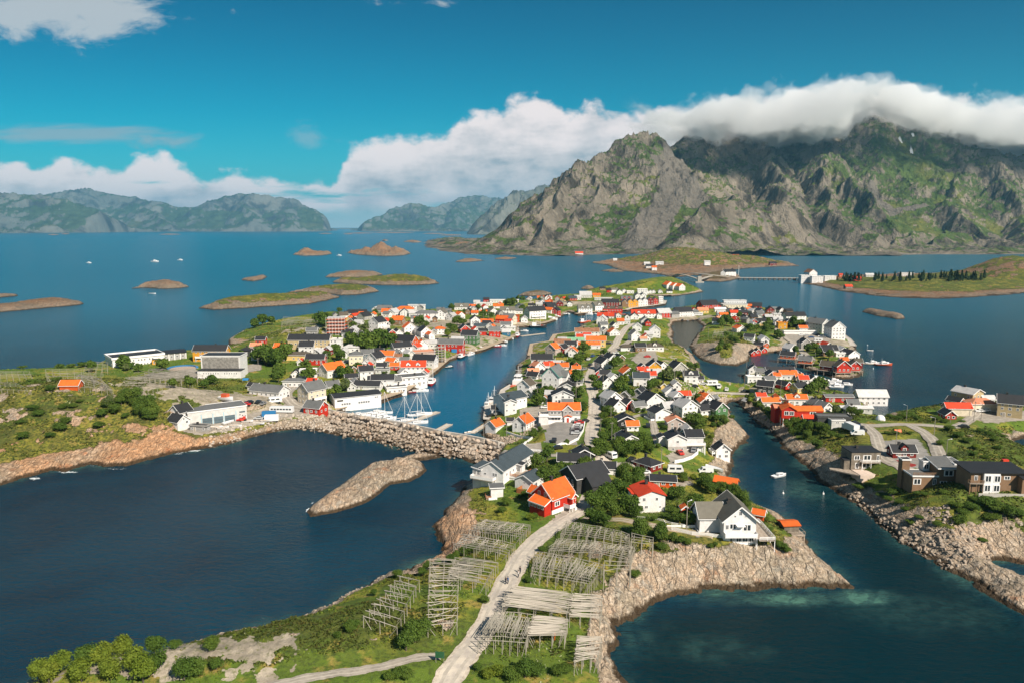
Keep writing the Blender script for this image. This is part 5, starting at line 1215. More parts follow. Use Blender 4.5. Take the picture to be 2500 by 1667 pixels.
K 1250 522 230 110 28 150 wd o w=0,c=0,n=boathouse | rust-roofed boathouses below the hedge on the channel
K 1930 992 165 150 85 5 wd o w=0,c=0,st=1.2,p=14,n=boathouse | weathered boathouse with orange roof on the rock point
K 1600 862 110 90 45 150 or o w=0,c=0,n=shed | orange-roofed shed behind the big white house
M 560 392 120 120 55 110 w o | white hotel wing with orange roofs on the bridge islet
M 640 386 110 100 50 110 w o | middle white hotel wing on the bridge islet
M 730 375 130 100 55 110 w o | outer white hotel wing on the bridge islet
M 170 477 140 60 75 0 w w t=flat,c=0 | white two-storey box on the dark piled wharf
M 240 462 50 50 30 90 w l n=cabin | first tiny white gable on the dark piled wharf
M 290 462 50 50 30 90 w l n=cabin | second tiny white gable on the dark piled wharf
M 335 462 50 50 30 90 w l n=cabin | third tiny white gable on the dark piled wharf
M 432 462 60 60 30 90 w l n=cabin | lone white gable beneath the bridge islet
M 565 455 80 50 30 0 w k n=cabin | white hut with black roof beneath the bridge islet
N 290 387 200 120 70 5 w gt d=2,n=hotel | white gabled fishing hotel on the tip of the middle quay
N 470 367 150 130 85 30 w gt d=1,n=hotel | taller white wing of the gabled fishing hotel
N 660 292 240 110 60 0 dr k | dark red inn with black roof on the middle quay
N 690 354 280 80 45 0 re d d=2 | low red waterfront cabins below the dark red inn
N 900 232 160 100 50 0 re g d=2 | red wharf house with twin gables behind the ochre ones
N 870 297 80 90 70 95 br g | brown-orange wharf gable at the middle quay
N 945 307 100 100 80 95 oc g | ochre wharf gable at the middle quay
N 1015 300 80 90 80 95 oc g | second ochre wharf gable at the middle quay
N 1090 292 100 80 80 95 w g | white wharf gable beside the ochre pair
N 1160 285 100 80 80 95 w g | second white wharf gable beside the ochre pair
N 1240 270 100 90 75 95 dr g | dark red wharf gable beside the white pair
N 1310 260 90 80 65 95 re g | bright red wharf gable near the round quay end
M 440 602 60 60 85 0 w w t=flat,c=0 | slim white tower house on the round quay end
N 1060 195 110 90 60 95 w g | rear white gable behind the wharf row
N 1135 190 100 80 60 95 w g | rear white gable next to its twin behind the wharf row
N 300 167 170 130 40 0 lg l c=0,n=warehouse | pale round-roofed store beyond the fishing hotel
N 330 157 40 35 40 90 re w c=0 | slim red gable against the pale round-roofed store
N 460 154 110 60 30 0 oc o | amber shed beside the pale round-roofed store
N 640 87 70 60 35 0 re k | red cottage on the far outer shore
N 720 87 90 60 40 0 w gt | white house next to the red cottage on the far outer shore
N 790 117 80 80 40 95 w gt | white gable in the far outer row
N 862 97 60 60 35 95 w l | small white gable at the foot of the bushy islet
N 950 102 100 50 30 0 w w t=flat | white flat shed at the foot of the bushy islet
N 560 202 260 60 30 0 lg l t=flat,c=0,n=shed | long pale boat sheds on the middle quay
N 100 202 100 70 35 0 re s | red house with slate roof above the inlet causeway
N 545 55 80 50 28 0 br k | brown cottage on the far outer shore
Q 795 248 70 45 28 0 w k | white farmhouse with black roof on the headland
Q 845 248 50 40 24 0 w o | white farmhouse with orange roof on the headland
Q 770 205 60 40 20 0 w l | pale barn on the headland
Q 900 205 80 40 18 0 w l | long pale barn on the headland
Q 1400 168 60 35 20 0 w l | white shore house below the mountain on the headland
Q 2085 212 70 40 22 0 dr k | dark red boathouse on the end of the headland
Q 1640 315 110 60 40 10 w k | white house on the causeway skerry
Q 1668 312 60 60 45 80 re k | red house on the causeway skerry
Q 1575 312 60 50 32 70 w k | smaller white house on the causeway skerry
Q 435 158 40 25 14 0 w l | tiny white hut on the stony headland
Q 60 96 80 40 16 0 w r | red-roofed boathouse below the mountain
Q 1700 132 60 40 20 0 w r | pinkish barn below the mountain
T 220 350 120 80 75 95 w b n=warehouse | tall white fish plant with rusty roof on the wooded island
T 150 375 90 70 70 0 w l t=flat,n=warehouse | white quay hall of the island fish plant
T 270 375 110 60 60 0 w l t=flat,n=warehouse | low white hall of the island fish plant
T 400 345 110 50 35 0 w l t=flat,n=warehouse | long white shed of the island fish plant
T 510 315 40 30 22 0 or r | small red house behind the island fish plant
T 655 352 110 40 22 0 re r | red cottage with white front on the wooded island
T 800 318 80 40 22 0 lg l | pale house among spruces on the wooded island
T 1170 312 140 50 32 0 lg l t=flat | pale roofed hall behind the dark spruces
T 590 438 70 50 22 0 wd r | weathered boathouse on the wooded island shore
'''
seenlab = set()
def parse_opts(s):
 o = {}
 for kv in s.split(','):
  if '=' in kv: k, v = kv.split('='); o[k] = v
 return o
FARH = {'Q': hfun(PEN), 'T': hfun(EAST)}
pill = hfun(PILL)
for ln in TABLE.strip().split('\n'):
 left, label = ln.split(' | '); p = left.split(); c = p[0]; x, y, L, W_, h, rot = map(float, p[1:7]); wall, roof = p[7], p[8]; o = parse_opts(p[9]) if len(p) > 9 else {}
 px, py = cpx(c, x, y)
 if c in FARH:
  hf = FARH[c] if not (1690 < px < 1810 and 660 < py < 690) else pill
  z = 5.0
  for _ in range(8): a, b_ = P(px, py, z); z = .5 * z + .5 * max(hf(a, b_), .8)
  gx_, gy_, gz = a, b_, z
 else: gx_, gy_, gz = G(px, py)
 k = pxm(gx_, gy_, gz) * CROP[c][2]; L, W_, h = L / k * 1.03, W_ / k * 1.03, max(h / k * 1.03, 2.2)
 depth = (abs(L * math.sin(R(rot))) + abs(W_ * math.cos(R(rot)))) / 2 * 0.92
 if c not in FARH and depth > 0:
  zz = zat(gx_, gy_ + depth)
  gz = min(gz, max(zz, 1.2)) if 'st' not in o else max(gz, 3.2)
 near = gy_ < 470
 cat = {'house': 'house'}.get(o.get('n', 'house'), o.get('n', 'house').replace('_', ' '))
 if cat == 'rorbu cabin': cat = 'cabin'
 build_house(o.get('n', 'house'), label, cat, 'buildings of the fishing village' if o.get('n', 'house') == 'house' else None, (gx_, gy_ + depth, gz), L, W_, h, R(rot), wall, roof, o.get('t', 'gable'), float(o.get('p', 38)), near,
  int(o['f']) if 'f' in o else None, int(o.get('c', 1)), o.get('w') != '0', gy_ < 430 and o.get('w') != '0', 3.0, float(o['dk']) if 'dk' in o else None, int(o.get('d', 0)), base=near and h > 5, stilts=float(o.get('st', 0)), ov=0.45 if near else 0.35)
# ---------------------------------------------------------------- buildings with their own shapes
BG = 'buildings of the fishing village'
def site(name, label, cat, c, x, y, rot, lift=0.0, group=None, z=None):
 px, py = cpx(c, x, y); gx_, gy_, gz = G(px, py)
 rt = root(name, label, cat, (gx_, gy_, gz if z is None else z), R(rot), group); HOUSES.append((gx_, gy_, gz, 8, 8, 6, R(rot), label, rt)); return rt
def blk(rt, x, y, z, L, W, h, rz=0, wall='w', roof='k', typ='gable', pitch=38, down=3, name='wall', trim=True, ov=.4, base=0, wins=(), near=True, roofname='roof', flatw=True):
 o = MB(); rise = W / 2 * math.tan(R(pitch)) if typ == 'gable' else 0; rs = W * math.tan(R(pitch)) if typ == 'shed' else 0
 if typ == 'gable': gable_body(o, L, W, h, rise, 0 if base else down)
 elif typ == 'shed':
  n = 0; X_, Y_ = L / 2, W / 2; o.v += [(-X_, -Y_, -down), (X_, -Y_, -down), (X_, Y_, -down), (-X_, Y_, -down), (-X_, -Y_, h), (X_, -Y_, h), (X_, Y_, h + rs), (-X_, Y_, h + rs)]
  for f in ((0, 1, 5, 4), (1, 2, 6, 5), (2, 3, 7, 6), (3, 0, 4, 7), (4, 5, 6, 7), (0, 3, 2, 1)): o.f.append(f); o.m.append(0)
 else: o.box(-L / 2, L / 2, -W / 2, W / 2, 0 if base else -down, h)
 w = o.obj(name, WALL[wall], rt, loc=(x, y, z)); w.rotation_euler = (0, 0, R(rz))
 if base: b = MB(); b.box(-L / 2 + .04, L / 2 - .04, -W / 2 + .04, W / 2 - .04, -down, .01); b.obj('foundation', M_TRIM if base == 2 else WALL['st'], w)
 b = MB()
 if typ == 'gable': gable_roof(b, L, W, h, rise, ov)
 elif typ == 'hip': hip_roof(b, L, W, h, W / 2 * math.tan(R(pitch)), ov)
 elif typ == 'shed': X_, Y_ = L / 2 + ov, W / 2 + ov; t = math.tan(R(pitch)); b.slab([(-X_, -Y_, h + .28 - ov * t), (X_, -Y_, h + .28 - ov * t), (X_, Y_, h + rs + .28 + ov * t), (-X_, Y_, h + rs + .28 + ov * t)], .25)
 else: b.box(-L / 2 - .15, L / 2 + .15, -W / 2 - .15, W / 2 + .15, h + .01, h + .25)
 r = b.obj(roofname, ROOF[roof], w)
 if trim and typ == 'gable': b = MB(); barge(b, L, W, h, rise, ov); b.obj('bargeboard', M_TRIM, w)
 if trim and typ == 'flat':
  b = MB(); X_, Y_ = L / 2 + .25, W / 2 + .25
  for q in ((-X_, X_, -Y_, -Y_ + .15), (-X_, X_, Y_ - .15, Y_), (-X_, -X_ + .15, -Y_ + .151, Y_ - .151), (X_ - .15, X_, -Y_ + .151, Y_ - .151)): b.box(*q, h - .05, h + .4)
  b.obj('fascia', M_TRIM, r)
 if trim and typ == 'shed':
  b = MB(); X_, Y_ = L / 2 + ov + .04, W / 2 + ov; t = math.tan(R(pitch))
  for sx in (-1, 1): b.bar((sx * X_, -Y_, h + .15 - ov * t), (sx * X_, Y_, h + rs + .15 + ov * t), .08, .3)
  b.bar((-X_, -Y_ - .04, h + .15 - ov * t), (X_, -Y_ - .04, h + .15 - ov * t), .08, .3); b.obj('fascia', M_TRIM, r)
 for f, t, wz, ww, wh in wins:
  face = {'f': -math.pi / 2, 'b': math.pi / 2, 'r': 0.0, 'l': math.pi}[f]; off = (W if f in 'fb' else L) / 2 + .012
  window(w, math.cos(face) * off - math.sin(face) * t, math.sin(face) * off + math.cos(face) * t, wz, face, ww, wh, near)
 return w, r
def chimney(r, x, y, z, s=.4, h=1.2): b = MB(); b.box(x - s, x + s, y - s, y + s, z - 1, z + h); b.box(x - s - .08, x + s + .08, y - s - .08, y + s + .08, z + h + .001, z + h + .15); b.obj('chimney', M_BRICK, r)
def railed_deck(rt, x0, x1, y0, y1, z, mat, rail, down=3, sides='flr', solid=False, rn='railing'):
 b = MB(); b.box(x0, x1, y0, y1, z - .2, z); d = b.obj('deck', mat, rt); b = MB()
 S = {'f': ((x0, y0), (x1, y0)), 'b': ((x0, y1), (x1, y1)), 'l': ((x0, y0), (x0, y1)), 'r': ((x1, y0), (x1, y1))}
 for s in sides:
  (a, c), (e, f) = S[s]; L = math.hypot(e - a, f - c); n = max(2, int(L / 1.5))
  b.bar((a, c, z + .95), (e, f, z + .95), .08, .1)
  if solid: b.bar((a, c, z + .47), (e, f, z + .47), .05, .85)
  else:
   for q in (.3, .55, .78): b.bar((a, c, z + q), (e, f, z + q), .03, .1)
  for i in range(n + 1): t = i / n; b.bar((a + (e - a) * t, c + (f - c) * t, z + .002), (a + (e - a) * t, c + (f - c) * t, z + .95), .09)
 b.obj(rn, rail, d)
 for i in range(max(2, int((x1 - x0) / 3)) + 1):
  t = i / max(2, int((x1 - x0) / 3)); b = MB(); b.bar((x0 + .1 + (x1 - x0 - .2) * t, y0 + .12, z - down - 1), (x0 + .1 + (x1 - x0 - .2) * t, y0 + .12, z - .2), .16); b.obj('post', rail, d)
 return d
# red cottage by the road
rt = site('house', 'red cottage with orange tile roof and white veranda at the road bend', 'house', 'J', 985, 850, 44, group=BG)
w1, r1 = blk(rt, 0, 0, 1.7, 9.5, 8.2, 3.4, 0, 're', 'o', 'gable', 42, 4.5, base=2, wins=[('l', -1.2, 4.2, 1.0, 1.3), ('l', 1.3, 4.2, 1.0, 1.3), ('f', -2.6, 1.6, 2.2, 1.5), ('f', 2.9, 1.8, 1.0, 1.2)])
chimney(r1, -.6, 0.2, 7.2); w2, r2 = blk(rt, -6.1, -.6, 1.7, 6.0, 2.9, 2.1, 90, 're', 'o', 'shed', 24, 4.0, name='veranda_wall', base=2, wins=[('f', -2.2, 1.2, 1.0, 1.0), ('f', -.8, 1.2, 1.0, 1.0), ('f', .7, 1.2, 1.0, 1.0), ('f', 2.1, 1.2, 1.0, 1.0)])
w2.rotation_euler = (0, 0, R(-90));
blk(rt, -2.6, 4.6, 1.7, 3.2, 3.4, 3.2, 90, 're', 'o', 'gable', 42, 4.5, name='wing', base=2)
blk(rt, 3.3, -4.3, 1.7, 2.6, 2.2, 2.6, 90, 're', 'o', 'gable', 40, 4.0, name='porch', base=2)
railed_deck(rt, .2, 2.8, -6.6, -4.15, 1.7, M_TRIM, M_TRIM, solid=True)
b = MB(); [b.box(3.0 + i * .35, 3.35 + i * .35, -6.4, -4.9, -1, 1.5 - i * .28) for i in range(6)]; b.obj('stairs', M_TRIM, rt); put('door', ME_DOORR, rt, (3.3, -5.62, 1.75))
# long white house
rt = site('house', 'long white house with slate-grey roof on the cove shore by the breakwater', 'house', 'J', 315, 600, 63, group=BG)
w1, r1 = blk(rt, 11.5, 0, 2.2, 23, 8.8, 3.4, 0, 'w', 's', 'gable', 30, 5, base=2, wins=[('l', .8, 1.7, .8, 1.2), ('l', 1.7, 1.7, .8, 1.2), ('l', -2.4, 1.6, 1.0, .6)] + [('f', -9 + i * 2.4, 1.6, 1.0, 1.1) for i in range(8)])
chimney(r1, -8, -.4, 6); chimney(r1, -7, .4, 6)
w2, r2 = blk(rt, 3.6, 5.7, 2.2, 7.2, 3.2, 2.6, 0, 'w', 's', 'shed', 8, 5, name='sunroom', wins=[('l', -.8, 1.4, 1.1, 1.7), ('l', .7, 1.4, 1.1, 1.7), ('b', -2, 1.4, 1.2, 1.6), ('b', 0, 1.4, 1.2, 1.6), ('b', 2, 1.4, 1.2, 1.6)])
railed_deck(rt, -2.2, -.05, -1.5, 7.0, 2.2, M_DECK, M_TRIM, solid=True, sides='lfb')
blk(rt, 8.5, -6.6, 0, 8.0, 4.4, 2.2, 0, 'w', 'l', 'flat', 0, 3, name='annex', wins=[('l', -1, 1.2, .9, .8), ('l', 1, 1.2, .9, .8)]); railed_deck(rt, 4.6, 12.4, -8.7, -4.5, 2.5, M_DECK, M_STAIN, sides='lf')
blk(rt, 11, -5.2, 2.4, 2.6, 2.4, 2.6, 0, 'w', 'k', 'shed', 10, 1, name='entrance', wins=[('l', 0, 1.1, 1.2, 1.9)])
# garage-like cottage and hut
rt = site('cottage', 'small white cottage with slate roof and rust-brown fence below the long house', 'cottage', 'J', 665, 640, 58)
w1, r1 = blk(rt, 3.6, 0, 0, 7.2, 6.6, 3.0, 0, 'w', 's', 'gable', 26, 3, wins=[('l', .4, 2.3, .9, .4), ('f', -1.5, 1.5, 2.4, 1.6)])
b = MB(); b.box(-3.6, -.2, -4.8, -4.7, -1, 1.4); b.box(-3.6, -3.5, -4.69, .5, -1, 1.3); b.box(-3.5, -.2, .4, .5, -1, 1.3); b.obj('fence_panel', M_STAIN, rt); b = MB(); b.box(-3.45, -.2, -4.65, .4, -.6, .05); b.obj('terrace', simple_mat('brick_paving', (.42, .2, .12), .9), rt)
b = MB(); b.box(-.2, 4.5, -4.9, -4.78, -1, 1.9); b.obj('garden_wall', M_TRIM, rt)
rt = site('hut', 'little white lookout hut with flat roof and brown deck on the shore slope', 'hut', 'J', 375, 735, 8)
w1, r1 = blk(rt, 0, 1.4, 0, 3.9, 2.8, 3.2, 0, 'w', 'g', 'shed', 6, 2.6, wins=[('l', 0, 1.6, 1.4, 1.9)])
railed_deck(rt, -3.6, -2.0, -1.4, 2.6, .2, M_DECK, M_STAIN, down=2.5, sides='lf'); b = MB(); b.box(-2.9, -.2, -1.9, -1.8, -.9, .8); b.obj('wind_screen', M_TRIM, rt)
# charcoal double house
rt = site('house', 'large charcoal house with two stepped black gables among dark shrubs', 'house', 'J', 1300, 690, 30, group=BG)
w1, r1 = blk(rt, 4.3, 4.6, .8, 12.5, 9.2, 4.4, 0, 'dg', 'k', 'gable', 32, 4, wins=[('l', -2.2, 2.7, 1.2, 1.6), ('l', -.2, 2.7, 1.0, 1.5), ('l', 2.2, 3.0, .9, .9)])
w2, r2 = blk(rt, 4.4, -1.8, 0, 7.4, 6.0, 3.6, 0, 'dg', 'k', 'gable', 38, 3.5, name='wing', trim=False)
railed_deck(rt, -4.2, -1.95, 1.4, 8.6, 2.4, M_DECK, WALL['dg'], solid=True, sides='lfb')
# white house with red roof
rt = site('house', 'white two-storey house with tomato-red roof among tall bushes', 'house', 'K', 405, 762, 97, group=BG)
w1, r1 = blk(rt, 4.2, 0, 0, 8.6, 8.0, 5.0, 0, 'w', 'r', 'gable', 20, 3.5, wins=[('l', -2.3, 4.0, .9, 1.1), ('l', 1.5, 4.0, .8, 1.0), ('l', -1.6, 1.7, 1.0, .9), ('l', -2.8, 1.7, .5, 1.2), ('l', 2.5, 1.6, .6, .5)], trim=False)
blk(rt, 4.8, 4.1, 0, 4.0, 2.0, 4.4, 0, 'w', 'r', 'shed', 12, 3, name='stair_wing', trim=False); chimney(r1, 1.4, 0, 6.5)
b = MB(); [b.box(-2.1, -1.9, -1.2 + i * .5, -1.1 + i * .5, -.5, 1.0) for i in range(7)]; b.obj('terrace_fence', M_DECK, rt)
# big white house on the point
rt = site('house', 'big white house with olive-grey roof and long deck above the striped cliff', 'house', 'K', 1365, 1105, 91, group=BG)
w1, r1 = blk(rt, 5.8, 0, 2.5, 11.6, 8.6, 4.2, 0, 'w', 'gt', 'gable', 40, 5, base=2, ov=.7, wins=[('l', -1.9, 2.4, 1.9, 1.5), ('l', 1.9, 2.0, 2.4, 1.9), ('l', -3.4, 2.2, .8, 1.4), ('l', 0, 6.0, .9, 1.2), ('l', -1.4, 5.2, .5, .5), ('l', 1.4, 5.2, .5, .5), ('f', -2, 2.2, 1.0, 1.2), ('f', 2, 2.2, 1.0, 1.2)])
chimney(r1, 1.0, 1.0, 6.4, .5); chimney(r1, .2, 1.6, 6.2, .3, .6)
blk(rt, 7.4, 6.4, 2.5, 6.6, 7.4, 3.4, 90, 'w', 'gt', 'gable', 38, 5, name='wing', ov=.5)
for i in range(4): window(w1, -5.82, -3.2 + i * 1.7, -1.2, math.pi, 1.5, 1.7)
railed_deck(rt, -1.6, -.05, -4.3, 4.3, 2.5, M_TRIM, M_TRIM, solid=True, sides='lfb'); railed_deck(rt, -2.6, 9.8, -8.6, -4.45, 2.0, M_DECK, M_TRIM, sides='flr', down=4)
b = MB(); b.box(-.7, .7, -1.1, 1.1, 4.6, 4.75); b.obj('upper_balcony', M_TRIM, rt, loc=(-.6, 0, .6))
b = MB(); b.box(6.5, 6.7, 10, 18, -1, 2.6); b.box(6.5, 11, 17.8, 18, -1, 2.6); b.box(2.6, 6.4, 10.0, 10.15, -1, 2.2); b.obj('yard_wall', M_TRIM, rt)
# modern houses on the eastern side
rt = site('house', 'grey timber cube house with pale terrace above the channel', 'house', 'Z', 440, 175, 2, group=BG)
w1, r1 = blk(rt, 0, 3.8, 0, 10.2, 7.6, 6.0, 0, 'wd', 'k', 'flat', 0, 4, trim=False, wins=[('f', -3.2, 4.2, 2.0, 1.6), ('f', .4, 4.2, 2.8, 1.8), ('f', 4.2, 3.9, .9, 2.4), ('f', -3.0, 1.4, 1.4, 2), ('f', .2, 1.4, 3.0, 2)])
chimney(r1, -1, 1, 6.2, .4, .8); railed_deck(rt, -2.0, 4.4, -1.5, -.02, 2.8, M_DECK, M_TRIM, sides='flr'); b = MB(); b.prism([(-4.8, -6.2), (-.5, -6.6), (5.6, -2.5), (5.2, -.2), (-5.0, -.2)], -2.6, .05); b.obj('terrace', simple_mat('pale_terrace', (.66, .52, .42), .8), rt)
blk(rt, -6.3, 1.9, 0, 2.2, 3.0, 3.2, 0, 'wd', 'k', 'flat', 0, 3, name='side_balcony', trim=False); b = MB(); b.prism([(-5.1, -2), (-4.9, -6), (-12, 1.0), (-11.4, 2.6), (-5.3, .2)], -.5, -.1); b.obj('walkway', M_DECK, rt)
rt = site('house', 'brown timber house of stepped cubes with rooftop terrace and white caravan', 'house', 'Z', 1090, 335, -2, group=BG)
w1, r1 = blk(rt, 4.3, 4.0, 0, 6.0, 7.8, 5.6, 0, 'br', 'g', 'shed', 9, 3, wins=[('f', .2, 4.2, 3.0, 1.9), ('f', -1.2, 1.2, 2.2, .9), ('f', 1.7, 1.2, 1.6, .6), ('r', 0, 4, 1.2, 1.2)])
blk(rt, -2.6, 3.0, 0, 7.6, 6.0, 3.0, 0, 'br', 'g', 'flat', 0, 3, name='terrace_block', wins=[('f', -2.4, 1.4, 2.4, 1.9), ('f', 2.9, 1.4, 1.1, 2.0)]); railed_deck(rt, -6.3, 1.2, .1, .3, 3.3, M_DECK, WALL['br'], sides='f', down=0)
blk(rt, -5.8, 7.2, 0, 2.4, 2.6, 6.4, 0, 'br', 'k', 'flat', 0, 3, name='stair_tower'); blk(rt, 8.6, 5.8, 0, 2.5, 7, 6.2, 0, 'br', 'g', 'flat', 0, 3, name='east_block'); blk(rt, .2, 6.6, 3.1, 2.0, 2.8, 3, 0, 'w', 'g', 'flat', 0, .1, name='glazed_link', wins=[('f', 0, 1.5, 1.6, 1.8)])
rt = site('house', 'long timber house with white window bay and dark flat roof', 'house', 'Z', 1640, 400, -3, group=BG)
w1, r1 = blk(rt, 2.0, 4.5, 0, 15.5, 8, 6.0, 0, 'br', 'k', 'shed', 3, 3, ov=.8, trim=False, wins=[('f', 2.6, 4.5, 1.8, 1.1), ('f', -6.3, 4.3, 1.0, 1.6)])
b = MB(); b.box(-2.4, 2.2, -.25, .49, -.5, 6.0); bay = b.obj('window_bay', M_TRIM, rt)
for i in (0, 1):
 for j in (0, 1): window(bay, -1.2 + i * 2.6, -.27, 1.5 + j * 2.9, -math.pi / 2, 1.9, 2.1)
blk(rt, 11.3, 1.6, 0, 7.0, 6.4, 5.0, 0, 'br', 'k', 'shed', 4, 3, name='wing', trim=False, wins=[('f', .3, 3.7, 2.6, 1.2), ('f', .3, 1.2, 3.2, 1.3), ('l', 0, 3.6, 1.4, 1.2)]); railed_deck(rt, -6.5, -2.5, -.6, .48, 3.0, M_DECK, WALL['br'], sides='fl')
b = MB(); b.box(-4.5, 14, -2.0, -1.8, -2, .5); b.obj('retaining_wall', WALL['st'], rt)
# red complex
rt = site('house', 'large bright red house with orange roof standing partly on white posts', 'house', 'H', 720, 960, 0, group=BG)
w1, r1 = blk(rt, 8.6, 4.0, 0, 12.2, 6.4, 5.2, 0, 're', 'o', 'gable', 24, 3, wins=[('f', 1.6, 4.1, 2.7, 1.5), ('f', .3, 1.7, 1.3, .9)], trim=False)
w2, r2 = blk(rt, 0, 3.4, 2.6, 8.6, 6.2, 3.4, 78, 're', 'o', 'gable', 30, .4, name='gable_wing', wins=[('l', -1.1, 2.0, 1.9, 1.9), ('l', 1.1, 2.0, 1.9, 1.9)], trim=False)
for i in range(3):
 for j in (0, 1): b = MB(); b.bar((-3.4 + i * 2.7, -.9 + j * 3.2, -4), (-3.4 + i * 2.7, -.9 + j * 3.2, 2.2), .28); b.obj('post', M_TRIM, rt)
b = MB(); b.box(-2.7, 2.6, .5, 6.5, -1, 2.19); b.obj('undercroft_wall', WALL['or'], rt); b = MB(); b.box(2.9, 8.2, -1.6, .7, -1, .35); b.obj('stone_terrace', WALL['st'], rt)
b = MB(); b.slab([(1.9, -.5, 6.75), (3.7, -.7, 5.72), (4.2, 3.4, 5.72), (2.4, 3.6, 6.75)], .12); b.obj('glass_roof_panel', ROOF['l'], r2)
blk(rt, -1.6, 9.0, 2.2, 6.0, 5.0, 3.0, 0, 're', 'p', 'gable', 28, 4, name='rear_wing', trim=False); chimney(r2, 1.6, 0, 5.0, .3, 1.0)
# white extension of the black modern house
rt = site('garage', 'white and grey flat-roofed garage before the black modern house', 'garage', 'H', 1375, 1030, 0)
blk(rt, 0, 2.2, 0, 5.4, 4.4, 3.2, 0, 'lg', 'g', 'flat', 0, 2, wins=[('f', -.3, 2.3, 1.6, .5)])
# industrial hall by the harbour yard
def base2(c, x1, y1, x2, y2):
 a = G(*cpx(c, x1, y1)); b_ = G(*cpx(c, x2, y2)); return a, b_, math.degrees(math.atan2(b_[1] - a[1], b_[0] - a[0])), math.hypot(b_[0] - a[0], b_[1] - a[1])
a, b_, ang, Lh = base2('A', 1125, 1288, 1705, 1197)
ang = 33; Lh = 24.5
rt = root('industrial_hall', 'grey-blue industrial hall with three tall dark gates by the harbour yard', 'hall', (a[0], a[1], 2.6), R(ang)); HOUSES.append((a[0] + 10, a[1] + 8, 3, 28, 12, 8, R(ang), 'x', rt))
w1, r1 = blk(rt, Lh / 2, 5.6, 0, Lh, 11.2, 8.8, 0, 'lg', 'g', 'flat', 0, 3, trim=True)
for i, (t0, t1) in enumerate(((.235, .40), (.43, .585), (.615, .79))):
 b = MB(); b.box(Lh * t0, Lh * t1, -.06, -.01, .1, 5.6); g_ = b.obj('gate', WALL['sg'], w1, loc=(-Lh / 2, -5.6, 0)); b = MB()
 for k in range(1, 4): b.box(Lh * t0, Lh * t1, -.09, -.061, .1 + k * 1.35, .2 + k * 1.35)
 b.obj('gate_rib', WALL['dg'], g_)
for i in range(9): window(w1, Lh * .5 - .8 - (i % 3) * 1.1, -5.62, 1.4 + (i // 3) * 1.5 + (i % 3) * .4, -math.pi / 2, .7, .8)
for i in range(4): window(w1, -Lh * .5 + 1.4 + i * 1.0, -5.62, 1.2, -math.pi / 2, .7, .6)
b = MB(); b.box(Lh * .87, Lh * .97, -.1, -.02, 6.1, 6.7); b.obj('sign', WALL['sg'], w1, loc=(-Lh / 2, -5.6, 0))
b = MB(); [b.box(Lh * t - .15, Lh * t + .15, -.14, -.011, 0, 7.3) for t in (.22, .415, .60, .81)]; b.obj('blue_column', simple_mat('pale_blue_steel', (.30, .50, .58), .5), w1, loc=(-Lh / 2, -5.6, 0))
# school
a, b_, ang, Ls = base2('A', 330, 772, 735, 740); ang = 40; Ls = 30
rt = root('school_building', 'white flat-roofed school with rows of windows at the edge of the heath', 'school', (a[0], a[1], 3.0), R(ang)); HOUSES.append((a[0] + 8, a[1] + 14, 3, 26, 18, 6, R(ang), 'x', rt))
w1, r1 = blk(rt, Ls / 2, 10, 0, Ls, 20, 6.2, 0, 'w', 'k', 'flat', 0, 3, wins=[('f', -Ls / 2 + 2 + i * 1.75 + (i // 3) * 1.2, 4.4, 1.0, 1.3) for i in range(11)] + [('f', -2 + i * 1.75, 1.6, 1.0, 1.2) for i in range(6)] + [('l', -8 + i * 3, 3.4, .9, 1.4) for i in range(6)], near=True)
b = MB()
for q in ((-Ls / 2 - .5, Ls / 2 + .5, -10.5, -9.9), (-Ls / 2 - .5, Ls / 2 + .5, 9.9, 10.5), (-Ls / 2 - .5, -Ls / 2 + .1, -9.89, 9.89), (Ls / 2 - .1, Ls / 2 + .5, -9.89, 9.89)): b.box(*q, 6.0, 7.3)
b.obj('parapet', M_TRIM, r1)
rt = site('school_wing', 'grey school wing with black roof and white wall piers', 'school', 'A', 900, 700, 32)
w1, r1 = blk(rt, 1, 5, 0, 22, 9, 4.6, 0, 'gy', 'k', 'shed', 4, 3, trim=False, ov=.7, wins=[('f', -8 + i * 3.4, 2.4, 1.4, 1.6) for i in range(6)])
b = MB(); [b.box(-9.8 + i * 3.4, -9.3 + i * 3.4, -4.72, -4.51, -.5, 4.4) for i in range(7)]; b.obj('pier', M_TRIM, w1)
rt = site('entrance_pavilion', 'orange entrance pavilion between the school and its grey wing', 'pavilion', 'A', 790, 738, 20)
blk(rt, 0, 2, 0, 4.6, 3.6, 3.0, 0, 'oc', 'k', 'flat', 0, 2, trim=False, wins=[('f', -1.1, 1.3, .8, 1.7), ('f', .4, 1.3, .8, 1.7)])
# pebbledash hall
rt = site('sports_hall', 'sports hall with huge grey pebbledash front in a white frame', 'hall', 'A', 1460, 882, 0)
w1, r1 = blk(rt, 0, 3.6, 0, 24.5, 7, 4.0, 0, 'w', 'k', 'flat', 0, 3, trim=False, wins=[('f', -8.6 + i * 1.35, 2.7, .55, 1.1) for i in range(7)] + [('f', 3.2 + i * 1.35, 2.7, .55, 1.1) for i in range(6)])
w2, r2 = blk(rt, -1.6, 13, 0, 22.5, 11.6, 11.2, 0, 'w', 'k', 'flat', 0, 3, name='upper_hall')
b = MB(); b.box(-10.4, 10.4, -5.95, -5.8, 3.9, 10.6); b.obj('pebbledash_panel', WALL['pb'], w2)
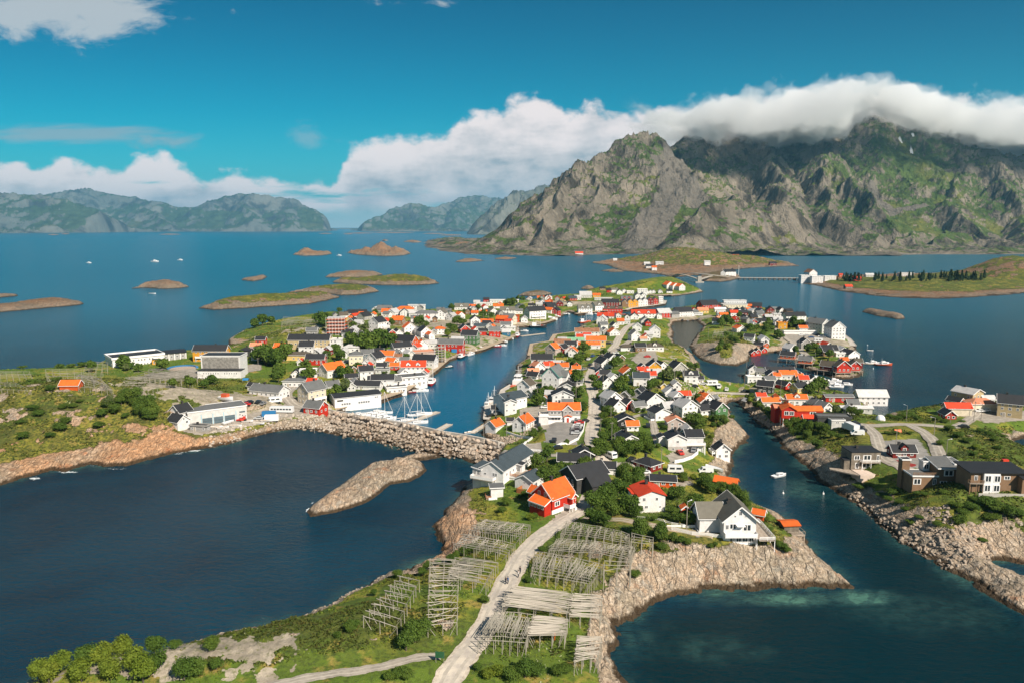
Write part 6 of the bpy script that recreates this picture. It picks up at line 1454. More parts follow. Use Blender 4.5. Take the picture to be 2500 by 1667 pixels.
# long quay store
a, b_, ang, Lq = base2('B', 960, 1214, 1400, 1094); ang = 27; Lq = 23.5
rt = root('quay_store', 'long white quay store with black roof beside the small-boat pier', 'store', (a[0] - .5, a[1], 2.2), R(ang)); HOUSES.append((a[0] + 10, a[1] + 8, 3, 26, 12, 8, R(ang), 'x', rt))
blk(rt, Lq / 2, 5.4, 0, Lq, 10.8, 4.8, 0, 'w', 'k', 'gable', 10, 3, wins=[('f', -8 + i * 1.2, 1.5, 1.1, 1.2) for i in range(4)] + [('f', .5 + i * 1.2, 1.5, 1.1, 1.2) for i in range(5)] + [('f', 8.8 + i * .95, 3.4, .8, .9) for i in range(2)] + [('l', 1, 3.2, 1.8, .7), ('l', -2.6, .9, 2.4, 1.2)])
b = MB(); b.box(1.2, 4.2, -.1, -.02, 3.0, 3.8); b.obj('sign', WALL['dg'], rt)
# white house with black wings over the channel
rt = site('house', 'white house with black roofs and a red car before its stone ground floor', 'house', 'F', 1065, 1160, 92, group=BG)
w1, r1 = blk(rt, 3.8, 0, 2.0, 7.6, 7.2, 2.9, 0, 'w', 'k', 'gable', 26, 4, base=1, wins=[('l', 0, 1.9, 1.1, .9)]); [window(w1, -3.8, -1.8 + i * 3.4, -.9, math.pi, .9, .9) for i in (0, 1)]
blk(rt, 6.2, -7.3, 2.2, 6.4, 7.6, 2.8, 90, 'w', 'k', 'gable', 26, 5, name='wing', wins=[('l', -1.4, 1.7, .9, 1.1), ('l', 0, 1.7, .9, 1.1), ('l', 1.4, 1.7, .9, 1.1)]); blk(rt, 6.4, 4.6, 1.4, 4, 3, 2.8, 0, 'w', 'k', 'gable', 26, 3, name='side_wing'); chimney(r1, .5, 0, 5.0)
railed_deck(rt, 1.0, 2.8, -11, -3.7, 2.0, M_DECK, M_TRIM, solid=True, sides='lfb')
# slate hip house on the harbour
rt = site('house', 'large white house with crossed slate-blue roof on the ship quay', 'house', 'D', 500, 1100, 10, group=BG)
w1, r1 = blk(rt, 0, 2.8, 0, 8.2, 5.6, 6.2, 90, 'w', 's', 'gable', 22, 3, wins=[('l', -1.8, 4.8, .9, .8), ('l', 1.6, 4.8, .9, .8), ('l', -1.8, 2.2, .9, .9), ('l', 1.6, 2.2, .9, .9)], ov=.5)
blk(rt, 1.5, 9.0, 0, 13, 9.5, 6.4, 30, 'w', 's', 'gable', 24, 3, name='rear_block', wins=[('f', -5 + i * 2.5, 4.6, .9, 1.0) for i in range(5)] + [('r', 0, 3.0, 1, 1.2)], ov=.5); chimney(r1, 2.0, 0, 7.0)
# teal-trimmed villa
rt = site('house', 'tall white villa with teal gable edges and grey roof on an orange stone base', 'house', 'D', 1010, 800, 66, group=BG)
w1, r1 = blk(rt, 6, 0, 1.4, 11.5, 9.4, 6.2, 0, 'w', 'g', 'gable', 45, 2, trim=False, base=1, wins=[('l', x, z, .9, 1.3) for x in (-3, 0, 3) for z in (4.6, 1.8)] + [('l', -.5, 8.3, .6, 1.2), ('l', .5, 8.3, .6, 1.2), ('f', -3, 4, 1, 1.5), ('f', -3, 1.5, 1, 1.5), ('f', 2, 3, 1, 1.5)])
b = MB(); barge(b, 11.5, 9.4, 6.2, 4.7, .4); b.obj('bargeboard', simple_mat('teal_trim', (.12, .42, .34), .6), w1); blk(rt, 7, -5.6, 1.4, 3.2, 5, 5.8, 90, 'w', 'g', 'gable', 45, 3, name='side_gable', trim=False); chimney(r1, 1.5, 0, 10.6)
b = MB(); b.box(-.6, 12, -5.0, 5.0, -1.5, 1.35); b.obj('stone_base', simple_mat('orange_stone', (.55, .33, .17), .9), rt)
# lodge with orange roof
rt = site('house', 'grey and white lodge with faded orange roof facing the parking lot', 'house', 'D', 1190, 1200, 0, group=BG)
w1, r1 = blk(rt, 0, 4.0, 2.6, 13.8, 7.2, 2.7, 0, 'gy', 'o', 'gable', 34, 0, wins=[('f', x, 1.5, 1.3, 1.3) for x in (-5.4, -3.9, -2.4, 5.6)])
b = MB(); b.box(-6.9, 6.9, .4, 7.6, -3, 2.599); lw = b.obj('lower_wall', M_TRIM, rt)
for x in (-5, -3.6, -2.2, 5): window(lw, x, .38, 1.4, -math.pi / 2, 1.2, 1.2)
w2, r2 = blk(rt, 1.5, 2.2, 2.6, 4.6, 4.2, 2.9, 90, 'gy', 'o', 'gable', 42, 0, name='front_gable', wins=[('l', -.9, 1.7, 1.0, 1.3), ('l', .9, 1.7, 1.0, 1.3)]); chimney(r1, -2, 0, 4.6, .4, 1.4)
b = MB(); b.box(0, 3, -.6, .39, -2, 2.5); pb = b.obj('porch', M_TRIM, rt); put('door', ME_DOORR, pb, (1.5, -.62, 0)); b = MB(); b.slab([(-.4, -1.0, 2.5), (1.5, -1.0, 3.3), (1.5, .38, 3.3), (-.4, .38, 2.5)], .1); b.slab([(1.5, -1.0, 3.3), (3.4, -1.0, 2.5), (3.4, .38, 2.5), (1.5, .38, 3.3)], .1); b.obj('porch_roof', ROOF['o'], pb)
blk(rt, -9.0, 2.6, 0, 4.0, 6.0, 2.6, 0, 'w', 'l', 'flat', 0, 3, name='annex'); railed_deck(rt, -10.9, -7.0, -.4, 5.5, 2.9, M_DECK, M_TRIM, sides='fl', down=.4, solid=True)
b = MB(); b.box(-6.9, -1.0, -.9, .39, 2.35, 2.5); b.obj('balcony', M_TRIM, rt)
# scaffolded block
rt = site('tower_block', 'five-storey block wrapped in orange-floored scaffolding', 'building', 'B', 960, 424, 5)
w1, r1 = blk(rt, 0, 4, 0, 11.5, 8, 11.8, 0, 'pk', 'l', 'flat', 0, 3, trim=False)
for k in range(5):
 b = MB(); b.box(-6.4, 6.4, -1.3, -.05, 1.6 + 2.3 * k, 1.75 + 2.3 * k); b.box(5.8, 6.9, -.04, 8, 1.6 + 2.3 * k, 1.75 + 2.3 * k); b.obj('scaffold_floor', WALL['or'], rt)
b = MB(); [b.bar((x, -1.3, -1), (x, -1.3, 12.6), .12) for x in np.linspace(-6.4, 6.4, 7)]; b.obj('scaffold_frame', M_TRIM, rt)
rt = site('scaffolding', 'white scaffolding towers at the boatyard on the harbour quay', 'scaffolding', 'B', 2065, 715, 10, z=2.2)
for k in range(6): b = MB(); b.box(-3.6, 3.6, -2.5, 2.5, 1.3 + 1.7 * k, 1.42 + 1.7 * k); b.obj('platform', M_DECK, rt)
for x in (-3.6, -1.2, 1.2, 3.6):
 for y in (-2.5, 2.5): b = MB(); b.bar((x, y, 0), (x, y, 10.6), .14); b.obj('upright', M_TRIM, rt)
# islet hotel etc. stand on high ground : nothing more needed
# ---------------------------------------------------------------- quays and piers
M_QUAY = simple_mat('quay_planks', (0.47, 0.36, 0.25), 0.85, scale=0.9, col2=(0.34, 0.26, 0.18)); M_PILE = simple_mat('tarred_piles', (0.075, 0.055, 0.04), 0.9); M_CONC = simple_mat('pale_concrete', (0.55, 0.49, 0.42), 0.85, scale=0.5, col2=(0.42, 0.38, 0.33))
def quay(name, label, pts, wid, z=2.0, mat=None, side=1, step=3.2, piles=True, z0=-1.5):
 """deck along the water line pts (px); the deck lies landward"""
 W3 = [P(*p, 0.0 if z0 < 0 else 0) for p in pts]; rt = root(name, label, 'quay' if 'quay' in name else 'pier', (W3[0][0], W3[0][1], 0)); ox, oy = W3[0]
 b = MB(); bp = []
 for i in range(len(W3) - 1):
  ax, ay = W3[i][0] - ox, W3[i][1] - oy; bx, by = W3[i + 1][0] - ox, W3[i + 1][1] - oy; L = math.hypot(bx - ax, by - ay); tx, ty = (bx - ax) / L, (by - ay) / L; nx, ny = -ty * side, tx * side
  e = .4; q = [(ax - tx * e, ay - ty * e), (bx + tx * e, by + ty * e), (bx + tx * e + nx * wid, by + ty * e + ny * wid), (ax - tx * e + nx * wid, ay - ty * e + ny * wid)]
  b.prism(q if side > 0 else q[::-1], z - .35 + i * .004, z + i * .004)
  if piles:
   n = max(1, int(L / step))
   for k in range(n): t = (k + .5) / n; bp.append((ax + (bx - ax) * t + nx * .3, ay + (by - ay) * t + ny * .3))
 d = b.obj('deck', mat or M_QUAY, rt); b = MB()
 for i in range(len(W3) - 1):
  ax, ay = W3[i][0] - ox, W3[i][1] - oy; bx, by = W3[i + 1][0] - ox, W3[i + 1][1] - oy; b.bar((ax, ay, z + .12), (bx, by, z + .12), .22, .2)
 b.obj('kerb_beam', mat or M_QUAY, d)
 for k, (x, y) in enumerate(bp[:90]): b = MB(); b.bar((x, y, z0), (x, y, z - .36), .3); b.obj('pile', M_PILE, rt)
 return rt
quay('quay', 'long timber quay along the western side of the harbour', [(811,1012),(850,1002),(930,984),(995,962),(1036,934),(1070,908),(1100,882)], 6, 2.2, side=1)
quay('quay', 'timber quay below the dark green wharf building', [(1140,868),(1183,858),(1232,838)], 5, 2.0, side=1)
quay('quay', 'pale quay at the harbour bend below the boathouses', [(1240,835),(1264,822),(1268,812)], 6, 1.8, side=1)
quay('quay', 'waterfront quay of the white galleried hotel', [(1290,800),(1330,793),(1358,784)], 5, 1.8, side=1)
quay('quay', 'piled quay under the gabled fishing hotel', [(1409,772),(1440,769),(1471,765),(1532,762)], 4.5, 2.6, side=1)
quay('quay', 'quay before the red and ochre wharf gables', [(1532,762),(1546,757),(1595,751),(1625,746),(1628,739)], 4.5, 2.4, side=1, mat=M_CONC)
quay('quay', 'dark piled wharf below the bushy islet', [(1577,725),(1610,726),(1647,725)], 8, 2.8, side=1)
quay('quay', 'eastern harbour quay below the fish plant', [(1402,815),(1350,822),(1340,838),(1294,845),(1288,872)], 4, 1.8, side=1)
quay('quay', 'ship quay beside the large slate-roofed house', [(1246,945),(1222,960),(1212,985),(1184,1000),(1180,1030)], 5, 1.9, side=1, mat=M_CONC)
quay('quay', 'concrete quay apron beside the tall white apartment house', [(2091,850),(2078,834),(2052,815)], 10, 2.0, mat=M_CONC, side=1)
quay('boardwalk', 'wooden boardwalk before the three red shore cabins', [(1832,868),(1858,864),(1880,860)], 2.5, 1.5, side=1)
def float_pier(label, pts, wid=2.2):
 W3 = [P(*p) for p in pts]; rt = root('floating_pier', label, 'pier', (W3[0][0], W3[0][1], .45), math.atan2(W3[1][1] - W3[0][1], W3[1][0] - W3[0][0])); L = math.dist(W3[0], W3[1]); b = MB(); n = max(2, int(L / 6));
 for i in range(n): bb = MB(); bb.box(L / n * i + .05, L / n * (i + 1) - .05, -wid / 2, wid / 2, -.35, 0); bb.obj('pontoon', M_CONC, rt)
 for s in (-1, 1): b.box(0, L, s * wid / 2 - .12, s * wid / 2 + .12, 0.002, .16)
 b.obj('edge_beam', M_QUAY, rt); return rt
float_pier('concrete pontoon between the moored yachts', [(970,1044),(1070,1006)], 2.6); float_pier('empty concrete pontoon off the breakwater', [(1058,1058),(1098,1036)], 3.0); float_pier('small pontoon below the orange-roofed boathouse', [(1152,1058),(1188,1036)], 2.2)
float_pier('long pontoon off the stony point', [(2106,888),(2168,892)], 2.2); float_pier('guest pontoon in the middle of the harbour', [(1272,822),(1330,815)], 2.0); float_pier('jetty with moored boats near the causeway houses', [(1975,928),(2045,940)], 2.0)
# ---------------------------------------------------------------- breakwater: concrete crown wall and armour stones
BWI = [(811,1010),(905,1028),(1000,1044),(1100,1066),(1150,1074),(1232,1091)]
W3 = [P(*p) for p in BWI]; V = MB(); rt = root('breakwater', 'concrete crown wall and road of the curved stone breakwater', 'breakwater', (W3[0][0], W3[0][1], 0)); ox, oy = W3[0]
b1_, b2_ = MB(), MB()
for i in range(len(W3) - 1):
 ax, ay = W3[i][0] - ox, W3[i][1] - oy; bx, by = W3[i + 1][0] - ox, W3[i + 1][1] - oy; L = math.hypot(bx - ax, by - ay); tx, ty = (bx - ax) / L, (by - ay) / L; nx, ny = ty, -tx
 b1_.prism([(ax, ay), (ax + nx * 3.6, ay + ny * 3.6), (bx + nx * 3.6, by + ny * 3.6), (bx, by)], -3, 2.1 + .003 * i)
 b2_.prism([(ax + nx * 3.61, ay + ny * 3.61), (ax + nx * 4.5, ay + ny * 4.5), (bx + nx * 4.5, by + ny * 4.5), (bx + nx * 3.61, by + ny * 3.61)], -3, 3.6 + .003 * i)
b1_.obj('roadway', M_CONC, rt); b2_.obj('crown_wall', M_CONC, rt)
M_BOULD, nt, bs = material('armour_stone'); tcn = nt.node('ShaderNodeTexCoord'); oi = nt.node('ShaderNodeObjectInfo'); co = tcn.outputs['Object']
n = nt.noise(co, 1.2, 6, 0.65); c = nt.ramp(oi.outputs['Random'], [(0, (.30, .235, .175)), (.3, (.46, .345, .25)), (.6, (.37, .31, .25)), (.85, (.56, .47, .38)), (1, (.40, .23, .13))]); c = nt.mix(nt.smooth(n, .4, .7), c, (.26, .22, .18));
gp = nt.node('ShaderNodeNewGeometry'); sz = nt.node('ShaderNodeSeparateXYZ'); nt.l.new(gp.outputs['Position'], sz.inputs[0]); c = nt.mix(nt.smooth(sz.outputs[2], 0.1, 0.9, .9, 0), c, (.06, .042, .025))
nt.l.new(c, bs.inputs['Base Color']); bs.inputs['Roughness'].default_value = .9; nt.l.new(nt.bump(n, .6, .15), bs.inputs['Normal'])
def boulder_mesh(seed):
 bm = bmesh.new(); r_ = random.Random(seed)
 pts = []
 for _ in range(16):
  v = Vector((r_.gauss(0, 1), r_.gauss(0, 1), r_.gauss(0, 1))).normalized(); v = Vector((v.x * r_.uniform(.8, 1.1), v.y * r_.uniform(.6, .9), v.z * r_.uniform(.55, .8))); bm.verts.new(v)
 bmesh.ops.convex_hull(bm, input=bm.verts);
 loose = [v for v in bm.verts if not v.link_faces]; bmesh.ops.delete(bm, geom=loose, context='VERTS')
 bmesh.ops.bevel(bm, geom=bm.edges[:], offset=.07, segments=1, affect='EDGES'); me = bpy.data.meshes.new('boulder'); bm.to_mesh(me); bm.free(); me.materials.append(M_BOULD); return me
BME = [boulder_mesh(i) for i in range(9)]
def poly_interp(pts, t):
 n = len(pts) - 1; f = t * n; i = min(int(f), n - 1); a = f - i; return (pts[i][0] * (1 - a) + pts[i + 1][0] * a, pts[i][1] * (1 - a) + pts[i + 1][1] * a)
def stones(inner, outer, n, smin, smax, label, group, zin, zout, rows):
 I = [P(*p) for p in inner]; O = [P(*p) for p in outer]; cnt = 0
 per = n // rows
 for r_ in range(rows):
  for k in range(per):
   t = (k + rnd.uniform(.2, .8)) / per; s = (r_ + rnd.uniform(.25, .75)) / rows
   a = poly_interp(I, t); c = poly_interp(O, t); x = a[0] * (1 - s) + c[0] * s; y = a[1] * (1 - s) + c[1] * s; z = zin * (1 - s) + zout * s
   sc_ = rnd.uniform(smin, smax) * (1.1 - .25 * s); o = link('boulder', BME[rnd.randrange(9)], None, (x, y, z)); o.rotation_euler = (rnd.uniform(-.5, .5), rnd.uniform(-.5, .5), rnd.uniform(0, 6.3)); o.scale = (sc_, sc_, sc_ * rnd.uniform(.8, 1.1)); tag(o, label, 'boulder', group); cnt += 1
 return cnt
OUT = [(800,1058),(830,1062),(887,1071),(952,1086),(1030,1105),(1121,1117),(1159,1130),(1205,1140)]
INN = [(800,1018),(850,1024),(905,1034),(960,1043),(1030,1059),(1100,1074),(1150,1084),(1232,1100)]
stones(INN, OUT, 240, .95, 1.6, 'pinkish-grey armour stone heaped on the seaward face of the breakwater', 'armour stones of the breakwater', 3.4, .1, 5)
stones([(620,1040),(700,1028),(800,1020)], [(620,1066),(690,1050),(800,1058)], 56, .9, 1.5, 'smaller armour stone on the bank below the harbour yard', 'bank stones below the harbour yard', 3.0, .1, 4)
# rest of the loose rubble as one heap each
def rubble(name, poly, n, smin, smax, zoff=.0):
 pw = [P(*p, 1.0) for p in poly]; x0 = min(p[0] for p in pw); x1 = max(p[0] for p in pw); y0 = min(p[1] for p in pw); y1 = max(p[1] for p in pw)
 xs = np.array([rnd.uniform(x0, x1) for _ in range(n * 3)]); ys = np.array([rnd.uniform(y0, y1) for _ in range(n * 3)]); m = inside(xs, ys, pw); xs = xs[m][:n]; ys = ys[m][:n]
 V = []; Fc = []; base = [[tuple(v.co) for v in me.vertices] for me in BME]; bf = [[tuple(p.vertices) for p in me.polygons] for me in BME]
 for x, y in zip(xs, ys):
  k = rnd.randrange(9); s = rnd.uniform(smin, smax); z = zfine(x, y) + zoff; a = rnd.uniform(0, 6.3); ca, sa = math.cos(a), math.sin(a); n0 = len(V)
  V += [(x + s * (q[0] * ca - q[1] * sa), y + s * (q[0] * sa + q[1] * ca), z + s * q[2]) for q in base[k]]; Fc += [tuple(n0 + i for i in f) for f in bf[k]]
 me = bpy.data.meshes.new(name); me.from_pydata(V, [], Fc); me.materials.append(M_BOULD); o = link(name, me); tag(o, None, None, None, 'stuff'); return o
rubble('shore_rubble', [(2059,1212),(2110,1240),(2156,1286),(2217,1332),(2306,1384),(2400,1380),(2430,1350),(2360,1320),(2300,1300),(2210,1300),(2150,1255),(2090,1205)], 480, .35, 1.0)
rubble('shore_rubble', [(805,1026),(960,1046),(1100,1074),(1228,1102),(1200,1138),(1121,1117),(1030,1106),(952,1088),(830,1064)], 700, .35, .95, 1.0)
rubble('shore_rubble', [(1640,962),(1790,968),(1795,985),(1700,992),(1640,985)], 260, .3, .8)
rubble('shore_rubble', [(500,1078),(620,1045),(700,1030),(800,1030),(830,1060),(729,1045),(620,1064),(520,1090)], 420, .4, .9)
rubble('shore_rubble', [(1180,1066),(1240,1072),(1296,1070),(1290,1078),(1236,1090),(1205,1078)], 220, .3, .7)
rubble('shore_rubble', [(1810,985),(1850,1010),(1900,1050),(1880,1050),(1840,1018)], 160, .4, 1.0)
rubble('shore_rubble', [(430,1584),(574,1549),(727,1513),(850,1447),(933,1410),(940,1416),(860,1460),(735,1525),(590,1565)], 420, .25, .6)
# ---------------------------------------------------------------- walls, fences, poles
def wall_line(name, label, cat, pts, h, th, mat, lift=0.0, slats=0, postmat=None):
 W_ = [G(*p) for p in pts]; ox, oy, oz = W_[0]; rt = root(name, label, cat, (ox, oy, oz)); b = MB()
 dense = []
 for i in range(len(W_) - 1):
  L = math.dist(W_[i][:2], W_[i + 1][:2]); n = max(1, int(L / 3))
  for k in range(n): t = k / n; x = W_[i][0] * (1 - t) + W_[i + 1][0] * t; y = W_[i][1] * (1 - t) + W_[i + 1][1] * t; dense.append((x - ox, y - oy, zfine(x, y) - oz + lift))
 x, y, z = W_[-1]; dense.append((x - ox, y - oy, zfine(x, y) - oz + lift))
 for i in range(len(dense) - 1):
  p, q = dense[i], dense[i + 1]
  if not slats: b.bar((p[0], p[1], p[2] + h / 2 - .5), (q[0], q[1], q[2] + h / 2 - .5), th, h + 1)
  else:
   for s in range(slats): zz = h * (s + 1) / slats; b.bar((p[0], p[1], p[2] + zz - .08), (q[0], q[1], q[2] + zz - .08), .04, .13)
 b.obj('slat_panel' if slats else 'wall', mat, rt)
 if slats:
  for p in dense[:60]: b = MB(); b.bar((p[0], p[1], p[2] - .6), (p[0], p[1], p[2] + h), .1); b.obj('post', postmat or mat, rt)
 return rt
M_WOODP = simple_mat('grey_pole', (0.30, 0.26, 0.215), 0.85)
wall_line('stone_wall', 'white curving wall round the lawn of the parking lot', 'wall', [(1300,1069),(1268,1100),(1300,1101),(1345,1097),(1385,1086),(1412,1072),(1424,1052),(1428,1030)], .9, .35, M_TRIM)
wall_line('garden_wall', 'white wall along the top of the harbour rock bank', 'wall', [(1236,1057),(1298,1070)], .9, .3, M_TRIM)
wall_line('fence', 'white board fence along the drive to the big white house', 'fence', [(1640,1293),(1690,1305),(1740,1310),(1775,1315),(1790,1325)], 1.0, .1, M_TRIM, slats=4)
wall_line('guard_rail', 'metal guard rail beside the earth drive', 'guard rail', [(1556,1265),(1600,1268),(1640,1280),(1672,1285)], .7, .1, M_TRIM, slats=2)
wall_line('retaining_wall', 'white-topped curved retaining wall under the red car', 'wall', [(1646,1130),(1668,1126),(1690,1118),(1703,1108),(1705,1090)], 1.1, .4, M_TRIM)
wall_line('handrail', 'steel handrail along the breakwater road', 'railing', [(905,1027),(1000,1043),(1100,1065),(1150,1073),(1230,1090)], 1.0, .06, M_TRIM, lift=.3, slats=2)
wall_line('fence', 'grey garden fence beside the white caravan yard', 'fence', [(1665,1157),(1680,1170),(1692,1181)], 1.1, .1, M_WOODP, slats=3)
POLES = [(1676,1292,8,'lamp'),(1283,1053,9,0),(1181,1072,8.5,0),(1237,1085,8.5,0),(1491,1043,9,0),(1493,1090,9.5,0),(1466,1075,9,0),(1500,1108,8,0),(1680,985,8,0),(1692,985,8,0),(1646,940,9,0),(1670,935,8,0),(1822,912,11,0),(1817,948,8,0),(1905,972,9,0),
 (2212,1030,7,'lamp'),(2320,1032,6,'lamp'),(2280,1062,7,'lamp'),(2310,1112,6,'lamp'),(2377,1028,9,0),(2395,1022,7,'lamp'),(1729,824,8,0),(1712,750,15,0),(1858,805,8,0),(1730,790,9,0),(1466,818,9,0),(1440,850,8,0),(1180,790,9,0),(1193,786,8,0),(1131,822,8,0),(1123,745,11,0),(996,745,10,0),(938,832,8,0),(688,812,9,0),(800,900,10,0),(631,905,8,0),(768,1055,9,'lamp'),(970,1080,8,'lamp'),(1485,782,8,0),(1572,935,9,0),(1472,950,8,0),(1312,975,7,0),(1406,975,8,0),(2186,1100,8,0),(1989,890,8,0),(1614,1145,7.5,0),(1548,800,8,0),(1950,855,9,0),(2079,945,8,0),(1430,740,7,0),(1418,755,8,0),(1400,752,8,0),(1035,815,9,0),(1210,1020,7,0)]
b = MB(); b.cyl(0, 0, -1, 1, .13, .09, 6); MEPOLE = b.mesh('pole', M_WOODP)
def nearest_ref(x, y, used={}):
 best = sorted(HOUSES, key=lambda h: (h[0] - x) ** 2 + (h[1] - y) ** 2)
 best = [h for h in best[:8] if h[7] != 'x'][:4]; return best
USED = set()
def ref_label(adj, noun, x, y, tail=''):
 """a label that says beside which building the thing stands"""
 for h in nearest_ref(x, y) * 1:
  dx, dy = x - h[0], y - h[1]; rels = ['behind', 'beyond', 'uphill of'] if dy > abs(dx) * .8 else (['in front of', 'before', 'below'] if -dy > abs(dx) * .8 else ['beside', 'next to', 'close to', 'by'])
  base_ = h[7].split(' with ')[0] if len(h[7].split()) > 9 else h[7]
  for rel in rels:
   for full in (base_, h[7]):
    s = f'{adj} {noun} {rel} the {full}'; s = s.replace('the long', 'the long')
    if len(s.split()) <= 16 and s not in USED: USED.add(s); return s
 for extra in ('smaller ', 'larger ', 'outer ', 'inner ', 'further ', 'shadier ', 'fuller ', 'lower ', 'leaning ', 'spreading '):
  for h in nearest_ref(x, y):
   for rel in ('near', 'around', 'standing by'):
    s = ' '.join(f'{extra}{adj} {noun} {rel} the {h[7]}'.split()[:16])
    if s not in USED: USED.add(s); return s
 return f'{adj} {noun}'
for i, (px, py, hh, kd) in enumerate(POLES):
 x, y, z = G(px, py); z = zfine(x, y)
 nm = 'street_lamp' if kd else ('flagpole' if hh > 10 else 'utility_pole'); rt = root(nm, ref_label('tall grey' if not kd else 'slim', nm.replace('_', ' '), x, y), nm.replace('_', ' '), (x, y, z), rnd.uniform(0, 3), 'poles and lamps of the village')
 o = put('pole', MEPOLE, rt, (0, 0, (hh - 1) / 2), 0, 1, (hh + 1) / 2)
 b = MB()
 if kd: b.bar((0, 0, hh - .1), (1.3, 0, hh + .1), .07); b.box(1.1, 1.7, -.13, .13, hh + .05, hh + .2); b.obj('lamp_head', M_TRIM, rt)
 elif hh <= 10: b.bar((-.8, 0, hh - .5), (.8, 0, hh - .5), .1); [b.cyl(xx, 0, hh - .45, hh - .2, .05, .04, 6) for xx in (-.7, 0.25, .7)]; b.obj('crossarm', M_WOODP, rt)
 else: b.cyl(0, 0, hh - .1, hh + .15, .12, .12, 8); b.obj('finial', M_TRIM, rt)
# ---------------------------------------------------------------- drying racks
M_RACK = simple_mat('grey_spruce_poles', (0.36, 0.325, 0.26), 0.9, scale=0.5, col2=(0.24, 0.215, 0.17)); M_RACK2 = simple_mat('bleached_poles', (0.47, 0.415, 0.345), 0.9, scale=0.4, col2=(0.30, 0.265, 0.215)); M_DARKR = simple_mat('dark_rack_poles', (0.20, 0.175, 0.14), 0.95)
b = MB(); b.cyl(0, 0, 0, 1, .5, .38, 6); MEROD = b.mesh('rod', M_RACK); b = MB(); b.cyl(0, 0, 0, 1, .5, .34, 6); MEROD2 = b.mesh('rod', M_RACK2); b = MB(); b.cyl(0, 0, 0, 1, .5, .4, 5); MEROD3 = b.mesh('rod', M_DARKR)
def rod(name, parent, a, c, d, me):
 a = Vector(a); c = Vector(c); v = c - a; o = link(name, me, parent, a); o.rotation_euler = v.to_track_quat('Z', 'Y').to_euler(); o.scale = (d, d, v.length); return o
def rack(label, c, corners, rails, bays, hgt, poles_x=0, poles_y=0, bright=True, seed=0, brace=True, dens=1.0, group='wooden fish-drying racks'):
 """corners: 4 ground pixels (a, b, c, d): a->b first rail direction, a->d across.  rails run a->b, 'rails' of them spaced a->d; posts at 'bays'+1 places"""
 r_ = random.Random(seed); Wc = [G(*cpx(c, *q)) for q in corners]; cx = sum(p[0] for p in Wc) / 4; cyy = sum(p[1] for p in Wc) / 4; cz = sum(p[2] for p in Wc) / 4
 rt = root('drying_rack', label, 'drying rack', (cx, cyy, cz), 0, group)
 def at(s, t):
  x = (Wc[0][0] * (1 - s) + Wc[1][0] * s) * (1 - t) + (Wc[3][0] * (1 - s) + Wc[2][0] * s) * t; y = (Wc[0][1] * (1 - s) + Wc[1][1] * s) * (1 - t) + (Wc[3][1] * (1 - s) + Wc[2][1] * s) * t
  return x - cx, y - cyy
 zt = max(p[2] for p in Wc) * .5 + cz * .5 - cz + hgt
 me = MEROD2 if bright else MEROD; cnt = {'post': 0, 'rail': 0, 'pole': 0, 'brace': 0}
 ztop = lambda x, y: zt * .35 + (zfine(x + cx, y + cyy) - cz + hgt) * .65
 for i in range(rails):
  t = i / max(1, rails - 1); pr = None
  for j in range(bays + 1):
   s = j / bays; x, y = at(s, t); x += r_.uniform(-.1, .1); z0 = zfine(x + cx, y + cyy) - cz; zz = ztop(x, y)
   if cnt['post'] < 95: rod('post', rt, (x, y, z0 - .4), (x, y, zz + .15), .17, MEROD); cnt['post'] += 1
   if pr and cnt['rail'] < 95:
    rod('rail', rt, (pr[0], pr[1], pr[2]), (x, y, zz), .16, me); cnt['rail'] += 1
   if brace and j in (0, bays) and cnt['brace'] < 90:
    x2, y2 = at(min(1, max(0, s + (-1 if j else 1) * .55 / bays)), t); rod('brace', rt, (x2, y2, zfine(x2 + cx, y2 + cyy) - cz - .3), (x, y, zz - .1), .13, MEROD); cnt['brace'] += 1
   pr = (x, y, zz)
 for i in range(poles_x):     # loose poles lying along the rails' direction on cross members
  t = (i + r_.uniform(.1, .9)) / poles_x; s0 = r_.uniform(-.06, .25) if dens < 1 else r_.uniform(-.05, .12); s1 = min(1.06, s0 + r_.uniform(.45, .95) if dens < 1 else 1.04 + r_.uniform(-.25, .05)); a = at(s0, t + r_.uniform(-.03, .03)); e = at(s1, t + r_.uniform(-.055, .055))
  rod('pole', rt, (a[0], a[1], ztop(*a) + .22 + r_.uniform(0, .12)), (e[0], e[1], ztop(*e) + .22 + r_.uniform(0, .1)), .15, me)
 for i in range(poles_y):     # poles laid across the rails
  g = r_.randrange(max(3, poles_y // 5)); s = (g + .5) / max(3, poles_y // 5) + r_.uniform(-.045, .045); t0 = r_.uniform(0, .45); t1 = min(1, t0 + r_.uniform(.3, .6)); a = at(s, t0); e = at(s + r_.uniform(-.06, .06), t1)
  rod('pole', rt, (a[0], a[1], ztop(*a) + .2), (e[0], e[1], ztop(*e) + .2), .14, MEROD2 if bright else MEROD)
 return rt
rack('dense rack of bleached poles beside the road, its upper seaward half', 'Y', [(560,770),(1100,860),(1060,1060),(470,960)], 9, 4, 2.6, 58, 0, True, 1, False)
rack('dense pole rack reaching the cliff edge above the dark bay', 'Y', [(1110,830),(1390,870),(1370,1090),(1090,1060)], 9, 3, 2.6, 40, 0, True, 2, False)
rack('rack of bright poles with a worker in orange beneath it', 'Y', [(760,1060),(1070,1110),(1040,1260),(700,1250)], 8, 3, 2.8, 46, 0, True, 3, True)
rack('tall pole rack at the cliff corner above the bushes', 'Y', [(1160,1270),(1390,1290),(1350,1470),(1130,1500)], 7, 3, 3.0, 22, 0, True, 4, True)
rack('grey rack of leaning poles along the lower road edge', 'Y', [(400,1020),(760,1060),(690,1330),(250,1300)], 8, 6, 2.8, 0, 85, False, 5, True)
rack('grey rack under the red cottage, nearest the road', 'Y', [(1060,180),(1640,290),(1640,400),(1010,290)], 7, 8, 2.8, 0, 50, False, 6, True)
